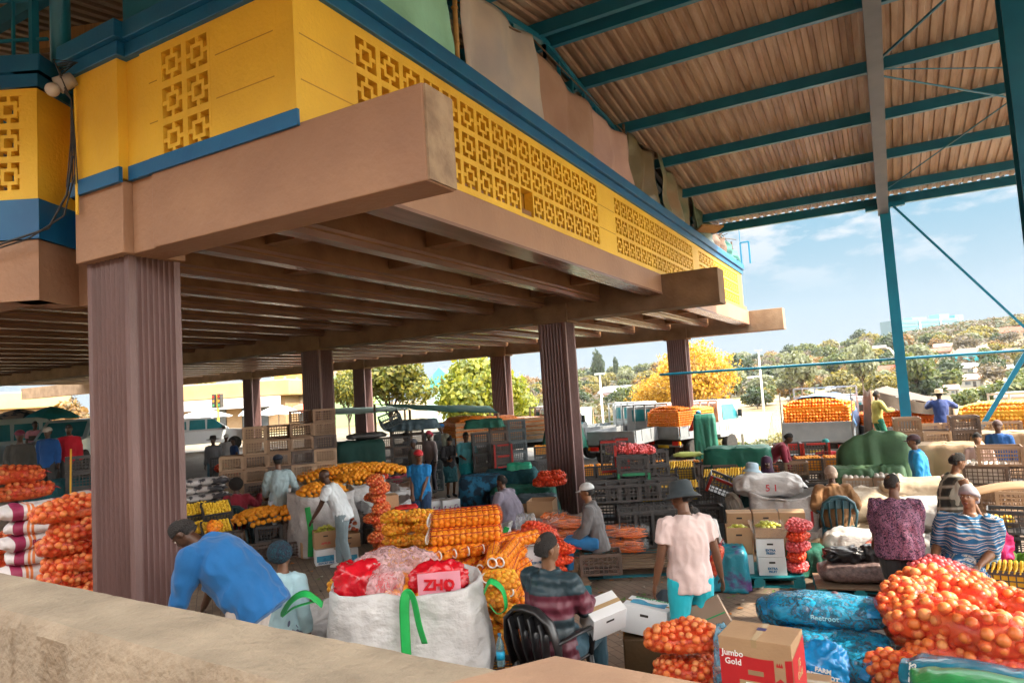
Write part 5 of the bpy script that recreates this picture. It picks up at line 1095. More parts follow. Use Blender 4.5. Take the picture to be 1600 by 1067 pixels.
a1 = atY(1472, 655, 20.9)
person((a1[0], a1[1], .52), 20, 'man in dark blue overalls and a straw hat standing on the tarpaulin truck', 'jacket', (.03, .06, .22), 'trousers', (.03, .07, .24), hip=.93, s=.96, hat='sun', hat_c=(.62, .50, .32), sleeves='long', hands=((-.1, .42, 1.45), (.35, .35, 1.35)), feet=((-.15, 0, .07), (.12, .1, .07)))
a2 = atY(1371, 655, 21.6)
person((a2[0], a2[1], .60), -60, 'man in a yellow-green shirt standing on the truck bed under the tarpaulin', 'tshirt', (.46, .42, .10), 'trousers', (.02, .2, .12), hip=.9, s=.95, sleeves='long', hands=((-.1, .4, 1.2), (.3, .35, 1.15)))
# left background
for (u, v, D, fa, lb, tp, tc_, bc_, ht, hc_, sl_, s_) in (
    (31, 690, 14.2, 180, 'man in a dark waistcoat and maroon cap behind the stacked onion nets', 'tshirt', (.05, .05, .045), (.05, .05, .05), 'cap', (.16, .02, .05), 'long', 1.0),
    (76, 690, 16.5, 150, 'man in a blue jacket and white cap with a hand to his face', 'jacket', (.01, .09, .32), (.05, .05, .05), 'cap', (.5, .48, .45), 'long', 1.0),
    (108, 690, 16.8, 175, 'person in a red sweatshirt leaning on the dark green bundle', 'hoodie', (.58, .01, .03), (.05, .05, .05), None, None, 'long', 1.02),
    (54, 675, 24, 200, 'person in a pink shirt near the parked minibus', 'tshirt', (.60, .28, .36), (.3, .2, .2), None, None, 'short', 1.1),
    (334, 700, 23, 160, 'man in a wide dark hat and grey shirt with a hand on his hip', 'tshirt', (.20, .20, .21), (.10, .20, .24), 'sun', (.03, .02, .02), 'long', 1.08),
    (354, 700, 25, 170, 'person in a pale cap and white shirt near the white pickup', 'tshirt', (.5, .5, .5), (.1, .1, .1), 'cap', (.6, .6, .6), 'short', .98),
    (367, 700, 24, 110, 'person in a dark blue top bending beside the black crates', 'tshirt', (.02, .06, .18), (.05, .05, .08), None, None, 'short', .98)):
    p = at(u, v, D); person((p[0], p[1], gh(*p)), fa, lb, tp, tc_, 'trousers', bc_, hip=.92, s=s_, hat=ht, hat_c=hc_, sleeves=sl_, wide=1.05)
# ================================================================== GOODS
def fc(p): return -math.degrees(math.atan2(p[0], p[1]))
CR_T = 'crates'
# --- left of the front column: onion nets, potato sacks
for (u, v, z, k, rz, lb) in ((22, 745, 1.78, 'bigonion', 8, 'top net of large orange onions above the striped potato sacks'), (38, 770, 1.48, 'bigonion2', 12, 'second net of large orange onions resting on the striped sacks'), (8, 880, .9, 'onion', 20, 'net of onions at the extreme left beside the striped sacks'), (12, 905, .72, 'onion2', -10, 'lowest net of onions at the extreme left edge'), (5, 850, 1.15, 'onion', 0, 'net of onions at the left edge below the large-onion nets')):
    p = G(u, v, z+.12); bag(k, (p[0], p[1], z), fc(p)+rz, lb)
D0 = 8.2
for i in range(10):
    u = 64+(i % 2)*14; z = 1.72-.172*i; p = at(u, 786+min(i, 6)*24, D0-.02*i)
    sack((p[0], p[1], z), fc(p)+(12, -9, 16, -6, 9, -14, 6, 2, 8, -5)[i], ('topmost white and maroon striped potato sack of the left stack', 'second potato sack from the top of the left stack, folded at its end', 'third striped potato sack from the top of the left stack', 'fourth striped potato sack from the top of the left stack', 'fifth striped potato sack from the top of the left stack', 'sixth striped potato sack from the top of the left stack', 'seventh striped potato sack, close to the parapet', 'striped potato sack low in the left stack', 'second lowest striped potato sack of the left stack', 'bottom striped potato sack of the left stack')[i], S_pot, (.86, .50, .19), seed=i*3.1, txt='POTATOES' if i in (0, 2, 5) else None, ink=mat('maroon_ink', (.35, .02, .08), None), group='white and maroon potato sacks')
p = at(128, 775, 8.9); sack((p[0], p[1], 1.66), fc(p)+60, 'maroon and white sack end beside the front column', S_pot, (.7, .5, .24), seed=44, rot=None)
for i in range(10):
    u, v = 112+(i % 2)*16, 790+min(i, 5)*20; D = 7.5; p = at(u, v, D); z = 1.75-.175*i-(.03 if i % 2 else 0)
    bag('onion2' if i % 3 else 'onion', (p[0], p[1], max(.02, z)), fc(p)+(25, -20, 15, -8, 30, -15, 8, 20, 10, 30)[i], 'onion net left of the front column', 'onion nets piled left of the front column')
for i in range(6):
    p = at(20+i*12, 860, 8.9); sack((p[0], p[1], .0+.23*i), fc(p)+90, 'plain pale sack behind the striped stack', M_woven, (.8, .5, .3), seed=60+i, group='pale sacks behind the striped stack')
# platform goods behind
p = at(96, 740, 13.2); tarp((p[0], p[1], .9), fc(p), 'dark teal net bundle thrown over crates left of the front column', 1.0, .6, .82, mat('teal_cloth', (.008, .10, .12), (.006, .07, .09), 5, .8, 1., 20), seed=2, folds=.07)
crates(62, 760, 12.6, .95, 3, 1, FACE+25, 'dark crate in the row behind the striped potato sacks', 'dark crates behind the potato sacks', 'dark')
for k in range(4): p = at(126, 720, 13.2); crate((p[0], p[1], .95+.3*k), fc(p), 'black crate with yellow corners beside the front column', 'yellow-cornered crates', 'black', 'n', None)
m = MB(); p = at(120, 720, 12.85); o = thing('yellow_ladder_rail', 'pair of yellow uprights holding the crates left of the front column', 'rail', (p[0], p[1], .95), fc(p))
for q in (-.12, .42): m = MB(); m.bar((q, 0, 0), (q+.03, 0, 1.35), .05, .03); m.build('upright', mat('yellow_plastic', (.75, .42, .02), None, rough=.5), o)
# --- right of the front column: black and white sacks
for i in range(16):
    r_, c_ = divmod(i, 2); u, v = 300+c_*26+(r_ % 2)*6, 815-r_*15; p = at(u, v, 14.6+.1*c_); z = .12+r_*.165
    sack((p[0], p[1], z), fc(p)+(8, -7, 12, -10)[i % 4], 'white and black printed sack right of the front column', S_bw, (.62, .42, .17), group='white and black sacks by the front column', seed=i*2.3)
for i in range(5): p = at(346+(i % 2)*12, 730, 17.5); bag('tomato', (p[0], p[1], .55+.18*i), fc(p)+i*20, 'bright red net bag stacked by the black crates left of the tall crate tower', 'red net bags by the black crates', 1.1)
crates(326, 700, 21, gh(*at(326, 700, 21))+.5, 4, 3, FACE+22, 'black crate beside the hat-wearing man by the white pickup', 'black crates by the white pickup', 'black')
p = at(352, 740, 16.6); carton((p[0], p[1], 1.0), fc(p), 'small white and blue carton on the red nets', (.34, .3, .26), M_wcard)
p = at(354, 770, 16); tarp((p[0], p[1], 0), fc(p), 'bundle in lime green plastic beside the crate tower', .55, .5, 1.15, mat('lime_plastic', (.20, .42, .03), (.12, .3, .02), 6, .35, .8, 14), seed=5)
# tilted display of yellow fruit trays
for i in range(3):
    for j in range(2):
        p = at(303+j*34, 793+i*26-j*3, 12.6-.35*i); crate((p[0], p[1], .95-.29*i), 0, 'shallow black tray of yellow fruit tilted towards the aisle', 'tilted trays of yellow fruit', 'black', 'low', None, rot=(R(34), 0, R(fc(p)+12)), fill='yellow')
crates(285, 850, 12.2, 0, 4, 1, FACE+24, 'black crate under the tilted fruit trays', 'crates under the fruit trays', 'dark', counts=[2, 2, 1, 1])
for i in range(3): p = at(335, 820, 11.9); bag('orangebag', (p[0], p[1], .36+.2*i), fc(p)+90, 'orange net bag stacked beside the fruit trays', 'orange nets beside the fruit trays', .95)
# tall brown crate tower
LB = 'brown lattice crate in the tall tower behind the man in white shorts'; GP = 'brown crates of the tall tower'
x0, y0 = at(364, 800, 15.0)
c_, s_ = math.cos(R(FACE+20)), math.sin(R(FACE+20))
for i, (n, z0) in enumerate(((6, 0), (8, 0), (8, 0), (9, 0), (9, 0))):
    for j in range(2):
        for k in range(n-(1 if j == 0 and i in (2, 3) else 0)):
            X = i*.50; Y = j*.44-i*.0; crate((x0+X*c_-Y*s_, y0+X*s_+Y*c_, z0+k*.305), FACE+20+rnd.uniform(-2.5, 2.5), 'brown lattice crate of the tall tower, %s up in the %s %s column' % (ORD[k], ORD[i], 'back' if j else 'front'), GP, ['tan', 'brown', 'tan', 'brown', 'dark'][(i*3+k*2+j) % 5], 'n', None, fill='potato' if rnd.random() < .0 else None)
# orange display by the seated woman
crates(398, 852, 13.0, 0, 5, 2, FACE+22, 'dark crate under the loose oranges behind the man in white shorts', 'crates under the loose oranges', ['dark', 'black'], jit=1, ny=2)
p = at(432, 800, 13.5); heap('orange', (p[0], p[1], .60), .95, .42, .28, .052, 'single orange heaped on the crates behind the man in white shorts', 'oranges heaped on the crates', FACE+22, 70)
# bulk bags with loose oranges
for (u, v, D, w, rz, sd, lb) in ((505, 845, 13.4, 1.15, 20, 1, 'large white bulk bag with green edge strap right of the man in white shorts'), (470, 820, 15.2, 1.1, 10, 2, 'white bulk bag behind the oranges crates'), (560, 815, 15.0, 1.15, 12, 3, 'white bulk bag behind the bald man with oranges on top'), (612, 800, 15.6, 1.0, 24, 4, 'slumped white bulk bag right of the bald man'), (640, 800, 16.2, .9, 30, 6, 'low white bulk bag beside the blue T-shirt man')):
    p = G(u, v); p = at(u, v, D); h = 1.12 if w > 1.05 else .85; bulkbag(p, fc(p)+rz, lb, w, w*.9, h, seed=sd*3.3, straps=False, slump=.10, cat='bulk bag'); 
    if sd in (1, 3): heap('orange', (p[0], p[1], h-.10), w*.44, w*.36, .26, .052, 'single orange on top of the white bulk bag '+('right of the man in white shorts' if sd == 1 else 'behind the bald man'), 'oranges on the '+('nearer' if sd == 1 else 'farther')+' white bulk bag', fc(p), 45)
p = at(528, 740, 15.6); heap('orange', (p[0]+.1, p[1]+.3, 1.12), 1.3, .5, .26, .055, 'oranges heaped along the back row of white bulk bags', None, FACE+15, stuff=True)
p = at(482, 840, 12.7); m = MB(); m.tube([(0, 0, .95), (.05, -.03, .5), (.02, -.02, .05)], [(.05, .006)]*3, 8); o = thing('green_strap', 'long green strap hanging down the white bulk bag by the man in white shorts', 'strap', p, fc(p)); m.build('webbing', M_strap, o)
# fruit boxes by the bald man
p = G(484, 868); carton(p, fc(p)+4, 'plain brown carton standing on the floor left of the blue printed boxes', (.34, .32, .29))
for u, lb in ((510, 'left one of the two white boxes with a blue print under the fruit boxes'), (541, 'right one of the two white boxes with a blue print under the fruit boxes')):
    p = G(u, 879); carton(p, fc(p)+6, lb, (.40, .32, .27), M_wcard, panel=M_bprint, txt='EXPORT FRUIT', hole=False)
p = G(509, 878); c1 = (p[0], p[1], .275); carton(c1, fc(p)+6, 'open brown box of green apples at the bald man\'s hand', (.40, .32, .30), M_card, open_=True, txt='APPLES', ink=M_rink, hole=True); 
heap('green_apple', (p[0], p[1], .50), .17, .13, .12, .040, 'single green apple in the box under the bald man\'s hand', 'green apples in the bald man\'s box', fc(p)+6, 40)
p = G(546, 877); carton((p[0], p[1], .275), fc(p)+6, 'open brown box of red apples beside the green apple box', (.38, .32, .24), M_card, open_=True, txt='XY', ink=M_ink)
heap('red_apple', (p[0], p[1], .46), .17, .14, .30, .042, 'single red apple heaped in the box beside the green apples', 'red apples in the bald man\'s box', fc(p)+6, 45)
for i in range(9):
    p = at(589+(i % 2)*8, 860, 12.3-.1*(i % 3)); bag('onion2', (p[0], p[1], .02+.165*i), fc(p)+(70, 100, 80, 95, 60, 85, 110, 75, 90)[i], 'onion net in the tall pile right of the bald man', 'onion nets right of the bald man', .8)
for i, (u, z, w, lb) in enumerate(((606, 0, .42, 'bottom brown carton of the stack behind the net tubes of oranges'), (612, .275, .42, 'second brown carton from below in the stack behind the orange nets'), (606, .55, .40, 'third brown carton from below, next to the onion pile'), (634, .0, .38, 'brown carton standing right of the carton stack'), (634, .28, .38, 'brown carton with red cloth on top behind the orange nets'), (604, .83, .40, 'uppermost brown carton beside the onion pile'), (634, .56, .38, 'brown carton with a black print below the red cloth'))):
    p = at(u, 800, 12.6+.05*(i % 2)); carton((p[0], p[1], z), fc(p)+8+i, lb, (w, .34, .27), M_card, txt='XY' if i in (1, 3, 5) else None, ink=M_ink, hole=False)
p = at(634, 780, 12.6); tarp((p[0], p[1], .842), fc(p), 'small red cloth on the brown cartons', .36, .32, .05, mat('red_cloth', (.6, .02, .02), None, rough=.7), drop=.08)
# --- nets of oranges in the middle
f, n = tubebag(); tb = thing('net_tube', 'tube', 'net bag'); tag(f.build('oranges', F_or, tb, smooth=True), kind='stuff'); n.build('net', N_or, tb, smooth=True)
m = MB()
for a in (.6, 1.6, 2.6): m.tube([(-.46, .1*math.cos(a), .1+.1*math.sin(a)), (.46, .1*math.cos(a), .1+.1*math.sin(a))], .006, 5)
m.build('red_cord', M_cr['red'], tb)
m = MB(); m.tube([(-.50+.02*math.cos(t), .055*math.cos(t), .1+.055*math.sin(t)) for t in [R(q) for q in range(0, 361, 30)]], .010, 5); m.build('white_ring', M_white, tb); CH[tb.name] = kids(tb)
first = [True]
def tube_(p, z, rz, lb, gr='long net tubes of oranges', s=1.):
    if first[0]: first[0] = False; tb.location = (*p, z); tb.rotation_euler = (0, 0, R(rz)); tb['label'] = lb; tb['group'] = gr; tb.scale = (s,)*3; return
    dup(tb, (*p, z), rz, lb, gr, s)
# base is a block of crates hidden under the tubes
D = 9.1; p = at(745, 930, D); b_ = fc(p); cb, sb = math.cos(R(b_)), math.sin(R(b_))
def off(p, X, Y): return (p[0]+X*cb-Y*sb, p[1]+X*sb+Y*cb)
LT = 'net tube of oranges behind the front bulk bag'
for k in range(4):
    for i in range(5):
        tube_(off(p, -.32+i*.215-.02*k, -.10+.04*(k % 2)), .02+.178*k, b_+62+(k % 2)*4, LT+', lower layers', 'net tubes of the lower layers')
for i in range(5): tube_(off(p, -.36+i*.22, -.05+.03*i), .735, b_+(60, 52, 48, 40, 36)[i], LT+', fanned top layer')
for i in range(4): tube_(off(p, -.10+i*.0, -.22+.19*i), .915-.0*i, b_+4+i*3, LT+', lying crosswise on top', 'net tubes lying crosswise')
for i in range(3): tube_(off(p, -.08, .0+.18*i), 1.09, b_+2+i*2, LT+', topmost row', 'net tubes of the topmost row')
for i in range(10): tube_(off(p, .25+(i % 2)*.18, -.45), .02+.175*(i//2), b_+75+5*(i % 3), LT+', right end', 'net tubes at the right end')
p2 = at(660, 845, 10.4)
for i in range(14):
    X = -.35+.35*(i % 3); q = (p2[0]+X*cb, p2[1]+X*sb); bag('naartjie', (*q, .30+.17*(i//3)), b_+(0, 40, -30, 90)[i % 4], 'net of small yellow-orange naartjies piled left of the orange tubes', 'nets of naartjies', .95)
crates(612, 905, 10.2, 0, 3, 1, FACE+16, 'black crate under the naartjie nets', 'crates under the naartjie nets', 'black')
p = G(660, 872); p = at(665, 800, 13.4); bag('orangebag', (p[0], p[1], .35), fc(p)+10, 'narrow orange net bag held by the blue T-shirt man', None, 1., rot=(0, R(-86), R(fc(p))))
# floppy bulk bag with green edges and a white box on it
p = at(728, 830, 11.8); bulkbag(p, fc(p)-8, 'folded white bulk bag with green edges and logo lying in front of the two women', 1.55, .8, .55, seed=9, straps=False, slump=.14)
m = MB(); o = thing('green_edge_tape', 'green edging of the folded white bulk bag', 'strap', (*p, 0), fc(p)-8)
for q in (-.62, .66): m = MB(); m.tube([(q, -.44, .12), (q-.05, -.46, .35), (q+.08, -.30, .60)], [(.045, .005)]*3, 8); m.build('webbing', M_strap, o)
m = MB(); m.add([(-.30, -.475, .20), (-.05, -.475, .20), (-.12, -.47, .42)], [(0, 1, 2)]); m.add([(-.2, -.48, .30), (.0, -.48, .24), (.02, -.475, .30)], [(0, 1, 2)]); m.build('logo', M_gink, o)
p = at(745, 790, 12.2); carton((p[0], p[1], .56), fc(p)+5, 'open white carton standing on the folded bulk bag', (.34, .26, .24), M_wcard, open_=True, hole=False)
# back row of crates, bundles and covered blocks
LBK = 'black crate in the stacks behind the blue T-shirt man'
crates(588, 745, 19.5, 0, 2, 7, FACE+14, 'black crate in the stack right of the red-dressed woman', 'black crates right of the red dress', ['black', 'dark'], counts=[6, 6])
crates(612, 740, 20.5, 0, 3, 6, FACE+12, 'dark crate in the row behind the grey-hatted man', 'dark crates behind the grey hat', ['black', 'dark', 'grey'], counts=[7, 7, 6])
p = at(612, 665, 20); crate((p[0], p[1], 2.12), 0, 'blue-grey crate lying tilted on top of the dark stack', None, 'grey', 'wide', rot=(R(20), R(-18), R(fc(p)+10)))
p = at(645, 672, 20.3); tarp((p[0], p[1], 1.9), fc(p), 'grey blue cloth heaped on the dark crates', 1.3, .6, .32, mat('grey_blue_cloth', (.09, .14, .17), (.05, .09, .11), 4, .8, 1, 12), seed=8, folds=.09)
p = at(562, 700, 19.6); tarp((p[0], p[1], 0), fc(p)+8, 'dark green cover over a block of crates left of the crate stacks', 1.25, .8, 1.75, mat('dark_green_cloth', (.006, .055, .045), (.004, .04, .03), 3, .8, .6, 9), seed=11, folds=.015, flare=.02)
p = at(572, 668, 19.6); sack((p[0], p[1], 1.77), fc(p)+5, 'dark bag lying on the green covered block', mat('dark_bag', (.03, .04, .05), None, rough=.5, c2=None) if False else M_cr['black'], (1.1, .45, .18), seed=4)
p = at(545, 715, 18.5); sack((p[0], p[1], .95), fc(p)+20, 'tan woven sack leaning behind the second column row', M_wovtan, (.85, .5, .28), seed=21); sack((p[0], p[1], .68), fc(p)-5, 'lower tan woven sack behind the second column row', M_wovtan, (.9, .5, .27), seed=23); crates(530, 750, 18.6, 0, 3, 2, FACE+14, 'dark crate under the tan woven sacks', 'crates under the tan sacks', 'dark')
p = at(547, 735, 17.2); carton((p[0], p[1], .78), fc(p), 'white and blue carton below the tan sacks', (.5, .35, .26), M_wcard, panel=M_bprint)
for i in range(8): p = at(560+(i % 4)*12, 740, 16.6); bag('tomato', (p[0], p[1], .92+.15*(i//4)), fc(p)+i*25, 'red tomato net in front of the red-dressed woman', 'tomato nets by the red dress', 1.)
crates(545, 780, 16.8, 0, 4, 3, FACE+12, 'dark crate under the tomato nets', 'crates under the tomato nets', 'dark', ny=1)
crates(742, 765, 18.8, 0, 3, 5, FACE+10, 'black crate in the stacks left of the third row column', 'black crates by the third row column', ['black', 'dark', 'grey'], trim=None, counts=[6, 7, 7])
crates(775, 765, 18.2, 0, 1, 5, FACE+10, 'black crate with red corners by the third row column', 'red-cornered crates by the column', 'black', trim='red')
p = at(757, 672, 18.9); tarp((p[0], p[1], 1.9), fc(p), 'dark green cloth heaped on the crates left of the column', .9, .6, .25, mat('green_cloth', (.01, .13, .09), (.008, .09, .06), 4, .8, 1, 12), seed=13, folds=.08)
p = at(600, 760, 16.6); crates(578, 812, 14.8, 0, 3, 2, FACE+20, 'dark crate beneath the seated woman in maroon', 'crates below the maroon woman', 'dark')
for i, (u, z, lb) in enumerate(((385, 0, ''), (622, .1, 'white carton with a blue print behind the blue T-shirt man'), (603, .1, 'white printed carton left of the blue T-shirt man'), (604, .38, 'upper white printed carton left of the blue T-shirt man'), (684, .3, 'white carton with purple print right of the blue T-shirt man'), (700, .3, 'second white carton with purple print in front of the teal skirt'), (690, .02, 'brown lattice crate box under the white cartons'))):
    if i == 0: continue
    p = at(u, 770, 15.2); carton((p[0], p[1], z), fc(p)+5*i, lb, (.42, .32, .27), M_wcard if i < 6 else M_card, panel=mat('purple_print2', (.22, .06, .22), (.6, .6, .6), 20, .6, contrast=(.45, .5)) if i > 3 else M_bprint, hole=False)
crates(668, 835, 14.9, 0, 2, 1, FACE+14, 'brown lattice crate right of the blue T-shirt man', 'crates right of the blue T-shirt man', 'brown')
p = at(600, 790, 14.6); bulkbag(p, fc(p)+25, 'crumpled white bulk bag between the carton stack and the blue T-shirt man', 1.1, .7, .7, seed=15, straps=False, slump=.16)
p = at(633, 815, 13.6); tarp((p[0], p[1], 0), fc(p), 'dark teal cloth bundle at the feet of the blue T-shirt man', .6, .5, .62, MATS['green_cloth'], seed=17, folds=.08)
# bundles right of the teal dress
p = at(752, 770, 16.2); tarp((p[0], p[1], 0), fc(p), 'blue patterned bundle of cloth behind the lilac hoodie', .9, .7, .95, mat('blue_pattern_cloth', (.01, .13, .25), (.005, .03, .06), 7, .8, .8, 12, contrast=(.46, .54)), seed=19, folds=.09)
for (u, v, D, w, h, mt, lb) in ((818, 770, 15.4, 1.3, .75, 'green_cloth', 'dark green crumpled tarpaulin behind the lilac hoodie'), (800, 760, 17, 1.2, .95, 'teal_cloth', 'teal bundle left of the foreground fluted column'), (838, 775, 14.8, .8, .62, 'grey_blue_cloth', 'grey blue bag behind the brown cartons')):
    p = at(u, v, D); tarp((p[0], p[1], 0), fc(p), lb, w, .7, h, MATS[mt], seed=h*30, folds=.09)
p = at(812, 745, 17); tarp((p[0], p[1], .80), fc(p), 'bright mint green plastic bundle', .55, .4, .28, mat('mint_plastic', (.03, .50, .30), None, rough=.4), seed=3)
crates(806, 745, 18.6, 0, 2, 3, FACE+8, 'black crate stack between the third row column and the big column', 'black crates between the columns', 'black', size='wide', counts=[3, 3])
p = at(826, 790, 13.4); carton((p[0], p[1], .0), fc(p)+20, 'wide open brown carton left of the big fluted column', (.9, .5, .62), M_card, open_=True, hole=False)
p = at(848, 800, 13.2); carton((p[0], p[1], .0), fc(p)-12, 'torn brown carton standing against the big fluted column', (.5, .5, .75), M_card, open_=True, hole=False)
p = at(840, 795, 12.9); carton((p[0], p[1], .1), fc(p)+6, 'pale blue and white carton between the brown cartons', (.3, .3, .38), M_wcard, open_=True, hole=False)
for i in range(4): p = at(852+(i % 2)*14, 745, 14.4); bag('tomato', (p[0], p[1], .82+.12*(i//2)), fc(p)+i*40, 'tomato net left of the big fluted column', 'tomato nets by the big column', 1.1)
p = at(838, 830, 12.2); tarp((p[0], p[1], 0), fc(p), 'black plastic bag on the floor behind the lilac hoodie', .55, .4, .38, mat('black_plastic', (.012, .012, .015), None, rough=.3, bump=1., bscale=12), seed=31, folds=.1)
p = at(822, 822, 11.7); tarp((p[0], p[1], 0), fc(p), 'clear white plastic bag right of the checked skirt', .3, .3, .75, N_clear, seed=33, folds=.1)
# cartons and tomato nets behind the chair woman
for (u, v, D, z, lb, mt, w) in ((800, 880, 10.3, 0, 'brown carton with a green mark left of the tomato nets', M_card, .5), (845, 885, 10.0, 0, 'brown carton under the white tomato box', M_card, .46), (835, 840, 10.1, .285, 'white printed carton on the brown one behind the seated jacket woman', M_wcard, .46), (800, 845, 10.4, .285, 'brown carton beside the white printed one', M_card, .48), (880, 870, 10.3, 0, 'small open carton right of the tomato nets', M_card, .36)):
    p = at(u, v, D); carton((p[0], p[1], z), fc(p)+8, lb, (w, .36, .28), mt, txt='FRESH FRUIT' if mt is M_wcard else None, hole=mt is M_wcard)
for i in range(5): p = at(838+i*7, 820, 10.9-.1*i); bag('tomato', (p[0], p[1], .56-.05*i+.02), fc(p)+i*30, 'tomato net lying on the cartons behind the jacket woman', 'tomato nets on the cartons', 1.0)
for i in range(3): p = at(866+i*5, 860, 9.9); bag('tomato', (p[0], p[1], .16+.16*i), fc(p)+60-i*40, 'tomato net leaning beside the small open carton', 'tomato nets by the small carton', .9)
p = at(868, 890, 9.8); pallet(p, fc(p)+5, 'blue painted pallet under the tomato nets', .9, .7)
# carrots
def carrots(loc, rz, lb, s=1.):
    o = thing('carrot_bag', lb, 'carrot bag', loc, rz); o.scale = (s,)*3; m = MB(); rr = random.Random(3)
    for i in range(70): y = rr.uniform(-.19, .19); z = rr.uniform(.03, .17); x = rr.uniform(-.3, .08); m.tube([(x, y, z), (x+.15, y+rr.uniform(-.02, .02), z+rr.uniform(-.02, .02)), (x+.27, y+rr.uniform(-.03, .03), z)], [.018, .015, .004], 7)
    tag(m.build('carrots', F_car, o, smooth=True), kind='stuff'); m = MB(); hull(m, .78, .46, .21, .5, 18, 18, .015); m.build('clear_bag', N_clear, o, smooth=True); return o
for (u, v, D, z, rz, lb) in ((882, 822, 12.3, .36, 5, 'upper bag of carrots left of the grey-jersey man'), (884, 835, 12.2, .16, -6, 'lower bag of carrots left of the grey-jersey man'), (976, 835, 11.3, .34, 8, 'upper bag of carrots right of the grey-jersey man'), (974, 850, 11.2, .14, -3, 'lower bag of carrots right of the grey-jersey man'), (866, 822, 12.5, .40, 70, 'small upright bag of carrots behind the big column foot')):
    p = at(u, v, D); carrots((p[0], p[1], z), fc(p)+rz, lb, 1.05)
# pallets and the crate seat
p = G(945, 888); pallet(off2 if False else p, fc(p)+4, 'worn grey wooden pallet below the grey-jersey man', 2.1, 1.15, group=None)
p = G(862, 862); pallet(p, fc(p)+10, 'wooden pallet under the carrot bags', 1.4, 1.1)
crate((g5[0], g5[1]-.0, .145), fc(g5)+2, 'dark brown crate used as a seat by the grey-jersey man', None, 'dark', 'wide')
p = G(1000, 858); p = at(1003, 850, 11.6); pallet(p, fc(p)+3, 'blue pallet under the big block of black crates', 2.6, 1.3, m=M_palb, top=M_palb)
# black crate block: crates on edge wrapped in blocks
for i in range(4):
    for j in range(2): p = at(968+i*27, 850, 11.45+.5*j); crate((p[0], p[1], .145+.31), 0, 'upright black crate in the block behind the grey-jersey man', 'upright black crates on the blue pallet', 'black', 'wide', rot=(0, R(90), R(fc(p)+3)))
for i in range(8):
    p = at(945+(i % 4)*31, 800, 12.2+(i//4)*.7); crate((p[0], p[1], .80), fc(p)+3, 'black crate lying on the block behind the grey-jersey man', 'black crates topping the block', 'black', 'wide')
for k in range(2): p = at(993, 790, 12.9); crate((p[0], p[1], .9+.305*k), fc(p)+3, ('green cornered' if k == 0 else 'yellow labelled')+' black crate on the block left of the bucket hat', None, 'black', 'wide', trim='green' if k == 0 else None)
for i in range(2):
    for k in range(1): p = at(944+i*20, 790, 13.2+.4*i); crate((p[0], p[1], .9+.6), 0, 'tall black crate stood on end with red corners', 'red-cornered crates stood on end', 'black', 'wide', trim='red', rot=(0, R(90), R(fc(p)+3)))
p = at(940, 800, 13.4); 
for k in range(3): crate((p[0], p[1], .3*k), fc(p), 'black crate below the red-cornered ones', 'black crates beside the big column', 'black', 'wide')
for i in range(5): p = at(970+i*9, 740, 13.6+.05*i); bag('pinkonion', (p[0], p[1], 1.50-.02*i), fc(p)+40*i, 'net of pink onions on top of the black crates', 'nets of pink onions on the crates', 1.)
for i in range(3): crates(968+22*i, 790, 13.9, 0, 1, 5, FACE-4, 'black crate supporting the pink onion nets', 'crates under the pink onions', 'black')
crates(1000, 790, 16.5, 0, 6, 3, FACE-5, 'black crate of the far row behind the pink onions', 'far black crates with oranges', ['black', 'dark'], fill='orange', jit=1.5)
crates(905, 770, 19.5, 0, 5, 2, FACE-2, 'black crate of oranges near the parked trucks', 'crates of oranges near the trucks', 'black', fill='orange')
crates(1010, 770, 18.5, 0, 5, 2, FACE-2, 'dark crate in the row by the truck tailgate', 'dark crates by the truck tailgate', ['black', 'dark'], fill='orange')
# banana crates centre right
for i in range(3):
    for j in range(2): p = at(1018+i*27+j*3, 800-j*8, 14.6-j*.9); crate((p[0], p[1], .80-j*.28), 0, 'black crate of bananas left of the green tarpaulin', 'banana crates left of the tarpaulin', 'black', 'n', rot=(R(14), 0, R(fc(p)-2)), fill='banana')
for i in range(4): p = at(1122+i*21, 790, 14.0); crate((p[0], p[1], .66), 0, 'black crate of bananas under the green tarpaulin', 'banana crates by the tarpaulin', 'black', 'n', rot=(R(16), 0, R(fc(p)-2)), fill='banana')
crates(1010, 830, 14.2, 0, 5, 2, FACE-8, 'black crate below the banana crates', 'crates below the bananas', 'black')
crates(1108, 810, 14.6, 0, 5, 2, FACE-12, 'dark crate below the green tarpaulin', 'crates below the green tarpaulin', 'dark')
M_gt = mat('green_tarp', (.012, .15, .10), (.008, .11, .075), 3, .6, .5, 10)
p = at(1155, 735, 16.0); tarp((p[0], p[1], 0), fc(p)-4, 'bright green tarpaulin over a long row of crates in the middle distance', 1.35, .8, 1.25, M_gt, seed=25, folds=.03, drop=.55, flare=.05)
crates(1117, 770, 15.7, 0, 4, 4, FACE-14, 'brown crate row under the bright green tarpaulin', 'crates under the bright tarpaulin', ['dark', 'brown'], counts=[3, 3, 3, 3])
p = at(1075, 725, 16.2); sack((p[0], p[1], 1.05), fc(p), 'lime green folded bag on the crates beside the third row column', mat('lime_bag', (.42, .48, .12), None, rough=.6), (.65, .3, .12), seed=3)
crates(1062, 770, 15.9, 0, 2, 3, FACE-8, 'dark crate beside the right third row column', 'crates by the right third row column', 'dark', counts=[3, 3])
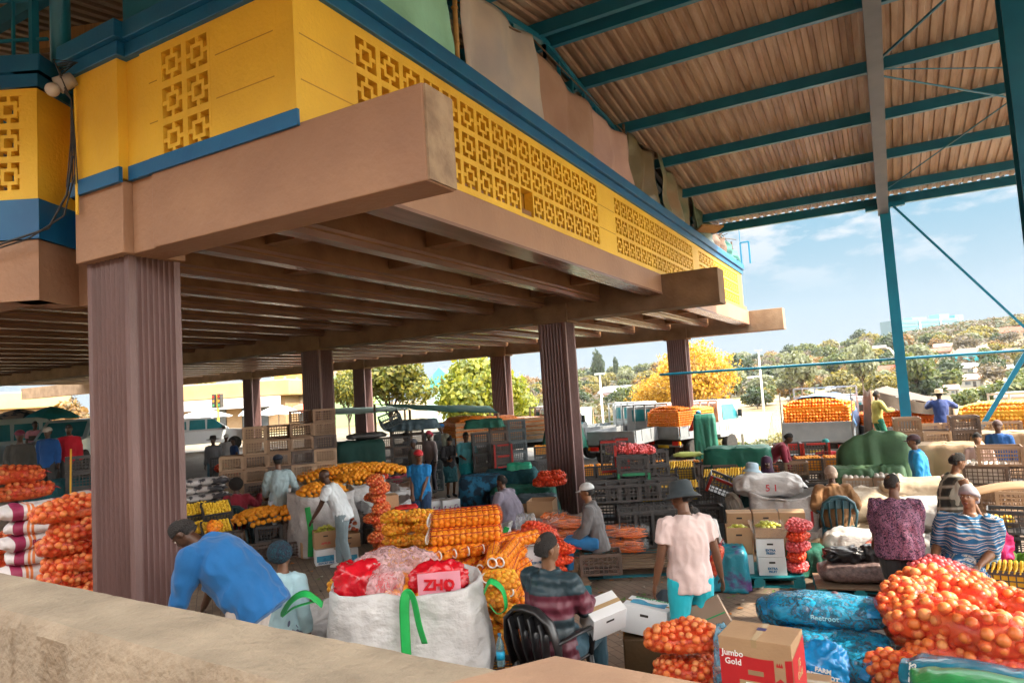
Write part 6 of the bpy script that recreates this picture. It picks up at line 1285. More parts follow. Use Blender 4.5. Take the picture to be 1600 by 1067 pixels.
# red and black tilted crate, cans
p = at(1128, 778, 12.4); crate((p[0], p[1], .78), 0, 'red and black crate tipped on its corner behind the bending person', None, 'black', 'wide', trim='red', rot=(R(10), R(24), R(fc(p)+4)))
crates(1085, 820, 12.2, 0, 3, 2, FACE-8, 'grey crate below the tipped red and black one', 'grey crates below the tipped crate', ['grey', 'black'])
crates(1216, 770, 16.2, 0, 2, 4, FACE-16, 'black crate with red corners under the truck load', 'red-cornered crates by the load truck', 'black', trim='red', counts=[4, 4], size='wide')
crates(1246, 775, 15.6, 0, 4, 3, FACE-16, 'dark crate in the rows below the truck tailgate', 'dark crates below the tailgate', ['dark', 'brown', 'black'], size='wide', counts=[3, 3, 4, 3], fill='orange')
crates(1248, 800, 13.6, 0, 3, 2, FACE-18, 'dark crate behind the brown-coated person', 'crates behind the brown coat', ['dark', 'black'], size='wide')
# fruit stand on blue pallet, right of the pink T-shirt man
p = G(1185, 905); P0_ = p; rz0 = fc(p)+2; cb, sb = math.cos(R(rz0)), math.sin(R(rz0)); pallet(p, rz0, 'turquoise pallet under the stacked apple boxes', 1.15, .8, m=mat('turquoise_pallet', (.005, .25, .30), (.01, .18, .22), 5, .6), top=MATS['turquoise_pallet'])
def loc_(X, Y, z): return (P0_[0]+X*cb-Y*sb, P0_[1]+X*sb+Y*cb, z)
for k in range(2): carton(loc_(.18, -.18, .145+.245*k), rz0+(2, -1)[k], ('lower' if k == 0 else 'upper')+' white box printed EXTRA FRUIT on the turquoise pallet', (.36, .30, .24), M_wcard, txt=('EXTRA\nFRUIT', 'EXTRA\nFRESH')[k])
carton(loc_(.18, -.18, .64), rz0, 'brown open box of yellow-green apples on the white boxes', (.36, .30, .14), M_card, open_=True, hole=False); heap('green_apple', loc_(.18, -.18, .74), .16, .125, .07, .038, 'single yellow-green apple in the right open box on the pallet', 'apples in the right open box', rz0, 40)
carton(loc_(-.22, -.12, .145), rz0+3, 'white and blue box below the left apple box', (.32, .30, .26), M_wcard, txt='FRUIT'); carton(loc_(-.22, -.10, .41), rz0+3, 'tall brown open box of apples left of the white boxes', (.33, .30, .36), M_card, open_=True); heap('green_apple', loc_(-.22, -.10, .70), .14, .12, .06, .036, 'single green apple in the left open box on the pallet', 'apples in the left open box', rz0+3, 36)
m = MB(); o = thing('plastic_liner', 'crinkled clear plastic liner round the right apple box', 'plastic liner', loc_(.18, -.18, .62), rz0); n = 48; m.rings([[((.19+.02*k+.012*nz3(j*.7, k, 1))*max(-1, min(1, 1.45*math.cos(2*math.pi*j/n))), (.16+.02*k+.012*nz3(j*.7, k, 4))*max(-1, min(1, 1.45*math.sin(2*math.pi*j/n))), .02+.06*k) for j in range(n)] for k in range(4)], cap=False); m.build('liner', N_clear, o, smooth=True)
for i in range(5): bag('tomato' if i % 2 else 'pinkonion', loc_(.50+.02*i, -.1-.02*i, .15+.14*i), rz0+80-8*i, 'tomato net leaning right of the white boxes', 'tomato nets right of the white boxes', .8)
bag('apple', loc_(-.52, -.32, .30), 0, 'tall net of green apples leaning left of the boxes', None, 1., rot=(0, R(-80), R(rz0+8))); bag('apple', loc_(-.62, -.20, .20), 0, 'second net of green apples half hidden by the T-shirt man', None, .9, rot=(0, R(-84), R(rz0+40)))
P0_ = at(1190, 850, 10.4); cb, sb = math.cos(R(rz0)), math.sin(R(rz0))
for i, (X, z, lb) in enumerate(((-.30, .0, 'bottom left brown carton behind the apple boxes'), (.10, .0, 'bottom middle brown carton behind the apple boxes'), (.46, .0, 'bottom right brown carton behind the apple boxes'), (.08, .27, 'brown carton of the second layer, left, behind the apple boxes'), (.46, .27, 'brown carton of the second layer, right, behind the apple boxes'), (.08, .54, 'left one of the two top cartons beside the white bulk bag'), (.46, .54, 'right one of the two top cartons beside the white bulk bag'), (-.30, .27, 'brown carton below the turquoise cloth'), (-.30, .54, 'top carton half hidden behind the left apple box'))):
    carton(loc_(X, 0, z), rz0+(i % 3-1)*2, lb, (.36, .32, .265), M_card)
p = at(1128, 850, 9.4); tarp((p[0], p[1], 0), fc(p), 'turquoise and violet plastic cloth over a crate behind the T-shirt man', .55, .45, .56, mat('turq_plastic', (.02, .24, .34), (.10, .04, .18), 4, .35, 1, 12, contrast=(.54, .64)), seed=35, folds=.05); p = at(1125, 850, 9.0); bag('redapple', (p[0], p[1], .45), fc(p), 'pink bag of red apples beside the T-shirt man\'s shoulder', None, .8, rot=(0, R(-70), R(fc(p))))
p = at(1262, 870, 9.9); tarp((p[0], p[1], 0), fc(p)+10, 'dark green cloth spilling onto the floor right of the tomato nets', .45, .5, .36, MATS['green_cloth'], seed=37, folds=.10, flare=.4)
# white bulk bag with red writing
p = at(1228, 820, 11.3); bulkbag(p, fc(p)-5, 'large white bulk bag with red handwriting in the middle right', 1.05, .9, .92, seed=27, straps=False, slump=.09, txt=('25 1', .34, M_rink, .22, .62)); sack((p[0]-.25, p[1]+.1, .84), fc(p)+4, 'white woven bag lying on the marked bulk bag', M_woven, (1.1, .8, .36), seed=41, amp=.03, txt='5 1', ink=M_rink)
p = at(1262, 840, 10.9); bulkbag(p, fc(p)+5, 'smaller slumped white bag in front of the marked bulk bag', .55, .5, .42, seed=29, straps=False, slump=.14, txt=('2', .2, M_rink, 0, .5))
M_wch = mat('white_plastic', (.50, .48, .44), None, rough=.4); M_bch = mat('teal_plastic', (.03, .11, .14), (.02, .08, .11), 4, .4, .1, 20); M_kch = mat('black_chair_plastic', (.015, .015, .017), None, rough=.32); M_dch = mat('green_chair_plastic', (.025, .06, .065), None, rough=.35)
p = G(1163, 733, 1.26); monobloc((*p, 0), fc(p)-60, 'off-white plastic chair under the person in the light blue hat', M_wch)
monobloc((*g24, 0), fc(g24)+12, 'worn blue plastic chair holding the brown-coated person', M_bch, 1.08)
monobloc((*wc, 0), fc(wc)-38, 'black plastic armchair of the woman in the quilted jacket', M_kch, 1.17)
p = G(372, 862); monobloc((*p, 0), fc(p)-12, 'dark green plastic chair of the woman with the afro', M_dch, 1.08)
monobloc((*g19, 0), fc(g19)+168, 'dark maroon plastic chair of the woman in the wax-print dress', mat('maroon_plastic', (.10, .01, .03), None, rough=.4))
# --- foreground
def box_on_lap():
    p = wc; a = fc(p)-38; c_, s_ = math.cos(R(a)), math.sin(R(a)); X, Y = .26, .42
    carton((p[0]+X*c_-Y*s_, p[1]+X*s_+Y*c_, .70), a+20, 'white carton with a red hand hole held on the jacket woman\'s lap', (.34, .24, .24), M_wcard, txt=None, hole=True, rot=(R(28), R(-10), R(a+62)))
box_on_lap()
# front bulk bag
p = at(640, 960, 6.35); zb = fc(p)
bulkbag(p, zb-6, 'very large white bulk bag with green straps in the foreground centre', 1.42, 1.0, 1.17, seed=51, straps=False, slump=.05, top=.97, txt=('K\\ JET', .20, mat('pencil_ink', (.12, .12, .16), None), .42, .26))
cb, sb = math.cos(R(zb-6)), math.sin(R(zb-6)); P0_ = p
o = thing('lifting_straps', 'green lifting straps hanging from the large foreground bulk bag', 'straps', (*p, 0), zb-6)
for pts in ([(.03, -.575, .30), (.02, -.60, .7), (.02, -.575, 1.10), (.05, -.56, 1.20), (.10, -.59, 1.16), (.14, -.62, .95), (.18, -.63, .80)], [(-.70, -.40, 1.12), (-.82, -.46, 1.24), (-.94, -.48, 1.20), (-1.02, -.50, 1.08), (-.92, -.48, 1.14), (-.76, -.42, 1.16)], [(.70, -.42, 1.12), (.76, -.46, 1.22), (.86, -.46, 1.14), (.88, -.46, .98), (.80, -.45, .94), (.74, -.44, 1.02)]):
    m = MB(); m.strap(pts, (.042, .005), up=(0, 1, 0) if abs(pts[0][0]) < .1 else (1, 0, 0)); m.build('strap', M_strap, o, smooth=True)
heap('orange', loc_(.0, .02, 1.03), .56, .36, .15, .045, 'single orange in the very large foreground bulk bag', 'oranges in the foreground bulk bag', zb-6, 110)
M_redp = mat('red_plastic_film', (.60, .008, .02), (.5, .006, .015), 5, .22, 1.2, 12, coat=.4); M_pinkp = clearmat('pink_plastic_film', (.72, .48, .50), .42)
def loosebag(loc, rz, lb, d, m, sd, txt=None, rot=None, nm='plastic_bag'):
    o = thing(nm, lb, 'plastic bag', loc, rz); b = MB(); hull(b, *d, .8, 40, 44, .045, 6, sd); b.v = [tuple(Vector((v[0], v[1], v[2]-d[2]/2))*(1-.42*abs(nz3(v[0]*9+sd, v[1]*9, v[2]*9))-.18*abs(nz3(v[0]*24, v[1]*24+sd, v[2]*24)))*1.12+Vector((0, 0, d[2]/2))) for v in b.v]; b.build('film', m, o, smooth=True)
    if rot: o.rotation_euler = rot
    if txt:
        b = MB(); b.grid(lambda u_, v_: (-(d[0]*.36)+d[0]*.72*u_, -d[1]*.5-.012-.01*math.sin(u_*9), d[2]*(.18+.64*v_)), 6, 4); b.build('pink_panel', mat('pink_panel', (.72, .30, .38), None, rough=.35), o, smooth=True); text('printed_lettering', txt, d[2]*.38, M_redp, o, (0, -d[1]*.5-.03, d[2]*.48), (R(90), R(4), 0), bold=.006)
    return o
loosebag(loc_(-.42, -.10, 1.06), zb-20, 'crumpled red plastic bag on the left of the foreground bulk bag', (.48, .42, .34), M_redp, 3)
loosebag(loc_(-.14, .12, 1.10), zb+4, 'large pale pink clear plastic bag over the oranges', (.80, .44, .34), M_pinkp, 9); loosebag(loc_(-.16, -.30, 1.05), zb+4, 'clear bag with red print in the middle of the foreground bulk bag', (.34, .26, .30), M_pinkp, 19)
loosebag(loc_(-.20, -.18, 1.05), zb+8, 'small red packet inside the clear bag', (.26, .2, .24), M_redp, 23)
loosebag(loc_(.30, -.22, 1.05), zb-2, 'red plastic packet with pink printed panel on the right of the foreground bulk bag', (.52, .30, .32), M_redp, 12, txt='ZHO')
for i in range(3): bag('naartjie', loc_(-.58+.15*i, .30, 1.03), zb+40*i, 'naartjie net at the back of the foreground bulk bag', 'naartjie nets in the foreground bulk bag', .8)
# second slumped bag behind beanie woman
p = at(498, 950, 7.3); bulkbag(p, fc(p)+10, 'slumped beige bulk bag with dark green strap behind the knitted hat', .95, .8, .72, M_wovtan if False else M_woven, straps=False, seed=61, slump=.16)
m = MB(); o = thing('dark_green_strap', 'dark green strap loop on the slumped beige bag', 'strap', (*p, 0), fc(p)); m.tube([(-.30, -.35, .72), (-.38, -.42, .86), (-.22, -.46, .80), (-.18, -.46, .60), (-.16, -.45, .2)], [(.05, .005)]*5, 8, up=(0, 1, 0)); m.build('webbing', mat('dark_green_web', (.005, .12, .06), None, rough=.6), o)
p = at(398, 905, 10.2); tarp((p[0], p[1], 0), fc(p), 'small cyan and purple plastic bag on the floor near the chair', .28, .2, .26, MATS['turq_plastic'], seed=71, folds=.1)
# water bottle on a crate, boxes around the chair
p = at(786, 1010, 6.0); zt_ = .46; crate((p[0]-.1, p[1], 0), fc(p), 'dark crate on the floor right of the front bulk bag', None, 'dark', 'wide'); crate((p[0]-.1, p[1], .305), fc(p), 'shallow dark crate carrying the water bottle', None, 'dark', 'low'); o = thing('water_bottle', 'clear plastic bottle of blue drink beside the front bulk bag', 'bottle', (p[0], p[1]-.05, .49))
m = MB(); m.lathe([(.001, 0), (.034, .0), (.037, .01), (.037, .16), (.034, .19), (.016, .235), (.014, .25)], 16); m.build('bottle_body', mat('bottle_plastic', (.45, .75, .85), None, rough=.08, trans=.8), o, smooth=True); m = MB(); m.lathe([(.001, .252), (.016, .252), (.016, .275), (.001, .275)], 12); m.build('cap', M_bink, o, smooth=True); m = MB(); m.lathe([(.038, .06), (.0385, .06), (.0385, .13), (.038, .13)], 16); m.build('paper_label', mat('cyan_label', (.01, .35, .62), None, rough=.4), o, smooth=True)
for i in range(6): p = at(778+14*(i % 2), 990, 6.9); bag('naartjie', (p[0], p[1], .05+.17*i), fc(p)+90+20*(i % 2), 'naartjie net in the column right of the front bulk bag', 'naartjie nets right of the front bulk bag', .85)
for i in range(3): p = at(812, 985, 7.3); bag('orangebag', (p[0], p[1], .05+.2*i), fc(p)+60*i, 'orange net behind the black armchair', 'orange nets behind the black armchair', 1.)
# white box on stool with blue logo
p = at(1012, 990, 6.7); o = thing('wooden_stand', 'brown wooden drum under the white export box', 'stand', p, fc(p)); m = MB(); m.b2((-.24, -.16, 0), (.24, .16, .42)); m.build('drum', mat('brown_wood', (.10, .055, .02), (.07, .04, .015), 4, .7, .3, 20), o, bevel=.02)
o = carton((p[0], p[1], .44), 0, 'white export box with a blue print on its top, tilted on the wooden stand', (.44, .34, .26), M_wcard, toptxt=None, txt=None, rot=(R(-3), R(7), R(fc(p)-16)))
m = MB(); m.grid(lambda u_, v_: (-.17+.34*u_, -.08+.16*v_*(.75+.25*math.sin(u_*8)), .2625), 20, 4); m.build('blue_print', M_bprint, o); text('printed_lettering', 'EXPORT FRUIT', .05, M_gink, o, (0, .135, .2632), (0, 0, 0), bold=.002); text('printed_lettering', 'EXTRA\nFRUIT', .045, M_bink, o, (.2225, .0, .10), (R(90), 0, R(90)), bold=.002)
m = MB(); m.b2((.2205, -.04, .17), (.2225, .04, .20)); m.build('hand_hole', M_dark, o)
# rucksack
p = at(1040, 950, 7.6); o = thing('rucksack', 'dark grey rucksack on the floor behind the export box', 'rucksack', p, fc(p)); m = MB(); m.tube([(0, 0, .0), (0, -.02, .05), (0, 0, .30), (0, .02, .48), (0, .03, .55)], [(.12, .08), (.19, .13), (.17, .12), (.11, .08), (.03, .02)], 18, up=(0, 1, 0)); m.build('pack', mat('rucksack_cloth', (.03, .045, .06), (.02, .03, .04), 5, .8, .6, 14), o, smooth=True)
m = MB(); m.tube([(-.08, -.13, .45), (-.10, -.17, .25), (-.09, -.13, .06)], [(.02, .006)]*3, 8); m.build('shoulder_strap', M_cr['black'], o)
# box hanging from the T-shirt man's hand
p = at(1128, 930, 6.35); o = carton((p[0], p[1], .36), 0, 'flattened grey-brown carton with red print carried by the T-shirt man', (.36, .05, .46), mat('grey_card', (.30, .22, .16), (.26, .19, .14), 3, .8), txt='EXPORT', ink=M_rink, hole=False, rot=(0, R(-26), R(fc(p)-10)))
for z in (.14, .30): m = MB(); m.b2((-.17, -.029, z), (.17, -.027, z+.012)); m.build('green_line', M_gink, o)
# onion nets bottom middle
for i, (u, v, D, z, rz, k, lb) in enumerate(((1068, 968, 5.7, .62, 4, 'onion', 'topmost onion net of the bottom centre pile'), (1072, 1000, 5.7, .36, -8, 'onion2', 'second onion net of the bottom centre pile'), (1058, 1030, 5.6, .16, 10, 'onion', 'third onion net of the bottom centre pile'), (1095, 1010, 5.9, .28, 30, 'onion2', 'onion net behind the bottom centre pile'), (1030, 1050, 5.3, .02, 5, 'onion2', 'lowest onion net of the bottom centre pile'))):
    p = at(u, v, D); bag(k, (p[0], p[1], z), fc(p)+rz, lb, None, .88)
for (u, v, D, z, rz, lb) in ((1018, 1052, 4.9, .34, 0, 'pink onion net in front of the bottom centre pile'), (1065, 1060, 4.85, .30, 20, 'second pink onion net in front of the pile')): p = at(u, v, D); bag('pinkonion', (p[0], p[1], z), fc(p)+rz, lb, None, .8)
p = at(1042, 1040, 5.0); loosebag((p[0], p[1], .38), fc(p), 'crumpled red printed plastic wrapper on the pink onions', (.42, .25, .14), M_redp, 41); p = at(1088, 1050, 5.0); tarp((p[0], p[1], .1), fc(p), 'dry brown onion skins and leaves heaped by the blue bag', .18, .16, .36, mat('dry_leaves', (.16, .09, .04), (.05, .03, .02), 20, .9, 1.4, 30), seed=5, folds=.15)
p = at(1000, 1030, 5.6); carton((p[0], p[1], .2), fc(p)+8, 'small open carton with dark contents left of the onion pile', (.28, .24, .20), M_card, open_=True, hole=False); crate((p[0], p[1], 0), fc(p)+8, 'low dark crate under the small open carton', None, 'dark', 'low'); p = at(1000, 1020, 5.65); loosebag((p[0], p[1], .28), fc(p), 'black plastic bag in the small open carton', (.2, .16, .16), MATS['black_plastic'], 5)
p = at(1128, 1010, 5.5); loosebag((p[0], p[1], .12), fc(p)+80, 'silvery blue plastic sack standing behind the red carton', (.2, .17, .72), clearmat('blue_film', (.12, .30, .42), .75), 33)
crates(1010, 1075, 5.4, 0, 3, 1, FACE-12, 'dark crate beneath the bottom centre onion nets', 'crates beneath the onion nets', 'dark', 'low')
# red carton
p = at(1190, 1015, 4.65); o = thing('red_carton', 'large red and brown carton with white crown mark at the bottom right of centre', 'box', (p[0], p[1], .72), fc(p)-16)
w, d, h = .47, .34, .40; m = MB(); m.b2((-w/2, -d/2, 0), (w/2, d/2, h)); m.build('carton', M_card, o, bevel=.004)
m = MB(); m.grid(lambda u_, v_: (-w/2+.002+(w-.004)*u_, -d/2-.0025, .005+v_*(h-.075-.04*math.sin(u_*2.4+.2)-.005)), 24, 6); m.build('red_face', M_redc, o); m = MB(); m.grid(lambda u_, v_: (w/2+.0025, -d/2+.002+(d-.004)*u_, .005+v_*(h-.10+.06*u_)), 16, 5); m.build('red_side', M_redc, o)
m = MB(); m.b2((-.018, -d/2-.001, h-.05), (.018, -d/2-.0005, h)); m.b2((-.02, -d/2, h+.001), (.02, d/2, h+.002)); m.build('tape', M_tape, o); m = MB(); m.b2((-.03, .02, h+.0025), (.03, .07, h+.004)); m.build('dark_sticker', mat('sticker_ink', (.03, .02, .12), None, rough=.4), o)
text('printed_lettering', 'Jumbo\nGold', .055, M_white, o, (-.145, -d/2-.004, .27), (R(90), 0, 0), bold=.001)
m = MB(); m.add([(.12, -d/2-.0032, .15), (.155, -d/2-.0032, .18), (.19, -d/2-.0032, .15), (.19, -d/2-.0032, .34), (.12, -d/2-.0032, .34)], [(0, 1, 2, 3, 4)]); m.build('ribbon', M_card, o)
m = MB(); m.b2((.135, -d/2-.0045, .25), (.175, -d/2-.0034, .258)); [m.add([(x-.007, -d/2-.0045, .258), (x+.007, -d/2-.0045, .258), (x, -d/2-.0045, .28)], [(0, 1, 2)]) for x in (.141, .155, .169)]; m.build('crown_mark', M_redc, o)
m = MB(); m.tube([(-.05, -d/2-.001, .19), (.05, -d/2-.001, .19)], .016, 10); m.v = [(v[0], -d/2-.0040 if v[1] < -d/2 else -d/2-.0026, v[2]) for v in m.v]; m.build('hand_hole', mat('hole_card', (.30, .19, .1), None), o)
m = MB(); m.b2((-.11, -d/2-.0045, .06), (.13, -d/2-.0026, .135)); m.build('address_panel', M_tape, o); m = MB(); m.b2((-.07, -d/2-.0058, .075), (-.02, -d/2-.0048, .125)); m.b2((.09, -d/2-.0058, .098), (.127, -d/2-.0048, .13)); m.b2((.09, -d/2-.0058, .064), (.127, -d/2-.0048, .094)); m.build('white_label', M_white, o); text('printed_lettering', 'JG\nGold', .07, mat('cream_print', (.5, .3, .15), None), o, (w/2+.004, .0, .2), (R(90), 0, R(90)), bold=.001)
[crate((p[0], p[1], .178*k), fc(p)-16, 'low dark crate under the red carton', 'crates under the red carton', 'dark', 'low') for k in range(4)]
p = at(1262, 1058, 4.9); carton((p[0], p[1], .30), fc(p)-4, 'low brown carton at the bottom edge right of the red one', (.30, .3, .36), M_card, hole=False); p = at(1345, 1072, 4.7); carton((p[0], p[1], .30), fc(p)-4, 'low brown carton under the blue bags at the bottom edge', (.40, .3, .34), M_card, hole=False)
# blue beetroot bags
M_bf = clearmat('blue_printed_film', (.02, .30, .52), .62); M_bs = mat('solid_blue_film', (.005, .20, .50), (.01, .28, .62), 4, .25, 1.2, 10, coat=.3)
def beetbag(p, z, rz, lb, L_=.85, W_=.42, H_=.26, sd=1, txt=None, s=1.):
    o = thing('beetroot_bag', lb, 'vegetable bag', (p[0], p[1], z), rz); o.scale = (s,)*3; f, sh, core, tl = netbag(L_, W_, H_, .042, cnt=90, seed=sd); tag(f.build('beetroots', [F_be]*3, o, smooth=True), kind='stuff'); core.build('inner_beetroots', F_be, o, smooth=True)
    b = MB(); hull(b, L_*1.03, W_*1.05, H_*1.05, .5, 24, 26, .022, 9, sd); b.build('printed_film', M_bf, o, smooth=True)
    for x0, x1 in ((-.46, -.30), (.24, .40)):
        b = MB(); b.grid(lambda u_, v_: tuple(hullpt(math.asin(max(-1, min(1, (x0+(x1-x0)*u_)*2)))*.9, R(-20)+v_*R(190), L_*1.05, W_*1.08, H_*1.08, .5)+Vector((0, 0, H_/2))), 4, 14); b.build('blue_band', M_bs, o, smooth=True)
    tl.build('tied_end', M_bs, o, smooth=True)
    if txt: text('printed_lettering', txt, H_*.24, mat('pale_blue_ink', (.35, .65, .75), None), o, (0, -W_*.535, H_*.5), (R(90), 0, 0), bold=.001)
    return o
p = at(1292, 975, 6.5); beetbag(p, .46, fc(p)-4, 'upper blue printed bag of beetroot beside the red carton', 1.02, .45, .27, 3, 'Beetroot'); p = at(1305, 1005, 6.3); beetbag(p, .20, fc(p)-8, 'middle blue bag of beetroot half under the upper one', .95, .46, .27, 5, 'Beetroot'); p = at(1350, 1030, 5.9); beetbag(p, .16, fc(p)-60, 'blue beetroot bag with its tied end facing the camera', .8, .44, .3, 7); p = at(1235, 965, 6.8); beetbag(p, .38, fc(p)+14, 'blue bag behind the red carton', .6, .4, .26, 9)
p = at(1288, 1035, 5.35); loosebag((p[0], p[1], .40), fc(p)-6, 'solid blue plastic bag with white lettering right of the red carton', (.36, .28, .34), M_bs, 4); text('printed_lettering', 'FARM\nBEETROOT', .045, M_white, bpy.data.objects['plastic_bag.%03d' % 0] if False else [o for o in COL.objects if o.get('label', '').startswith('solid blue plastic')][0], (0, -.165, .17), (R(90), R(8), 0), bold=.002)
crates(1215, 1080, 6.3, 0, 4, 1, FACE-20, 'dark low crate under the blue beetroot bags', 'crates under the beetroot bags', 'dark', 'low', ny=2)
# large onion nets on the right
for i, (u, v, D, z, rz, k, s_, lb) in enumerate((
    (1500, 970, 5.6, .55, -14, 'bigonion', 1.12, 'longest onion net lying across the right-hand pile'), (1416, 905, 6.2, .66, 70, 'bigonion2', .85, 'upright onion net at the left top of the right-hand pile'), (1440, 935, 6.1, .55, 50, 'bigonion', .85, 'onion net slumping over the left side of the right-hand pile'), (1470, 915, 6.5, .58, -35, 'bigonion2', 1.0, 'onion net below the purple blouse, upper middle of the pile'), (1535, 950, 6.5, .50, -30, 'bigonion', .95, 'onion net in front of the wax-print dress'), (1590, 1000, 5.5, .45, -10, 'bigonion2', 1.0, 'onion net at the right edge of the pile'), (1415, 1000, 5.6, .28, 60, 'bigonion', .82, 'onion net with a green and white label, left lower pile'), (1500, 1015, 5.5, .36, 5, 'bigonion2', .9, 'onion net under the longest one'), (1420, 1045, 5.3, .06, 80, 'bigonion2', .82, 'lowest onion net on the left of the right-hand pile'), (1395, 1020, 5.7, .06, 88, 'bigonion', .8, 'onion net standing behind the blue beetroot bags'), (1590, 960, 6.2, .5, 0, 'bigonion', .9, 'onion net behind the right edge'), (1540, 1060, 5.4, .02, 0, 'bigonion2', 1., 'hidden bottom onion net of the right-hand pile'), (1460, 960, 6.3, .3, 20, 'bigonion', .95, 'onion net in the core of the right-hand pile'), (1550, 980, 6.3, .3, -10, 'bigonion2', .95, 'second onion net in the core of the right-hand pile'), (1440, 895, 6.9, .45, 30, 'bigonion', .8, 'onion net behind the pile below the black trousers'))):
    p = at(u, v, D); bag(k, (p[0], p[1], z), fc(p)+rz, lb, None, s_)
p = at(1462, 872, 7.3); bag('pinkonion', (p[0], p[1], .60), fc(p), 'small pink onion net beside the black trousers', None, 1.); crate((p[0], p[1], .305), fc(p), 'dark crate under the small pink onion net', None, 'dark'); crate((p[0], p[1], .01), fc(p), 'lower dark crate under the small pink onion net', None, 'dark'); 
def potbag(p, z, rz, lb, m, txts, L_=.9, sd=1, rot=None):
    o = sack((p[0], p[1], z), rz, lb, m, (L_, .44, .24), seed=sd, name='vegetable_sack', amp=.012)
    for t, sz, x, zz_, mt, rr_ in txts: text('printed_lettering', t, sz, mt, o, (x, -.235, zz_), (R(90), R(rr_), 0), bold=.002)
    return o
M_teal = mat('teal_film', (.01, .14, .22), (.01, .19, .30), 3, .25, .8, 10, coat=.3); M_grf = mat('green_film', (.02, .22, .06), (.03, .30, .08), 5, .3, .6, 10, coat=.2)
p = at(1520, 1030, 4.95); o = potbag(p, .44, fc(p)-5, 'blue-teal potato sack lying at the bottom right corner', M_teal, [('POTATOES', .06, -.37, .12, M_white, -82), ('5kg', .05, -.27, .18, M_white, -82), ('Quantum', .075, .18, .15, M_white, 3), ('Best Quality', .05, .15, .08, M_white, 3)], .95, 3)
m = MB(); m.b2((-.2, -.236, .16), (.0, -.234, .172)); m.b2((.24, -.238, .19), (.42, -.236, .2)); m.build('yellow_streak', mat('yellow_ink', (.75, .6, .05), None), o)
p = at(1545, 1062, 4.45); o = potbag(p, .57, fc(p)-3, 'green and white printed sack at the very bottom right', M_grf, [('Farmers', .045, -.17, .14, M_white, -80)], .9, 9); m = MB(); m.grid(lambda u_, v_: (-.1+.34*u_, -.236-.004*math.sin(u_*7), .04+.15*v_), 5, 3); m.build('picture_panel', mat('pic_panel', (.5, .6, .68), (.25, .3, .4), 9, .4, contrast=(.48, .52)), o); m = MB(); m.grid(lambda u_, v_: (-.38+.12*u_, -.236, .05+.14*v_), 3, 3); m.build('brown_panel', mat('brown_panel', (.4, .2, .08), (.7, .5, .3), 14, .4), o)
for q in ((1520, 1030, 4.95), (1540, 1060, 4.6)): p = at(*q); crate((p[0]-.2, p[1], 0), fc(p), 'dark crate under the printed sacks in the corner', 'crates under the corner sacks', 'dark', 'wide'); crate((p[0]+.35, p[1], 0), fc(p), 'dark crate under the printed sacks in the corner', 'crates under the corner sacks', 'dark', 'wide')
# dark bags on a turquoise pallet, pink bag
p = G(1340, 925); pallet(p, fc(p)+6, 'turquoise pallet with dark bags beside the black trousers', 1.0, .7, m=MATS['turquoise_pallet'], top=M_pal); sack((p[0], p[1], .145), fc(p)+5, 'mottled dark purple sack on the turquoise pallet', mat('mottled_sack', (.10, .07, .07), (.22, .15, .14), 24, .5, .8, 20), (.9, .5, .26), seed=5); loosebag((p[0]-.12, p[1], .38), fc(p)+8, 'black plastic bag on the mottled sack', (.5, .34, .2), MATS['black_plastic'], 8); loosebag((p[0]+.22, p[1]+.05, .38), fc(p), 'black wrapped parcel right of the black plastic bag', (.3, .25, .24), MATS['black_plastic'], 18); p = at(1372, 905, 9.0); bag('redapple', (p[0], p[1], .25), 0, 'pink plastic bag of onions next to the black trousers', None, 1.2, rot=(0, R(-75), R(fc(p))))
# tan and white sack heaps
M_tanb = mat('beige_woven', (.50, .41, .30), (.36, .28, .19), 3, .75, 1., 10, detail=7)
for i, (u, v, D, z, d, rz, lb, mt) in enumerate(((1315, 850, 10.2, .0, (1.0, .6, .36), 5, 'beige sack on the floor right of the white bulk bag', M_tanb), (1350, 835, 10.0, .1, (1.1, .7, .42), -10, 'white-topped sack in the heap left of the purple blouse', M_woven), (1345, 800, 11.0, .45, (1.1, .7, .4), 15, 'beige sack in the upper heap', M_tanb), (1330, 870, 9.6, 0, (.9, .6, .25), 12, 'flat beige sack at the foot of the heap', M_tanb), (1440, 815, 10.5, .35, (1.2, .8, .5), 0, 'sunlit white sack behind the plaid dress', M_woven), (1448, 780, 11.0, .75, (1.3, .8, .3), 6, 'sunlit beige sack on top between the two women', M_tanb), (1380, 790, 11.2, .6, (1.1, .7, .3), -8, 'beige sack behind the purple blouse', M_tanb), (1440, 850, 10.0, 0, (1.1, .7, .4), 8, 'sunlit white sack on the floor by the plaid dress', M_woven), (1375, 830, 10.8, .0, (1.2, .8, .5), 0, 'beige sack under the heap left of the blouse', M_tanb))):
    p = at(u, v, D); sack((p[0], p[1], z), fc(p)+rz, lb, mt, d, seed=i*5.3+2, amp=.03)
# green tarp over crates
M_gt2 = mat('olive_green_tarp', (.065, .145, .07), (.045, .10, .05), 2.5, .75, .5, 8)
p = at(1362, 740, 13.2); tarp((p[0]+.05, p[1]+.3, 0), fc(p)+4, 'big olive green tarpaulin draped over stacked crates left of the blue work suit', 1.15, .9, 1.62, M_gt2, seed=43, folds=.075, drop=1.15, flare=.10, top=lambda x, y: -.10*abs(x)**3-.08*y-.16*max(0, -x))
for q in ((1334, 770, 12.9), (1384, 770, 12.9)): p = at(*q); tarp((p[0], p[1], 0), fc(p)+4, 'lower lobe of the olive green tarpaulin over the '+('left' if q[0] < 1350 else 'right')+' crates', .62, .6, 1.05, M_gt2, seed=q[0], folds=.12, drop=.75, flare=.10)
crates(1320, 800, 12.6, 0, 4, 3, FACE-24, 'brown crate of white packets under the olive tarpaulin', 'brown crates under the olive tarpaulin', ['tan', 'brown'], counts=[3, 3, 2, 2], fill='white')
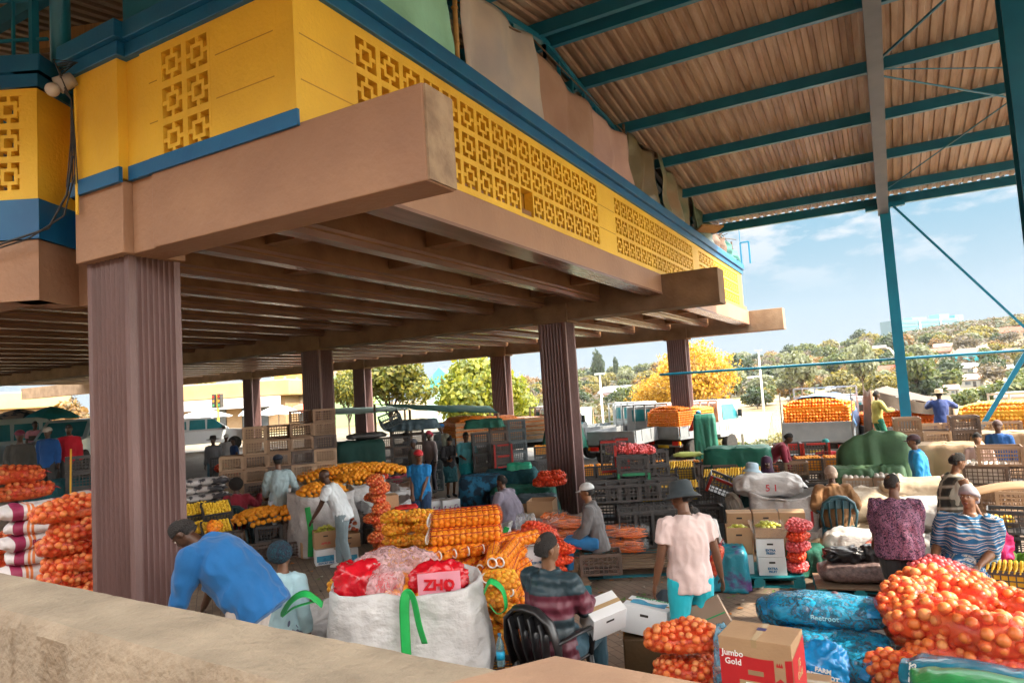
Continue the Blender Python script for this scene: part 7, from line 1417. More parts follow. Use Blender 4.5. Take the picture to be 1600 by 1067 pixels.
crates(1408, 770, 14.4, 0, 3, 5, FACE-26, 'brown crate in the stacks right of the olive tarpaulin', 'brown crates right of the olive tarpaulin', ['brown', 'tan', 'dark'], counts=[6, 5, 6], ny=2)
crates(1440, 740, 16.2, 0, 6, 4, FACE-28, 'brown crate below the man in the straw hat', 'brown crates below the straw hat', ['tan', 'brown'], counts=[5, 5, 5, 5, 4, 5])
M_tt = mat('tan_tarp', (.42, .30, .19), (.33, .23, .14), 2.5, .8, .5, 8)
p = at(1482, 750, 13.6); tarp((p[0], p[1], 0), fc(p)-2, 'tan tarpaulin hanging in folds over goods behind the blue work suit', 1.25, .8, 1.30, M_tt, seed=47, folds=.05, drop=1.15, flare=.06)
p = at(1580, 720, 13.8); tarp((p[0], p[1], 0), fc(p)-2, 'beige cover over the pile at the right edge', 1.2, .8, 1.42, M_tt, seed=49, folds=.04, drop=.7, flare=.05)
# crates on the far right
for (u, v, D, z, c_, sz, f_, lb) in ((1564, 735, 10.8, 1.22, 'brown', 'wide', None, 'large brown crate on top of the right-hand stack'), (1545, 770, 10.9, .92, 'dark', 'wide', 'white', 'dark crate under the top right-hand crate'), (1582, 770, 10.9, .92, 'dark', 'wide', None, 'dark crate at the right under the top crate'), (1530, 800, 10.6, .60, 'brown', 'wide', None, 'brown crate behind the wax-print dress'), (1566, 800, 10.7, .62, 'brown', 'wide', None, 'brown crate below the cardboard sheet'), (1530, 830, 10.5, .3, 'brown', 'wide', None, 'lower brown crate behind the wax-print dress'), (1596, 800, 10.2, .62, 'tan', 'wide', None, 'tan crate at the right edge'), (1566, 850, 10.4, .3, 'dark', 'wide', None, 'dark crate in the middle of the right-hand stack'), (1550, 845, 9.3, .42, 'dark', 'wide', 'yellow', 'dark crate of yellow fruit right of the seated woman'), (1550, 870, 9.3, .1, 'black', 'wide', None, 'black crate below the yellow fruit'), (1592, 855, 8.9, .62, 'black', 'wide', None, 'black crate at the right edge above the greens'), (1592, 870, 8.9, .30, 'black', 'wide', None, 'lower black crate at the right edge'), (1585, 925, 7.3, .35, 'black', 'wide', 'banana', 'black crate of bananas at the lower right edge'), (1585, 925, 7.3, .04, 'black', 'wide', None, 'black crate under the bananas at the right edge')):
    p = at(u, v, D); crate((p[0], p[1], z), fc(p)+rnd.uniform(-6, 6), lb, None, c_, sz, fill=f_)
crates(1520, 800, 12.2, 0, 5, 3, FACE-32, 'brown crate in the far right rows', 'brown crates of the far right rows', ['brown', 'tan', 'dark'], size='wide', counts=[2, 3, 3, 3, 3])
p = at(1572, 790, 9.6); o = thing('cardboard_sheet', 'flat cardboard sheet bent over the right-hand crates', 'cardboard', (p[0], p[1], 1.0), fc(p)+8); m = MB(); m.grid(lambda u_, v_: (-.42+.9*u_, -.2+.4*v_, .12*math.sin(u_*2.2)+.04*v_-.02), 10, 3); c = m.build('sheet', M_card, o, smooth=True); c.modifiers.new('s', 'SOLIDIFY').thickness = .008
p = at(1588, 870, 8.3); o = thing('cabbage_leaves', 'bunch of green leaves in a dark bag at the right edge', 'greens', (p[0], p[1], .36)); rr = random.Random(2); m = MB()
for i in range(34): a = rr.uniform(0, 6.28); l_ = rr.uniform(.1, .24); t_ = rr.uniform(.3, 1.3); w_ = .05; e = Vector((math.cos(a)*math.cos(t_), math.sin(a)*math.cos(t_), math.sin(t_)))*l_; s2 = Vector((-math.sin(a), math.cos(a), 0))*w_; m.add([(0, 0, 0), tuple(e*.6+s2), tuple(e+Vector((0, 0, -.02))), tuple(e*.6-s2)], [(0, 1, 2, 3)])
tag(m.build('leaves', leafm('cabbage', (.14, .30, .05)), o), kind='stuff'); p = at(1575, 900, 8.2); loosebag((p[0], p[1], .04), fc(p), 'dark bag holding the bunch of green leaves', (.5, .4, .4), MATS['black_plastic'], 28)
p = at(1553, 895, 7.9); loosebag((p[0]+.08, p[1]+.1, .5), fc(p), 'bright pink cloth beside the seated woman', (.3, .3, .45), mat('pink_cloth', (.72, .02, .16), None, rough=.7, bump=.8, bscale=14), 38); a = g19; loosebag((a[0]-.08, a[1]-.42, .60), fc(a), 'clear white plastic bag on the lap of the wax-print dress', (.32, .24, .12), N_clear, 6)
# ================================================================== VEHICLES
M_wp = mat('white_car_paint', (.36, .38, .39), (.30, .32, .33), 2, .3, coat=.5); M_gp = mat('pale_blue_paint', (.42, .56, .60), (.36, .50, .54), 2, .3, coat=.5); M_glass = mat('vehicle_glass', (.03, .20, .24), (.05, .26, .30), 1.5, .08, coat=.5); M_tyre = mat('tyre_rubber', (.02, .02, .02), (.04, .035, .03), 8, .85); M_rim = mat('rim_metal', (.32, .32, .32), None, rough=.4, metal=.6); M_und = mat('underbody', (.025, .022, .02), (.05, .04, .03), 6, .8); M_lamp = mat('red_lamp', (.55, .02, .01), None, rough=.25); M_lampo = mat('amber_lamp', (.75, .25, .02), None, rough=.25); M_grey = mat('grey_dropside', (.27, .29, .31), (.20, .22, .23), 3, .5, .2, 20); M_yelp = mat('plate_yellow', (.75, .55, .05), None, rough=.4)
def wheel(root, x, y, r=.36, w=.22):
    o = None; m = MB(); m.lathe([(r*.62, -w/2), (r*.94, -w/2), (r, -w*.35), (r, w*.35), (r*.94, w/2), (r*.62, w/2)], 22); m.v = [(x+v[2], y+v[0], r+v[1]) for v in m.v]; t = m.build('wheel', M_tyre, root, smooth=True, angle=40)
    m = MB(); m.lathe([(.001, -w*.3), (r*.3, -w*.34), (r*.5, -w*.25), (r*.63, -w*.42), (r*.63, w*.42), (r*.5, w*.25), (r*.3, w*.34), (.001, w*.3)], 18); m.v = [(x+v[2], y+v[0], r+v[1]) for v in m.v]; m.build('rim', M_rim, t, smooth=True, angle=40)
def car(loc, rotz, label, paint, kind='pickup', cat='pickup'):
    """length along +y (front), x across"""
    o = thing('parked_'+cat, label, cat, loc, rotz); W_ = .86
    if kind == 'van': L_, low, cab = 4.9, [(-2.45, .35), (-2.45, 1.15), (2.15, 1.10), (2.45, .85), (2.5, .35)], [(-2.42, 1.15), (-2.35, 1.95), (-2.2, 2.06), (.9, 2.08), (1.25, 2.0), (2.05, 1.12)]
    elif kind == 'canopy': L_, low, cab = 5.2, [(-2.6, .42), (-2.6, 1.12), (1.35, 1.10), (2.45, 1.0), (2.6, .85), (2.6, .42)], [(-2.55, 1.12), (-2.45, 1.74), (-.6, 1.78), (.45, 1.76), (1.35, 1.12)]
    else: L_, low, cab = 5., [(-2.5, .42), (-2.5, 1.08), (1.35, 1.08), (2.35, .98), (2.5, .82), (2.5, .42)], [(-.75, 1.08), (-.65, 1.70), (-.5, 1.76), (.5, 1.74), (1.35, 1.08)]
    m = MB(); n = len(low)
    rings = [[(s_*W_*k, y, z) for y, z in low] for s_, k in ((-1, .97), (-1, 1), (1, 1), (1, .97))]; rings[0] = [(-W_*.95, y*.995, z) for y, z in low]; rings[3] = [(W_*.95, y*.995, z) for y, z in low]
    m.rings([[(x, y, z) for (x, y, z) in r] for r in rings]); m.build('body', paint, o, bevel=.03)
    m = MB(); m.rings([[(sx*(W_*.97-.16*max(0, z-1.1)), y, z) for y, z in cab] for sx in (-1, 1)]); m.build('cabin', paint, o, bevel=.03)
    def side(ys, z0, z1, slope):
        for sx in (-1, 1):
            m = MB(); f_ = lambda z: sx*(W_*.97-.16*max(0, z-1.1)+.006)
            m.add([(f_(z0), ys[0], z0), (f_(z0), ys[1], z0), (f_(z1), ys[1]-slope, z1), (f_(z1), ys[0]+.04, z1)], [(0, 1, 2, 3) if sx > 0 else (3, 2, 1, 0)]); m.build('side_window', M_glass, o)
    zt_ = cab[2][1]-.10
    def front(y0, z0, y1, z1, nm, dy):
        m = MB(); m.add([(-W_*.82, y0+dy, z0), (W_*.82, y0+dy, z0), (W_*.72, y1+dy, z1), (-W_*.72, y1+dy, z1)], [(0, 1, 2, 3)]); m.build(nm, M_glass, o)
    if kind == 'van':
        for a, b in ((-2.2, -1.2), (-1.1, 0), (.1, .95)): side((a, b), 1.22, 1.85, 0)
        side((1.05, 1.85), 1.22, 1.85, .42); front(2.03, 1.18, 1.33, 1.95, 'windscreen', .02)
    elif kind == 'canopy':
        side((-2.35, -.75), 1.2, 1.62, 0); side((-.62, .15), 1.17, 1.66, 0); side((.22, 1.15), 1.17, 1.66, .55); front(1.30, 1.17, .52, 1.70, 'windscreen', .03)
    else:
        side((-.6, .12), 1.15, 1.62, 0); side((.2, 1.15), 1.15, 1.62, .55); front(1.30, 1.14, .58, 1.66, 'windscreen', .03); front(-.74, 1.15, -.66, 1.62, 'rear_window', -.02)
    m = MB(); m.b2((-W_*.8, L_/2+.01, .62), (W_*.8, L_/2+.04, .80)); m.build('grille', M_und, o)
    for sx in (-1, 1): m = MB(); m.b2((sx*W_*.62, L_/2+.0, .80), (sx*W_*.93, L_/2+.035, .94)); m.build('headlight', mat('lamp_glass', (.7, .7, .7), None, rough=.15), o)
    for sx in (-1, 1): m = MB(); m.b2((sx*(W_+.02), .95, 1.1), (sx*(W_+.2), 1.08, 1.27)); m.build('door_mirror', M_und, o)
    m = MB(); m.b2((-W_*.9, -L_/2-.06, .42), (W_*.9, -L_/2, .58)); m.b2((-W_*.95, L_/2, .38), (W_*.95, L_/2+.07, .58)); m.build('bumper', M_und, o)
    for x in (-W_*.9, W_*.9):
        for y in (-L_*.31, L_*.30): wheel(o, x, y, .35, .22)
    return o
p = at(8, 690, 27); car((p[0], p[1], gh(*p)), fc(p)-78, 'pale blue-grey minibus with a big sloping windscreen parked on the far left', M_gp, 'van', 'minibus')
p = at(118, 690, 25); car((p[0], p[1], gh(*p)+.15), fc(p)-200, 'grey-blue pickup cab seen between the minibus and the front column', M_gp, 'pickup', 'pickup')
p = at(312, 690, 36); car((p[0], p[1], gh(*p)), fc(p)-80, 'white pickup with a canopy parked right of the front column', mat('white_pickup_paint', (.66, .68, .70), None, rough=.3), 'canopy', 'pickup')
def truck(loc, rotz, label, cab_c=None, bed_c=None, L_=3.6, W_=1.9, tail=True, load=None, side_h=.42, cab_h=2.05, rack=False, loadcol=None, lh=.75, tarpm=None, wood=False, s=1.):
    """rear at y=0 facing -y, bed forward to L_, then the cab"""
    o = thing('farm_truck', label, 'truck', loc, rotz); o.scale = (s,)*3; cab_c = cab_c or M_wp; bed_c = bed_c or M_grey; zb_ = .86; w = W_/2
    m = MB(); m.b2((-w*.5, .1, .52), (w*.5, L_+1.5, .74)); m.b2((-w*.9, .12, .5), (w*.9, .2, .6)); m.build('chassis', M_und, o); m = MB(); m.b2((-w, 0, zb_-.1), (w, L_, zb_)); m.build('bed_floor', bed_c, o)
    for sx in (-1, 1):
        m = MB(); m.b2((sx*w, .03, zb_+.002), (sx*(w-.035), L_, zb_+side_h)); [m.b2((sx*(w+.02), y, zb_), (sx*w, y+.06, zb_+side_h)) for y in (.5, 1.3, 2.1, 2.9)]; m.build('dropside', bed_c, o)
    if tail:
        m = MB(); m.b2((-w+.04, -.03, zb_-.06), (w-.04, .0, zb_+side_h)); m.b2((-w+.04, -.045, zb_+side_h-.06), (w-.04, -.03, zb_+side_h)); m.b2((-w+.04, -.045, zb_-.06), (w-.04, -.03, zb_)); m.build('tailgate', bed_c, o)
    m = MB(); m.b2((-w, L_-.08, zb_+side_h), (w, L_-.03, zb_+side_h+.06)); [m.b2((x, L_-.08, zb_), (x+.05, L_-.03, zb_+1.12)) for x in (-w, -w*.5, -.02, w*.45, w-.05)]; m.b2((-w, L_-.08, zb_+1.12), (w, L_-.03, zb_+1.18)); m.build('headboard', cab_c, o)
    y0 = L_+.06; m = MB(); pr = [(y0, .62), (y0, cab_h-.12), (y0+.12, cab_h), (y0+1.05, cab_h-.02), (y0+1.48, 1.28), (y0+1.55, .62)]
    m.rings([[(sx*w*(.93-.07*max(0, z-1.2)), y, z) for y, z in pr] for sx in (-1, 1)]); m.build('cab', cab_c, o, bevel=.04)
    m = MB(); m.b2((-w*.62, y0-.012, 1.38), (w*.62, y0-.002, cab_h-.22)); m.build('rear_window', M_glass, o)
    for sx in (-1, 1):
        m = MB(); f_ = lambda z: sx*(w*(.93-.07*max(0, z-1.2))+.008); m.add([(f_(1.28), y0+.25, 1.28), (f_(1.28), y0+1.28, 1.28), (f_(cab_h-.2), y0+.98, cab_h-.2), (f_(cab_h-.2), y0+.25, cab_h-.2)], [(0, 1, 2, 3) if sx > 0 else (3, 2, 1, 0)]); m.build('side_window', M_glass, o)
        m = MB(); m.b2((sx*(w*.95), y0+1.2, 1.35), (sx*(w*.95+.16), y0+1.26, 1.62)); m.build('door_mirror', M_und, o)
    m = MB(); m.add([(-w*.78, y0+1.475+.012, 1.32), (w*.78, y0+1.475+.012, 1.32), (w*.74, y0+1.08+.012, cab_h-.12), (-w*.74, y0+1.08+.012, cab_h-.12)], [(3, 2, 1, 0)]); m.build('windscreen', M_glass, o)
    for x in (-w*.80, w*.80): wheel(o, x, .85, .36, .26); wheel(o, x, L_+.75, .36, .24)
    for sx in (-1, 1): m = MB(); m.b2((sx*w*.55, -.03, .56), (sx*w*.86, .05, .70)); m.build('tail_light', M_lamp, o); m = MB(); m.b2((sx*w*.88, -.03, .57), (sx*w*.97, .05, .69)); m.build('indicator', M_lampo, o)
    m = MB(); m.b2((-.24, -.01, .46), (.24, .02, .56)); m.build('number_plate', M_yelp, o); m = MB(); m.b2((-w*.93, .02, .50), (w*.93, .06, .58)); m.build('bumper', M_grey, o)
    m = MB(); [m.b2((sx*w*.80-.17, 1.28, .22), (sx*w*.80+.17, 1.30, .62)) for sx in (-1, 1)]; m.build('mudflap', M_und, o)
    if wood:
        for sx in (-1, 1):
            m = MB(); [m.b2((sx*(w+.03), 0, zb_+.02+.17*k), (sx*(w+.055), L_, zb_+.15+.17*k)) for k in range(5)]; m.build('slatted_side', mat('pale_wood', (.42, .24, .12), (.30, .16, .08), 5, .8, mapscale=(1, 1, 6)), o)
    if load:
        zt_ = zb_+lh; m = MB(); rr = random.Random(int(loc[0]*77)); r = .052; st = r*1.72
        for ix in range(int((W_-.16)/st)):
            x = -w+.10+ix*st
            for k in range(int(lh/st)+1): z = zb_+.05+k*st*.95; mx_ = zb_+lh*(1-.16*abs(x/w)**2.5)+.0; 
            for k in range(int((lh+.1)/st)):
                z = zb_+.05+k*st*.98
                if z < zb_+lh*(1-.16*abs(x/w)**3): m.ball((x+rr.uniform(-.01, .01), .08+rr.uniform(-.02, .02)+.20*((z-zb_)/lh)**3, z), r, 8, 6)
            for iy in range(int(min(2.4, L_-.3)/st)): y = .30+iy*st; m.ball((x+rr.uniform(-.012, .012), y, zb_+lh*(1-.16*abs(x/w)**3)+.05*math.sin(y*2.2)+rr.uniform(-.01, .012)), r, 8, 6)
        for iy in range(int(min(2.8, L_-.3)/st)):
            for k in range(int(lh/st)):
                for sx in (-1, 1): m.ball((sx*(w-.10), .12+iy*st, zb_+side_h*.8+k*st*.9), r, 8, 6) if zb_+side_h*.8+k*st*.9 < zb_+lh*.86 else None
        f_ = MB(); f_.b2((-w+.1, .14, zb_), (w-.1, L_-.2, zb_+lh*.86)); m.add(f_.v, f_.f); tag(m.build('load_of_oranges', load, o, smooth=True, angle=60), kind='stuff')
    if tarpm:
        m = MB(); m.grid(lambda u_, v_: ((u_-.5)*(W_+.14), .35+v_*(L_-.4), zb_+(lh+.13)*(1-.75*abs(2*u_-1)**4)+.02+.03*nz3(u_*7, v_*5, 3)), 26, 12); c = m.build('load_cover', tarpm, o, smooth=True); c.modifiers.new('s', 'SOLIDIFY').thickness = .012
        m = MB()
        for q in (-w, w): m.bar((q, .0, zb_), (q+.02, .0, zb_+lh+.32), .035)
        m.bar((-w, L_-.3, zb_+lh+.34), (w, L_-.3, zb_+lh+.34), .05); [m.bar((q, L_-.3, zb_), (q, L_-.3, zb_+lh+.34), .05) for q in (-w, -.3, w)]; m.build('load_frame', M_wp, o)
    return o
p = at(957, 718, 24); truck((*p, gh(*p)), fc(p)-26, 'white flatbed truck with an empty bed and open view of its red tail lamps', side_h=.38, L_=3.2)
p = at(880, 720, 27); truck((*p, gh(*p)), fc(p)-60, 'white truck behind the foreground fluted column with its cab to the right', side_h=.36, L_=3.0)
p = at(1038, 715, 25); truck((*p, gh(*p)), fc(p)-40, 'white truck with an orange load half hidden by the third row column', load=F_lo, side_h=.36, L_=2.4, lh=1.0, W_=1.6)
p = at(1282, 730, 20.3); truck((*p, gh(*p)), fc(p)-6, 'truck heaped with oranges under a blue cover, tailgate facing the market', load=F_lo, side_h=.52, lh=1.12, L_=3.6, W_=1.95, tarpm=mat('sky_blue_tarp', (.10, .22, .42), (.07, .16, .34), 4, .6, .6, 9), bed_c=mat('pale_tailgate', (.36, .40, .43), (.30, .34, .37), 3, .5))
p = at(1425, 730, 20.8); truck((*p, gh(*p)-.15), fc(p)+14, 'fruit truck under a brown tarpaulin canopy with two men on it', load=fruitmat('deep_orange', (.80, .13, .01), (.75, .2, .01)), side_h=.34, lh=.72, L_=3.4, W_=2.2)
p = at(1572, 715, 16.6); truck((*p, gh(*p)-.1), fc(p)-12, 'white truck heaped with yellow oranges at the right edge', load=fruitmat('pale_orange', (.88, .36, .02), (.85, .46, .04)), side_h=.30, lh=1.0, L_=3.4, W_=2.0)
p = at(700, 720, 25.5); truck((*p, gh(*p)), fc(p)-72, 'old truck with slatted wooden sides and oranges under the green shade net', load=F_lo, side_h=.3, lh=.95, L_=4.0, W_=2.0, wood=True)
# canopies
def sheetcloth(name, label, pts, m, cat='canopy', sag=.1, n=12, posts=()):
    a, b, c, d = [Vector(p) for p in pts]; o = thing(name, label, cat, tuple(a)); mb_ = MB()
    mb_.grid(lambda u_, v_: tuple((a*(1-u_)*(1-v_)+b*u_*(1-v_)+c*u_*v_+d*(1-u_)*v_)-a+Vector((0, 0, -sag*math.sin(math.pi*u_)*math.sin(math.pi*min(1, v_+.15))+.04*nz3(u_*6, v_*5, 2)))), n*2, n); c_ = mb_.build('cloth', m, o, smooth=True); c_.modifiers.new('s', 'SOLIDIFY').thickness = .01
    for q in posts: mb_ = MB(); q = Vector(q); mb_.tube([(q.x-a.x, q.y-a.y, gh(q.x, q.y)-a.z), (q.x-a.x, q.y-a.y, q.z-a.z)], .045, 8); mb_.build('pole', mat('pole_wood', (.36, .24, .14), None, rough=.8), o, smooth=True)
    return o
A = W3(1362, 610, 20.5); B_ = W3(1490, 634, 20.5); C2 = W3(1480, 626, 24); D2 = W3(1385, 603, 24)
sheetcloth('tarpaulin_canopy', 'brown tarpaulin canopy propped on poles over the middle fruit truck', (A, B_, C2, D2), mat('brown_canopy', (.08, .056, .038), (.055, .04, .027), 3, .8, .5, 8), posts=(A, B_, C2, D2))
o = thing('canopy_valance', 'brown valance hanging along the front of the tarpaulin canopy', 'canopy', A); m = MB(); Q = Vector(B_)-Vector(A); m.grid(lambda u_, v_: (Q.x*u_, Q.y*u_-.03+.03*math.sin(u_*21), Q.z*u_-.10*math.sin(math.pi*u_)-.42*v_*(1-.3*u_)+.02), 24, 3); m.build('cloth', MATS['brown_canopy'], o, smooth=True)
m = MB(); o = thing('canopy_flap', 'brown flap hanging at the left of the tarpaulin canopy', 'canopy', A); m.grid(lambda u_, v_: (-.25*u_-.1*v_, u_*.5, -1.5*v_+.05*math.sin(u_*9)), 6, 8); m.build('cloth', MATS['brown_canopy'], o, smooth=True).modifiers.new('s', 'SOLIDIFY').thickness = .01
A = W3(655, 640, 23.5); B_ = W3(778, 645, 23); C2 = W3(765, 634, 27); D2 = W3(585, 631, 26)
sheetcloth('shade_canopy', 'dark green shade net stretched over the wooden truck', (A, B_, C2, D2), mat('shade_net', (.01, .16, .12), (.008, .12, .09), 4, .7), sag=.05, posts=(B_, C2, D2))
A = W3(500, 648, 24); B_ = W3(640, 640, 26); C2 = W3(632, 634, 30); D2 = W3(515, 638, 30); sheetcloth('stall_awning', 'pale green awning of a stall behind the second row column', (A, B_, C2, D2), mat('pale_green_cloth', (.25, .38, .33), None, rough=.7), sag=.06, posts=(A, B_, C2, D2))
p = at(882, 690, 24.5); tarp((*p, gh(*p)), fc(p), 'green net draped over goods left of the foreground column', 1.1, .8, 1.9, MATS['green_tarp'], seed=77, folds=.06, drop=1.2, flare=.4); p = at(850, 700, 24); crates(835, 720, 23.5, gh(*p), 3, 3, FACE, 'crate of oranges beneath the green net behind the fluted column', 'crates beneath the green net', 'black', fill='orange')
p = at(1104, 700, 22); tarp((*p, gh(*p)), fc(p), 'green cover on the truck behind the man in the red jacket', .62, .7, 1.75, MATS['green_tarp'], seed=79, folds=.05, drop=1.5, flare=.1)
def umbrella(loc, label, c1, r=1.3, h=2.1):
    o = thing('market_umbrella', label, 'umbrella', loc); m = MB(); n = 16; m.rings([[(r*t*math.cos(2*math.pi*j/n), r*t*math.sin(2*math.pi*j/n), h+.55*(1-t**1.5)-(.06 if t == 1 and j % 2 else 0)) for j in range(n)] for t in (.02, .35, .7, 1)], cap=False); m.build('canopy', c1, o, smooth=False); m = MB(); m.tube([(0, 0, 0), (0, 0, h+.5)], .025, 8); m.build('pole', M_rim, o)
M_umt = mat('teal_umbrella', (.02, .33, .42), None, rough=.6); M_umw = mat('white_umbrella', (.45, .45, .47), (.02, .08, .16), 1.2, .6, contrast=(.5, .52)); M_umw2 = mat('plain_white_umbrella', (.45, .45, .45), None, rough=.6)
for u, v, D, m_, lb, r_ in ((30, 670, 32, M_umw, 'white and navy market umbrella behind the minibus', 1.5), (80, 675, 31, M_umt, 'teal market umbrella between the two vehicles on the left', 1.2), (318, 660, 50, M_umw2, 'white umbrella beyond the white pickup', 2.0), (436, 665, 42, M_umw2, 'white umbrella rising behind the crate tower', 1.35), (472, 668, 44, mat('red_umbrella', (.5, .08, .04), None), 'faded red umbrella right of the white one behind the tower', 1.1), (392, 665, 47, M_umw2, 'small white umbrella left of the crate tower', .8)):
    p = at(u, v, D); umbrella((*p, gh(*p)-(.1 if D < 40 else .45)), lb, m_, r_)
# ================================================================== BACKGROUND BUILDINGS, HILLSIDE
def onhill(u, v, far=560):
    r = ray(u, v); t = 40.
    while t < far:
        if CAM_H+r.z*t <= gh(r.x*t, r.y*t): return (r.x*t, r.y*t, gh(r.x*t, r.y*t))
        t += 2.5
    return (r.x*t, r.y*t, gh(r.x*t, r.y*t))
M_tanf = mat('tan_fascia', (.42, .27, .12), (.36, .23, .10), 1, .7); M_brick = mat('tan_brick', (.34, .22, .12), (.26, .17, .09), 3, .8, mapscale=(1, 1, 6)); M_win = mat('window_glass', (.05, .06, .07), (.12, .13, .14), .8, .2)
def block(u0, u1, D, z0, z1, name, label, wall, depth=10, fas=None, fh=1.2, skew=0, wins=(), roofm=None, over=.6):
    a = at(u0, 640, D); b = at(u1, 640, D+skew); dx, dy = b[0]-a[0], b[1]-a[1]; L_ = math.hypot(dx, dy); rz = math.degrees(math.atan2(dy, dx)); o = thing(name, label, 'building', (a[0], a[1], z0), rz); h = z1-z0
    m = MB(); m.b2((0, 0, -1.5), (L_, depth, h)); m.build('wall', wall, o)
    if fas: m = MB(); m.b2((-over, -over*1.4, h-fh), (L_+over, depth+over, h+.15)); m.build('fascia', fas, o, bevel=.12)
    for x, z, w, hh, mt in wins: m = MB(); m.b2((x, -.06, z), (x+w, .02, z+hh)); f_ = m.build('window', M_und if mt is None else mt, o); m = MB(); m.b2((x+.06, -.075, z+.06), (x+w-.06, -.061, z+hh-.06)); m.build('pane', M_win, f_) if mt is None else None
    return o, L_
M_pk = mat('poster_pink', (.60, .12, .30), (.20, .30, .60), 1.6, .6, contrast=(.46, .54)); M_rd = mat('red_sign', (.60, .05, .03), None, rough=.6); M_mur = mat('mural', (.72, .42, .08), (.10, .32, .34), .9, .7, contrast=(.52, .58))
o, L_ = block(-60, 96, 62, .9, 5.6, 'shop_building', 'tan shop with a deep overhanging fascia and posters on the far left', M_brick, 14, M_tanf, 1.45, 6, ((7.6, .9, 3.2, 1.5, None), (11, 1.4, 1.6, 1.4, M_pk), (12.8, .4, 1.8, 2.4, M_pk)))
m = MB(); m.b2((L_-1.2, -1.1, .6), (L_+.8, -1.05, 2.9)); m.build('red_banner', M_rd, o)
o, L_ = block(250, 446, 62, .7, 5.1, 'shop_building', 'low shop with a cream fascia behind the white pickup', M_brick, 14, M_tanf, 1.3, 0, ((4, .3, 2, 2, None), (7.4, .3, 2.4, 2.0, None)), over=.8)
m = MB(); m.b2((1, -1.6, 2.2), (L_, -1.2, 3.1)); m.build('white_awning', M_umw2, o)
o, L_ = block(425, 560, 66, .7, 6.0, 'warehouse', 'beige warehouse with a colourful mural panel behind the crate tower', mat('beige_cladding', (.36, .27, .19), (.30, .22, .15), 2, .8), 16, None, 0, 0, ((.6, .3, 3.2, 1.5, None),)); m = MB(); m.b2((.1, -.12, 3.1), (3.4, -.02, 5.3)); m.build('mural_panel', M_mur, o)
text('painted_lettering', 'FRUIT & VEG', .6, M_brick, o, (1.75, -.14, 4.2), (R(90), 0, 0))
o, L_ = block(515, 570, 60, .6, 5.2, 'green_house', 'pale green building behind the second row column', mat('pale_green_wall', (.22, .34, .16), None, rough=.8), 12)
o, L_ = block(668, 712, 56, .2, 3.6, 'gabled_house', 'small mint house with a green gable between the two leafy trees', mat('mint_wall', (.40, .55, .50), None, rough=.8), 8)
m = MB(); m.add([(-.4, -.3, 3.3), (L_+.4, -.3, 3.3), (L_/2, -.3, 5.0), (-.4, 8.2, 3.3), (L_+.4, 8.2, 3.3), (L_/2, 8.2, 5.0)], [(0, 1, 2), (5, 4, 3), (0, 2, 5, 3), (1, 4, 5, 2), (0, 3, 4, 1)]); m.build('roof', mat('green_roof', (.06, .32, .26), None, rough=.6), o); text('painted_sign', 'BR', .9, mat('pink_sign', (.7, .3, .25), None), o, (L_*.55, -.1, 1.6), (R(90), 0, 0))
# sheds below the car park
def shed(pts, name, label, m, cat='shed'):
    a, b, c, d = [Vector(p) for p in pts]; o = thing(name, label, cat, tuple(a)); mb_ = MB(); n = 60
    mb_.grid(lambda u_, v_: tuple((a*(1-u_)+b*u_)*(1-v_)+(d*(1-u_)+c*u_)*v_-a+Vector((0, 0, .05*(int(u_*n+.5) % 2)))), n, 1); mb_.build('roof', m, o); w = MB(); w.add([Vector(p)-a for p in (a, b, b-Vector((0, 0, 3)), a-Vector((0, 0, 3)), d, c, c-Vector((0, 0, 6)), d-Vector((0, 0, 6)))], [(0, 3, 2, 1), (1, 2, 6, 5), (0, 4, 7, 3), (4, 5, 6, 7)]); w.v = [(v[0]*.99+.05, v[1]+.1, v[2]-.08) for v in w.v]; w.build('wall', M_brick, o); return o
M_rs = mat('rust_streaked_roof', (.33, .29, .25), (.20, .10, .055), 1.0, .6, mapscale=(1.2, .08, .3), contrast=(.50, .62), detail=5); M_gr = mat('pale_green_roof', (.27, .33, .21), (.21, .27, .17), 1.2, .7, mapscale=(1, .2, 1))
shed((W3(1040, 716, 44), W3(1196, 703, 44), W3(1206, 644, 66), W3(1035, 648, 66)), 'long_shed', 'long shed with a white corrugated roof streaked with rust', M_rs); shed((W3(790, 700, 42), W3(925, 690, 42), W3(925, 636, 64), W3(790, 640, 64)), 'green_roofed_shed', 'shed with a pale green corrugated roof left of the parked trucks', M_gr)
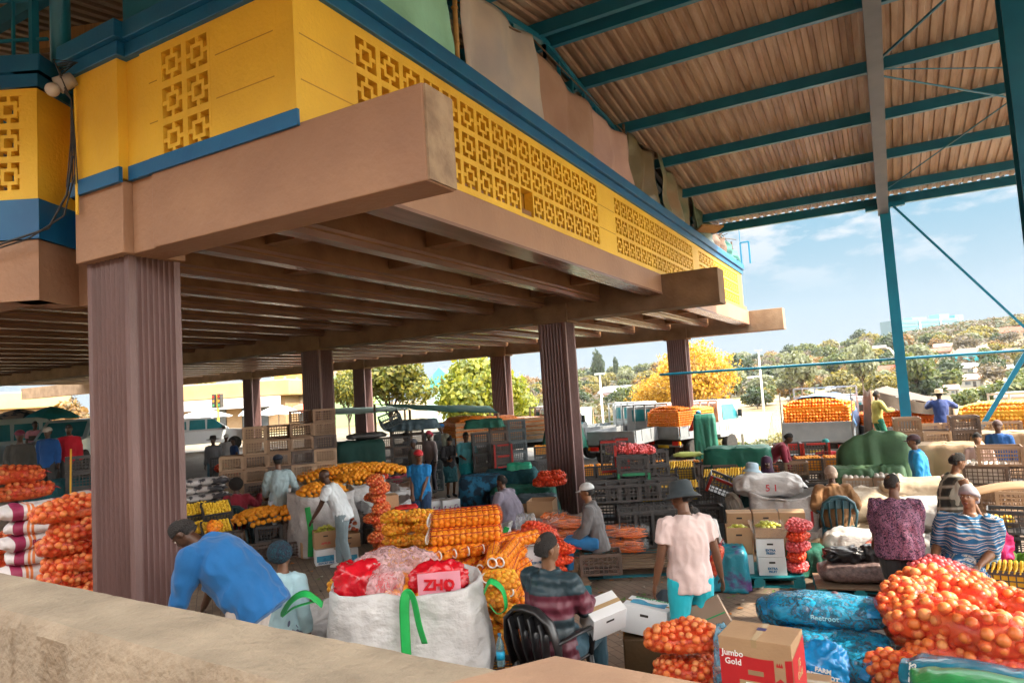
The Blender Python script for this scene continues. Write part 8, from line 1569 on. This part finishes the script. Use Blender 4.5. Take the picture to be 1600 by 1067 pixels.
# fence and shrubs
o = thing('mesh_fence', 'tall wire mesh fence on dark posts along the car park edge', 'fence', W3(1050, 700, 33)); a0 = Vector(W3(1050, 700, 33)); 
for u in (1080, 1162, 1240): q = Vector(W3(u, 705, 33))-a0; m = MB(); m.tube([(q.x, q.y, -1.8), (q.x, q.y, 1.35)], .07, 8); m.build('fence_post', mat('dark_post', (.10, .09, .06), None), o)
q1 = Vector(W3(1240, 705, 33))-a0; m = MB(); 
for k in range(40): t = k/39; m.bar((q1.x*t, q1.y*t, -1.6), (q1.x*t, q1.y*t, 1.1), .012)
for k in range(10): m.bar((0, 0, -1.5+.28*k), (q1.x, q1.y, -1.5+.28*k), .010)
m.build('mesh', mat('fence_wire', (.25, .25, .2), None), o)
def shrub(p, s, kind, label): tree(kind, p, label, s, None, 'shrub')
for i, (u, v, D, s, k) in enumerate(((1130, 690, 36, .30, 'fyel'), (1160, 698, 35, .22, 'fgreen'), (1195, 690, 37, .30, 'fpale'), (1228, 700, 34, .28, 'fyel'), (1250, 680, 40, .34, 'fgreen'), (1350, 690, 33, .3, 'fyel'))):
    p = at(u, v, D); shrub((p[0], p[1], gh(*p)-.3), s, k, ('pale yellow shrub at the left end of the mesh fence', 'small green shrub at the foot of the mesh fence', 'grey-green shrub in the middle of the mesh fence', 'yellowish shrub right of the fence post', 'green shrub beyond the right end of the mesh fence', 'yellow shrub between the two orange-laden trucks')[i])
# poles
def pole(u, vt, D, label, arm=0, r=.07, name='light_mast', cat='light mast', vb=None):
    x, y, zt_ = W3(u, vt, D); g_ = gh(x, y); o = thing(name, label, cat, (x, y, g_)); m = MB(); h = zt_-g_; m.tube([(0, 0, -.5), (0, 0, h*.6), (0, 0, h*.9), (-arm*.4, 0, h*.985), (-arm, 0, h)] if arm else [(0, 0, -.5), (0, 0, h)], [r*1.4, r, r*.8, r*.7, r*.6] if arm else [r*1.4, r*.7], 8); m.build('mast', mat('pale_mast', (.55, .54, .50), None, rough=.5), o, smooth=True)
    m = MB(); m.box((-arm, 0, h+.05), (.9 if not arm else .8, .3, .18)); m.build('lamp_head', mat('lamp_head', (.35, .35, .33), None), o)
pole(1400, 541, 42, 'curved street lamp rising behind the brown tarpaulin canopy', .9, .09, 'street_lamp', 'street lamp'); pole(1185, 548, 95, 'tall pale mast standing among the trees on the hill', 0, .14); pole(937, 585, 60, 'white mast right of the foreground fluted column', 0, .10)
tl = at(341, 655, 48); o = thing('traffic_light', 'yellow-posted traffic lights beyond the white pickup', 'traffic light', (*tl, gh(*tl))); m = MB(); m.tube([(0, 0, 0), (0, 0, 3.2)], .07, 8); m.build('post', M_yelp, o)
for x in (-.28, .28): m = MB(); m.box((x, 0, 2.75), (.34, .25, .95)); f_ = m.build('signal_head', M_und, o); [MB().tube([(x, -.14, 2.45+.3*k), (x, -.13, 2.45+.3*k)], .09, 12).build('lens', (M_gink, M_lampo, M_lamp)[k], f_) for k in range(3)]
# glass office block on the crest
b0 = onhill(1440, 540); L_ = math.hypot(b0[0], b0[1]); p = at(1400, 530, 440); q = at(1512, 520, 455); o = thing('glass_office_block', 'long pale office block with turquoise glass bands on the hilltop', 'building', (p[0], p[1], 22), math.degrees(math.atan2(q[1]-p[1], q[0]-p[0]))); w = math.hypot(q[0]-p[0], q[1]-p[1])
m = MB(); m.b2((0, 0, -4), (w*.88, 12, 11)); m.build('wall', mat('pale_cladding', (.085, .14, .16), None, rough=.6), o); m = MB(); m.b2((w*.88, 2, -2), (w, 14, 13)); m.build('dark_wing', mat('dark_glass', (.05, .18, .22), (.12, .3, .34), .3, .2), o); m = MB(); m.b2((w*.66, 2, 11), (w*.80, 10, 14)); m.b2((w*.3, 3, 11), (w*.5, 10, 12.6)); m.build('roof_plant', mat('teal_plant', (.12, .36, .36), None), o)
for k in range(4): m = MB(); m.b2((1, -.2, 1.1+2.4*k), (w*.87, .0, 2.5+2.4*k)); m.build('window_band', mat('turquoise_glass', (.012, .12, .15), (.03, .17, .20), .2, .15), o)
for x in (.33, .62): m = MB(); m.b2((w*x, -.5, -2), (w*x+1.2, -.25, 11.3)); m.build('pier', mat('pier', (.45, .5, .5), None), o)
# houses
M_rr = {'red': mat('red_roof', (.28, .05, .025), (.22, .05, .025), .4, .8), 'brown': mat('brown_roof', (.12, .08, .07), None, rough=.8), 'pink': mat('pink_roof', (.46, .27, .20), None, rough=.8), 'grey': mat('grey_roof', (.30, .32, .34), None, rough=.7), 'white': mat('white_roof', (.42, .41, .39), None, rough=.7)}
M_hw = {'white': mat('white_house_wall', (.25, .24, .21), None, rough=.8), 'tan': mat('tan_house_wall', (.36, .26, .17), None, rough=.8), 'teal': mat('turquoise_house_wall', (.04, .42, .48), None, rough=.8), 'pink': mat('pink_house_wall', (.52, .36, .40), None, rough=.8)}
def house(u, v, wpx, hpx, wall, roof_, label, rz=0, flat=False):
    p = onhill(u, v); D = Vector(p).dot(_f); w = wpx*D/FPX; h = hpx*D/FPX; o = thing('hillside_house', label, 'house', p, fc(p)+rz); d = w*.55; m = MB(); m.b2((-w/2, 0, -2), (w/2, d, h*.6)); m.build('wall', M_hw[wall], o); e = w*.04
    m = MB(); z0, z1 = h*.58, h*(1.0 if not flat else .72); x = w/2+e; i_ = 0 if roof_ in ('red', 'pink') else w*.15
    m.add([(-x, -e, z0), (x, -e, z0), (x, d+e, z0), (-x, d+e, z0), (-x+i_, d/2, z1), (x-i_, d/2, z1)], [(0, 1, 5, 4), (2, 3, 4, 5), (1, 2, 5), (3, 0, 4), (3, 2, 1, 0)]); m.build('roof', M_rr[roof_], o)
    for k in range(3): xx = -w*.38+w*.28*k; m = MB(); m.b2((xx, -.05*w/10, h*.18), (xx+w*.12, .01, h*.42)); m.build('window', M_win, o)
    m = MB(); m.b2((w*.40-.1*w*.5, -.04*w/10, 0), (w*.42, .01, h*.42)); m.build('door', M_und, o)
for a in ((1178, 603, 58, 20, 'white', 'white', 'long white house with a flat roof beside the tall mast', 4, True), (1232, 606, 24, 14, 'white', 'white', 'small white house right of the long flat-roofed one', -6), (1300, 617, 16, 13, 'white', 'white', 'little white hut below the orange trees', 10), (1180, 627, 22, 12, 'white', 'white', 'white house beside the yellow tree on the slope', 0), (1240, 632, 20, 12, 'tan', 'white', 'pale house low on the slope above the blue covered load', 0),
          (1366, 596, 50, 22, 'white', 'red', 'house with a bright red roof left of the blue steel post', -14), (1310, 575, 34, 12, 'tan', 'red', 'low house with a pinkish roof half hidden by trees', 8), (1398, 583, 30, 12, 'tan', 'red', 'red-roofed house directly behind the blue steel post', 0), (1452, 560, 56, 15, 'tan', 'red', 'long red-tiled house under the glass office block', -4), (1475, 548, 26, 11, 'white', 'pink', 'small white house between trees above the red-tiled one', 0), (1520, 566, 52, 22, 'teal', 'brown', 'turquoise house with a dark brown roof', -8), (1500, 586, 62, 18, 'white', 'grey', 'white house with a grey roof below the turquoise one', 6), (1548, 590, 40, 16, 'white', 'pink', 'white house with arches right of the grey-roofed one', -4), (1496, 606, 60, 20, 'white', 'pink', 'long house with a salmon roof in the middle of the slope', -10), (1480, 618, 34, 16, 'white', 'pink', 'lower house with a salmon roof just above the dry field', 6), (1584, 560, 30, 15, 'pink', 'brown', 'pinkish house with a dark roof at the right', 4), (1590, 585, 40, 15, 'tan', 'grey', 'tan house at the right edge of the slope', -6), (1596, 605, 40, 14, 'white', 'pink', 'pale house at the far right below the diagonal brace', 0), (1590, 530, 40, 20, 'tan', 'red', 'orange-roofed house high on the hill at the right edge', 0), (1540, 548, 24, 8, 'white', 'white', 'white terrace wall high on the hill', 0), (1548, 615, 24, 10, 'white', 'grey', 'small grey-roofed house by the dry field', 0),
          (968, 625, 62, 22, 'pink', 'grey', 'long pink building with a grey roof in the valley', -3), (862, 605, 16, 9, 'white', 'white', 'white house on the left slope beyond the lime tree', 0), (832, 603, 14, 8, 'white', 'pink', 'small house beside the lime tree crown', 0), (910, 608, 18, 9, 'white', 'white', 'white house left of the tall conifers', 0), (1012, 602, 18, 9, 'tan', 'pink', 'tan house behind the yellow tree', 0)): house(*a)
# trees
tree('yellow', at(1085, 600, 47)+(-2.0,), 'big golden-yellow autumn tree behind the third row column', .82, None, 'tree', .80)
tree('yellow', at(1032, 610, 52)+(-2.3,), 'smaller golden tree left of the big one', .62, None, 'tree', .62)
tree('yellow', at(905, 640, 60)+(-2.6,), 'low golden tree beside the white mast', .30, None, 'tree', .36)
tree('lime', at(748, 620, 40)+(-1.6,), 'large bright lime-green tree behind the wooden truck', 1.02, None, 'tree', 1.02)
tree('lime', at(805, 650, 43)+(-2.2,), 'lower lime-green tree on the right of the large one', .62, None, 'tree', .8)
tree('olive', at(610, 610, 38)+(gh(*at(610, 610, 38))-.9,), 'olive-green tree with bare twigs left of the mint house', .95, None, 'tree', .86)
tree('olive', at(545, 620, 44)+(gh(*at(545, 620, 44))-.9,), 'thin olive tree behind the second row column', .6, None, 'tree', .8)
tree('forange', at(108, 650, 56)+(gh(*at(108, 650, 56))-1,), 'golden tree right of the tan shop', .6); tree('fyel', at(320, 600, 90)+(.5,), 'tree crown showing above the cream shop', .9); tree('fgreen', at(15, 606, 95)+(1,), 'dark tree top above the tan shop', .8); tree('fgrey', at(95, 606, 100)+(1,), 'bare tree top right above the tan shop', .8)
tree('fdark', onhill(936, 600, 260), 'tall dark conifer with a tiered crown right of the big column', .75, None, 'conifer', 2.0); tree('fdark', onhill(963, 592, 300), 'narrow dark cypress on the skyline', .38, None, 'conifer', 1.6); tree('fgreen', onhill(982, 648, 120), 'round green tree above the white truck cab', .75, None, 'tree', .95)
tree('fdark', onhill(1345, 535, 430), 'dark tree at the left end of the glass office block', 1.5); tree('fpale', onhill(1255, 640, 150), 'pale feathery tree above the blue covered load', .95, None, 'tree', 1.3); tree('fpale', onhill(1236, 632, 170), 'second pale feathery tree left of the first', .8); tree('fgreen', onhill(1434, 628, 140), 'dense green tree right of the blue steel post', 1.0, None, 'tree', 1.2); tree('fpale', onhill(1352, 640, 130), 'grey-green tree behind the tarpaulin canopy', .8, None, 'tree', 1.4); tree('fgreen', onhill(1512, 650, 110), 'bright green bush at the edge of the dry field', .5)
rr = random.Random(11); used_ = []
labs = {'fgreen': 'green tree standing on the hillside', 'fdark': 'dark green tree standing on the hillside', 'fyel': 'yellow-green tree standing on the hillside', 'forange': 'orange-brown tree standing on the hillside', 'fgrey': 'bare brownish tree standing on the hillside', 'fpale': 'pale grey-green tree standing on the hillside'}
n_ = 0
for i in range(900):
    u = rr.uniform(815, 1640); top = np.interp(u, [815, 900, 1000, 1100, 1200, 1300, 1376, 1500, 1600, 1640], [598, 596, 586, 580, 566, 555, 545, 538, 515, 512]); v = top+rr.random()**1.15*(640-top) if rr.random() > .32 else top+rr.uniform(0, 4)
    if u > 1420 and v > 606 and rr.random() < .93: continue
    if 1376 < u < 1500 and v < 540: continue
    p = onhill(u, v); D = math.hypot(p[0], p[1]); 
    if D < 85: continue
    rad = 4.2*D/300
    if any(math.hypot(p[0]-q[0], p[1]-q[1]) < (5.2+D*.014) for q in used_): continue
    used_.append(p); k = rr.choices(['fgreen', 'fdark', 'fyel', 'forange', 'fgrey', 'fpale'], [5, 3, 4, 3, 2.5, 2])[0]; s_ = rr.uniform(.7, 1.25)*(.42+D/520); s_ *= 1.25
    zn = ['left of the tall conifers', 'behind the golden tree', 'between the golden tree and the mast', 'above the blue covered load', 'left of the blue steel post', 'below the glass office block', 'near the right edge'][int(np.searchsorted([930, 1060, 1190, 1300, 1400, 1500], u))]; vf = (v-top)/(640-top)
    tree(k, (p[0], p[1], p[2]-1.9*s_), labs[k].split(' standing')[0]+(' on the crest ' if vf < .08 else ' high on the slope ' if vf < .4 else ' low on the slope ')+zn, s_, 'hillside '+{'fgreen': 'green', 'fdark': 'dark', 'fyel': 'yellow-green', 'forange': 'orange-brown', 'fgrey': 'bare', 'fpale': 'pale'}[k]+' trees', 'tree', s_*rr.uniform(.7, 1.05)); n_ += 1
    if n_ > 290: break
pts = []; rg = np.random.RandomState(5); sc0 = []
while len(sc0) < 2600:
    a_ = rg.uniform(-30, 16); r_ = 90+430*rg.uniform()**.8
    x_, y_ = r_*math.sin(R(a_)), r_*math.cos(R(a_))
    if nz3(x_*.02, y_*.02, 9) < -.05 or (a_ > 1 and 95 < r_ < 190): continue
    sc0.append((x_, y_, gh(x_, y_), rg.uniform(.7, 2.0)*(.7+r_/400), rg.randint(0, 4)))
V = []; MI = []
for x_, y_, z_, q_, k_ in sc0:
    d_ = rg.normal(size=(26, 3)); d_ /= np.linalg.norm(d_, axis=1)[:, None]; d_[:, 2] = abs(d_[:, 2]); c_ = np.array([x_, y_, z_])+d_*q_*np.array([1.5, 1.5, 1.]); a_ = rg.normal(size=(26, 3)); a_ /= np.linalg.norm(a_, axis=1)[:, None]; b_ = np.cross(a_, d_); s_ = q_*.36
    V.append(np.stack([c_-a_*s_, c_+b_*s_, c_+a_*s_, c_-b_*s_], 1).reshape(-1, 3)); MI += [k_]*26
V = np.concatenate(V); m = MB(); m.v = [tuple(v) for v in V]; m.f = [(i*4, i*4+1, i*4+2, i*4+3) for i in range(len(V)//4)]; m.m = MI
tag(m.build('hillside_scrub', [leafm('scrub%d' % i, c) for i, c in enumerate(((.065, .07, .025), (.045, .06, .02), (.11, .085, .03), (.10, .075, .045)))]), 'low scrub and bushes covering the hillside between the houses', 'scrub', None, 'stuff')
# ================================================================== CLOTHS HUNG OVER THE PARAPET
def hang(name, label, y0, y1, zt0, zt1, m, seed=0, x=-4.17, zb_=6.70, folds=.05, torn=0.):
    o = thing(name, label, 'tarpaulin', (x, y0, zb_)); b = MB(); n = max(14, int((y1-y0)*12))
    def fn(u_, v_):
        y = (y1-y0)*u_; zt_ = (zt0*(1-u_)+zt1*u_)-zb_-.10*math.sin(math.pi*u_); z = v_*zt_-.02-torn*(.5+.5*math.sin(u_*9+seed))*(1-v_)*(u_ > .6); w = 1.7*folds*(math.sin(u_*(y1-y0)*5.5+seed+2*nz3(u_*3, v_, seed))*(.4+.6*(1-v_))+.9*nz3(u_*3+seed, v_*2.2, 1)); return (w+.10*(1-v_)*.4, y+.03*nz3(v_*4, seed, u_*2), z)
    b.grid(fn, n, 16); c = b.build('cloth', m, o, smooth=True); c.modifiers.new('s', 'SOLIDIFY').thickness = .006; return o
def hm(nm, c, c2=None, r=.75):
    k = 1.95 if nm in ('mint', 'grey', 'mauve', 'pink') else 1.; c = tuple(q*k for q in c); c2 = c2 and tuple(q*k for q in c2)
    return mat('hang_'+nm, c, c2 or tuple(q*.8 for q in c), 1.3, r, .6, 9, detail=7)
hang('hanging_cloth', 'pale mint cloth hanging at the left end of the upper parapet', 4.45, 6.62, 7.6, 7.62, hm('mint', (.16, .36, .30), (.13, .30, .25)), 1)
hang('hanging_cloth', 'grey weathered cloth hanging behind the bamboo pole', 6.80, 8.92, 8.1, 8.12, hm('grey', (.27, .25, .24), (.20, .20, .22)), 2)
hang('hanging_cloth', 'dark brown cloth strip between the grey and mauve cloths', 8.90, 9.12, 7.9, 7.9, hm('dkbrown', (.05, .035, .03)), 3, x=-4.22)
hang('hanging_cloth', 'brownish mauve cloth with a torn lower corner', 9.08, 11.3, 8.0, 7.85, hm('mauve', (.20, .135, .11), (.16, .10, .08)), 4, torn=.0)
hang('hanging_cloth', 'dusty pink cloth in the middle of the parapet', 11.25, 13.2, 7.85, 7.9, hm('pink', (.27, .19, .185), (.22, .15, .145)), 5)
hang('hanging_cloth', 'shiny olive plastic sheet right of the pink cloth', 13.25, 15.2, 8.0, 8.1, hm('olive', (.13, .125, .075), (.20, .17, .12), .3), 6, folds=.07)
hang('hanging_cloth', 'pale sea-green plastic sheet with brown patches', 15.2, 18.0, 8.1, 7.9, hm('sea', (.16, .22, .16), (.30, .22, .15), .35), 7, folds=.08)
hang('hanging_cloth', 'dark green narrow sheet near the far end of the parapet', 18.0, 20.2, 7.8, 7.65, hm('dkgreen', (.05, .11, .07), (.09, .13, .08), .4), 8, folds=.08)
hang('hanging_cloth', 'brown cloth near the far end of the parapet', 20.2, 22.2, 7.5, 7.3, hm('brown2', (.15, .09, .06)), 9, folds=.08)
hang('hanging_cloth', 'dark teal sheet at the far end of the parapet', 22.2, 24.1, 7.4, 7.2, hm('teal2', (.02, .12, .10)), 10, folds=.09)
o = thing('bamboo_pole', 'bamboo pole standing between the mint and grey cloths', 'pole', (-4.12, 6.70, 6.69)); m = MB(); m.tube([(0, 0, 0), (0, .02, .8), (.01, .01, 1.75)], [.035, .03, .032], 8); [m.tube([(0, .01, z), (0, .01, z+.02)], .042, 8) for z in (.3, .75, 1.2)]; m.build('cane', mat('bamboo', (.45, .27, .08), (.32, .18, .05), 6, .6), o, smooth=True)
o = thing('rope_line', 'rope line holding the hung cloths below the roof', 'rope', (-4.2, 4.4, 8.0)); m = MB(); m.tube([(0, 0, -.4), (0, 2.3, -.4), (0, 4.6, .1), (0, 8.8, -.1), (0, 11, .12), (0, 14, -.1), (0, 19.7, -.8)], .012, 5); m.build('rope', M_bark, o)
for k, y in enumerate((4.45, 9.0, 13.22, 18.0, 22.2, 24.1)): o = thing('cloth_pole', 'thin wooden pole rising from the coping beside the cloths', 'pole', (-4.25, y, 6.69), group='thin poles carrying the hung cloths'); m = MB(); m.tube([(0, 0, 0), (0, 0, 1.45 if k < 4 else .8)], .03, 6); m.build('stick', M_bark, o)
o = thing('wood_offcut', 'orange-brown board sticking out over the coping', 'board', (-3.9, 17.6, 6.60), 0); m = MB(); m.box((.22, .3, .12), (.55, .7, .05), rz=.5, ry=.1); m.build('board', MATS['timber'], o)
o = thing('brush_heap', 'heap of dry sticks and cloth stacked under the eaves', 'sticks', (-4.3, 21.4, 7.3)); m = MB(); rr = random.Random(4)
for i in range(30): a = (rr.uniform(-.3, .3), rr.uniform(-1, 1), rr.uniform(-.2, .3)); m.tube([a, (a[0]+rr.uniform(-.5, .5), a[1]+rr.uniform(-.6, .6), a[2]+rr.uniform(-.1, .6))], .012, 4)
m.build('sticks', M_bark, o)
o = thing('end_railing', 'small dark steel railing at the far end of the parapet', 'railing', (-4.0, 24.3, 6.69)); m = MB(); m.bar((0, 0, 0), (0, 0, .75), .05); m.bar((.28, 0, 0), (.28, 0, .75), .05); m.bar((0, 0, .75), (.28, 0, .75), .05); m.bar((0, 0, .75), (0, 0, 1.25), .02); m.build('rail', M_steel, o)
# scraps on the floor
m = MB(); rr = random.Random(9)
for i in range(420):
    u_, v_ = rr.choice(((rr.uniform(400, 700), rr.uniform(870, 960)), (rr.uniform(860, 1060), rr.uniform(890, 1010)), (rr.uniform(1120, 1400), rr.uniform(905, 960)))); x_, y_ = G(u_, v_); q_ = rr.uniform(.012, .05); a_ = rr.uniform(0, 6.3); c_, s_ = math.cos(a_)*q_, math.sin(a_)*q_; m.cm = rr.randint(0, 3)
    m.add([(x_-c_, y_-s_, .004), (x_+s_, y_-c_, .006+q_*rr.uniform(0, .6)), (x_+c_, y_+s_, .004), (x_-s_, y_+c_*.8, .005+q_*rr.uniform(0, .5))], [(0, 1, 2, 3)])
tag(m.build('litter', [mat('scrap_paper', (.45, .42, .36), None), mat('onion_skin', (.42, .18, .06), None), mat('leaf_scrap', (.12, .20, .05), None), mat('dust_scrap', (.07, .05, .035), None)]), 'scraps of paper, leaves and onion skin lying on the paving', 'litter', None, 'stuff')
# air between the viewer and the hills
hz_ = MB(); hz_.b2((-640, -640, -9), (640, 640, 60)); m = bpy.data.materials.new('haze'); m.use_nodes = True; n = m.node_tree.nodes; n.remove(n['Principled BSDF']); v = n.new('ShaderNodeVolumePrincipled'); v.inputs['Color'].default_value = (.88, .92, 1, 1); v.inputs['Density'].default_value = .00009; v.inputs['Anisotropy'].default_value = .2; m.node_tree.links.new(v.outputs[0], n['Material Output'].inputs['Volume'])
tag(hz_.build('haze', m), kind='stuff')
finish()
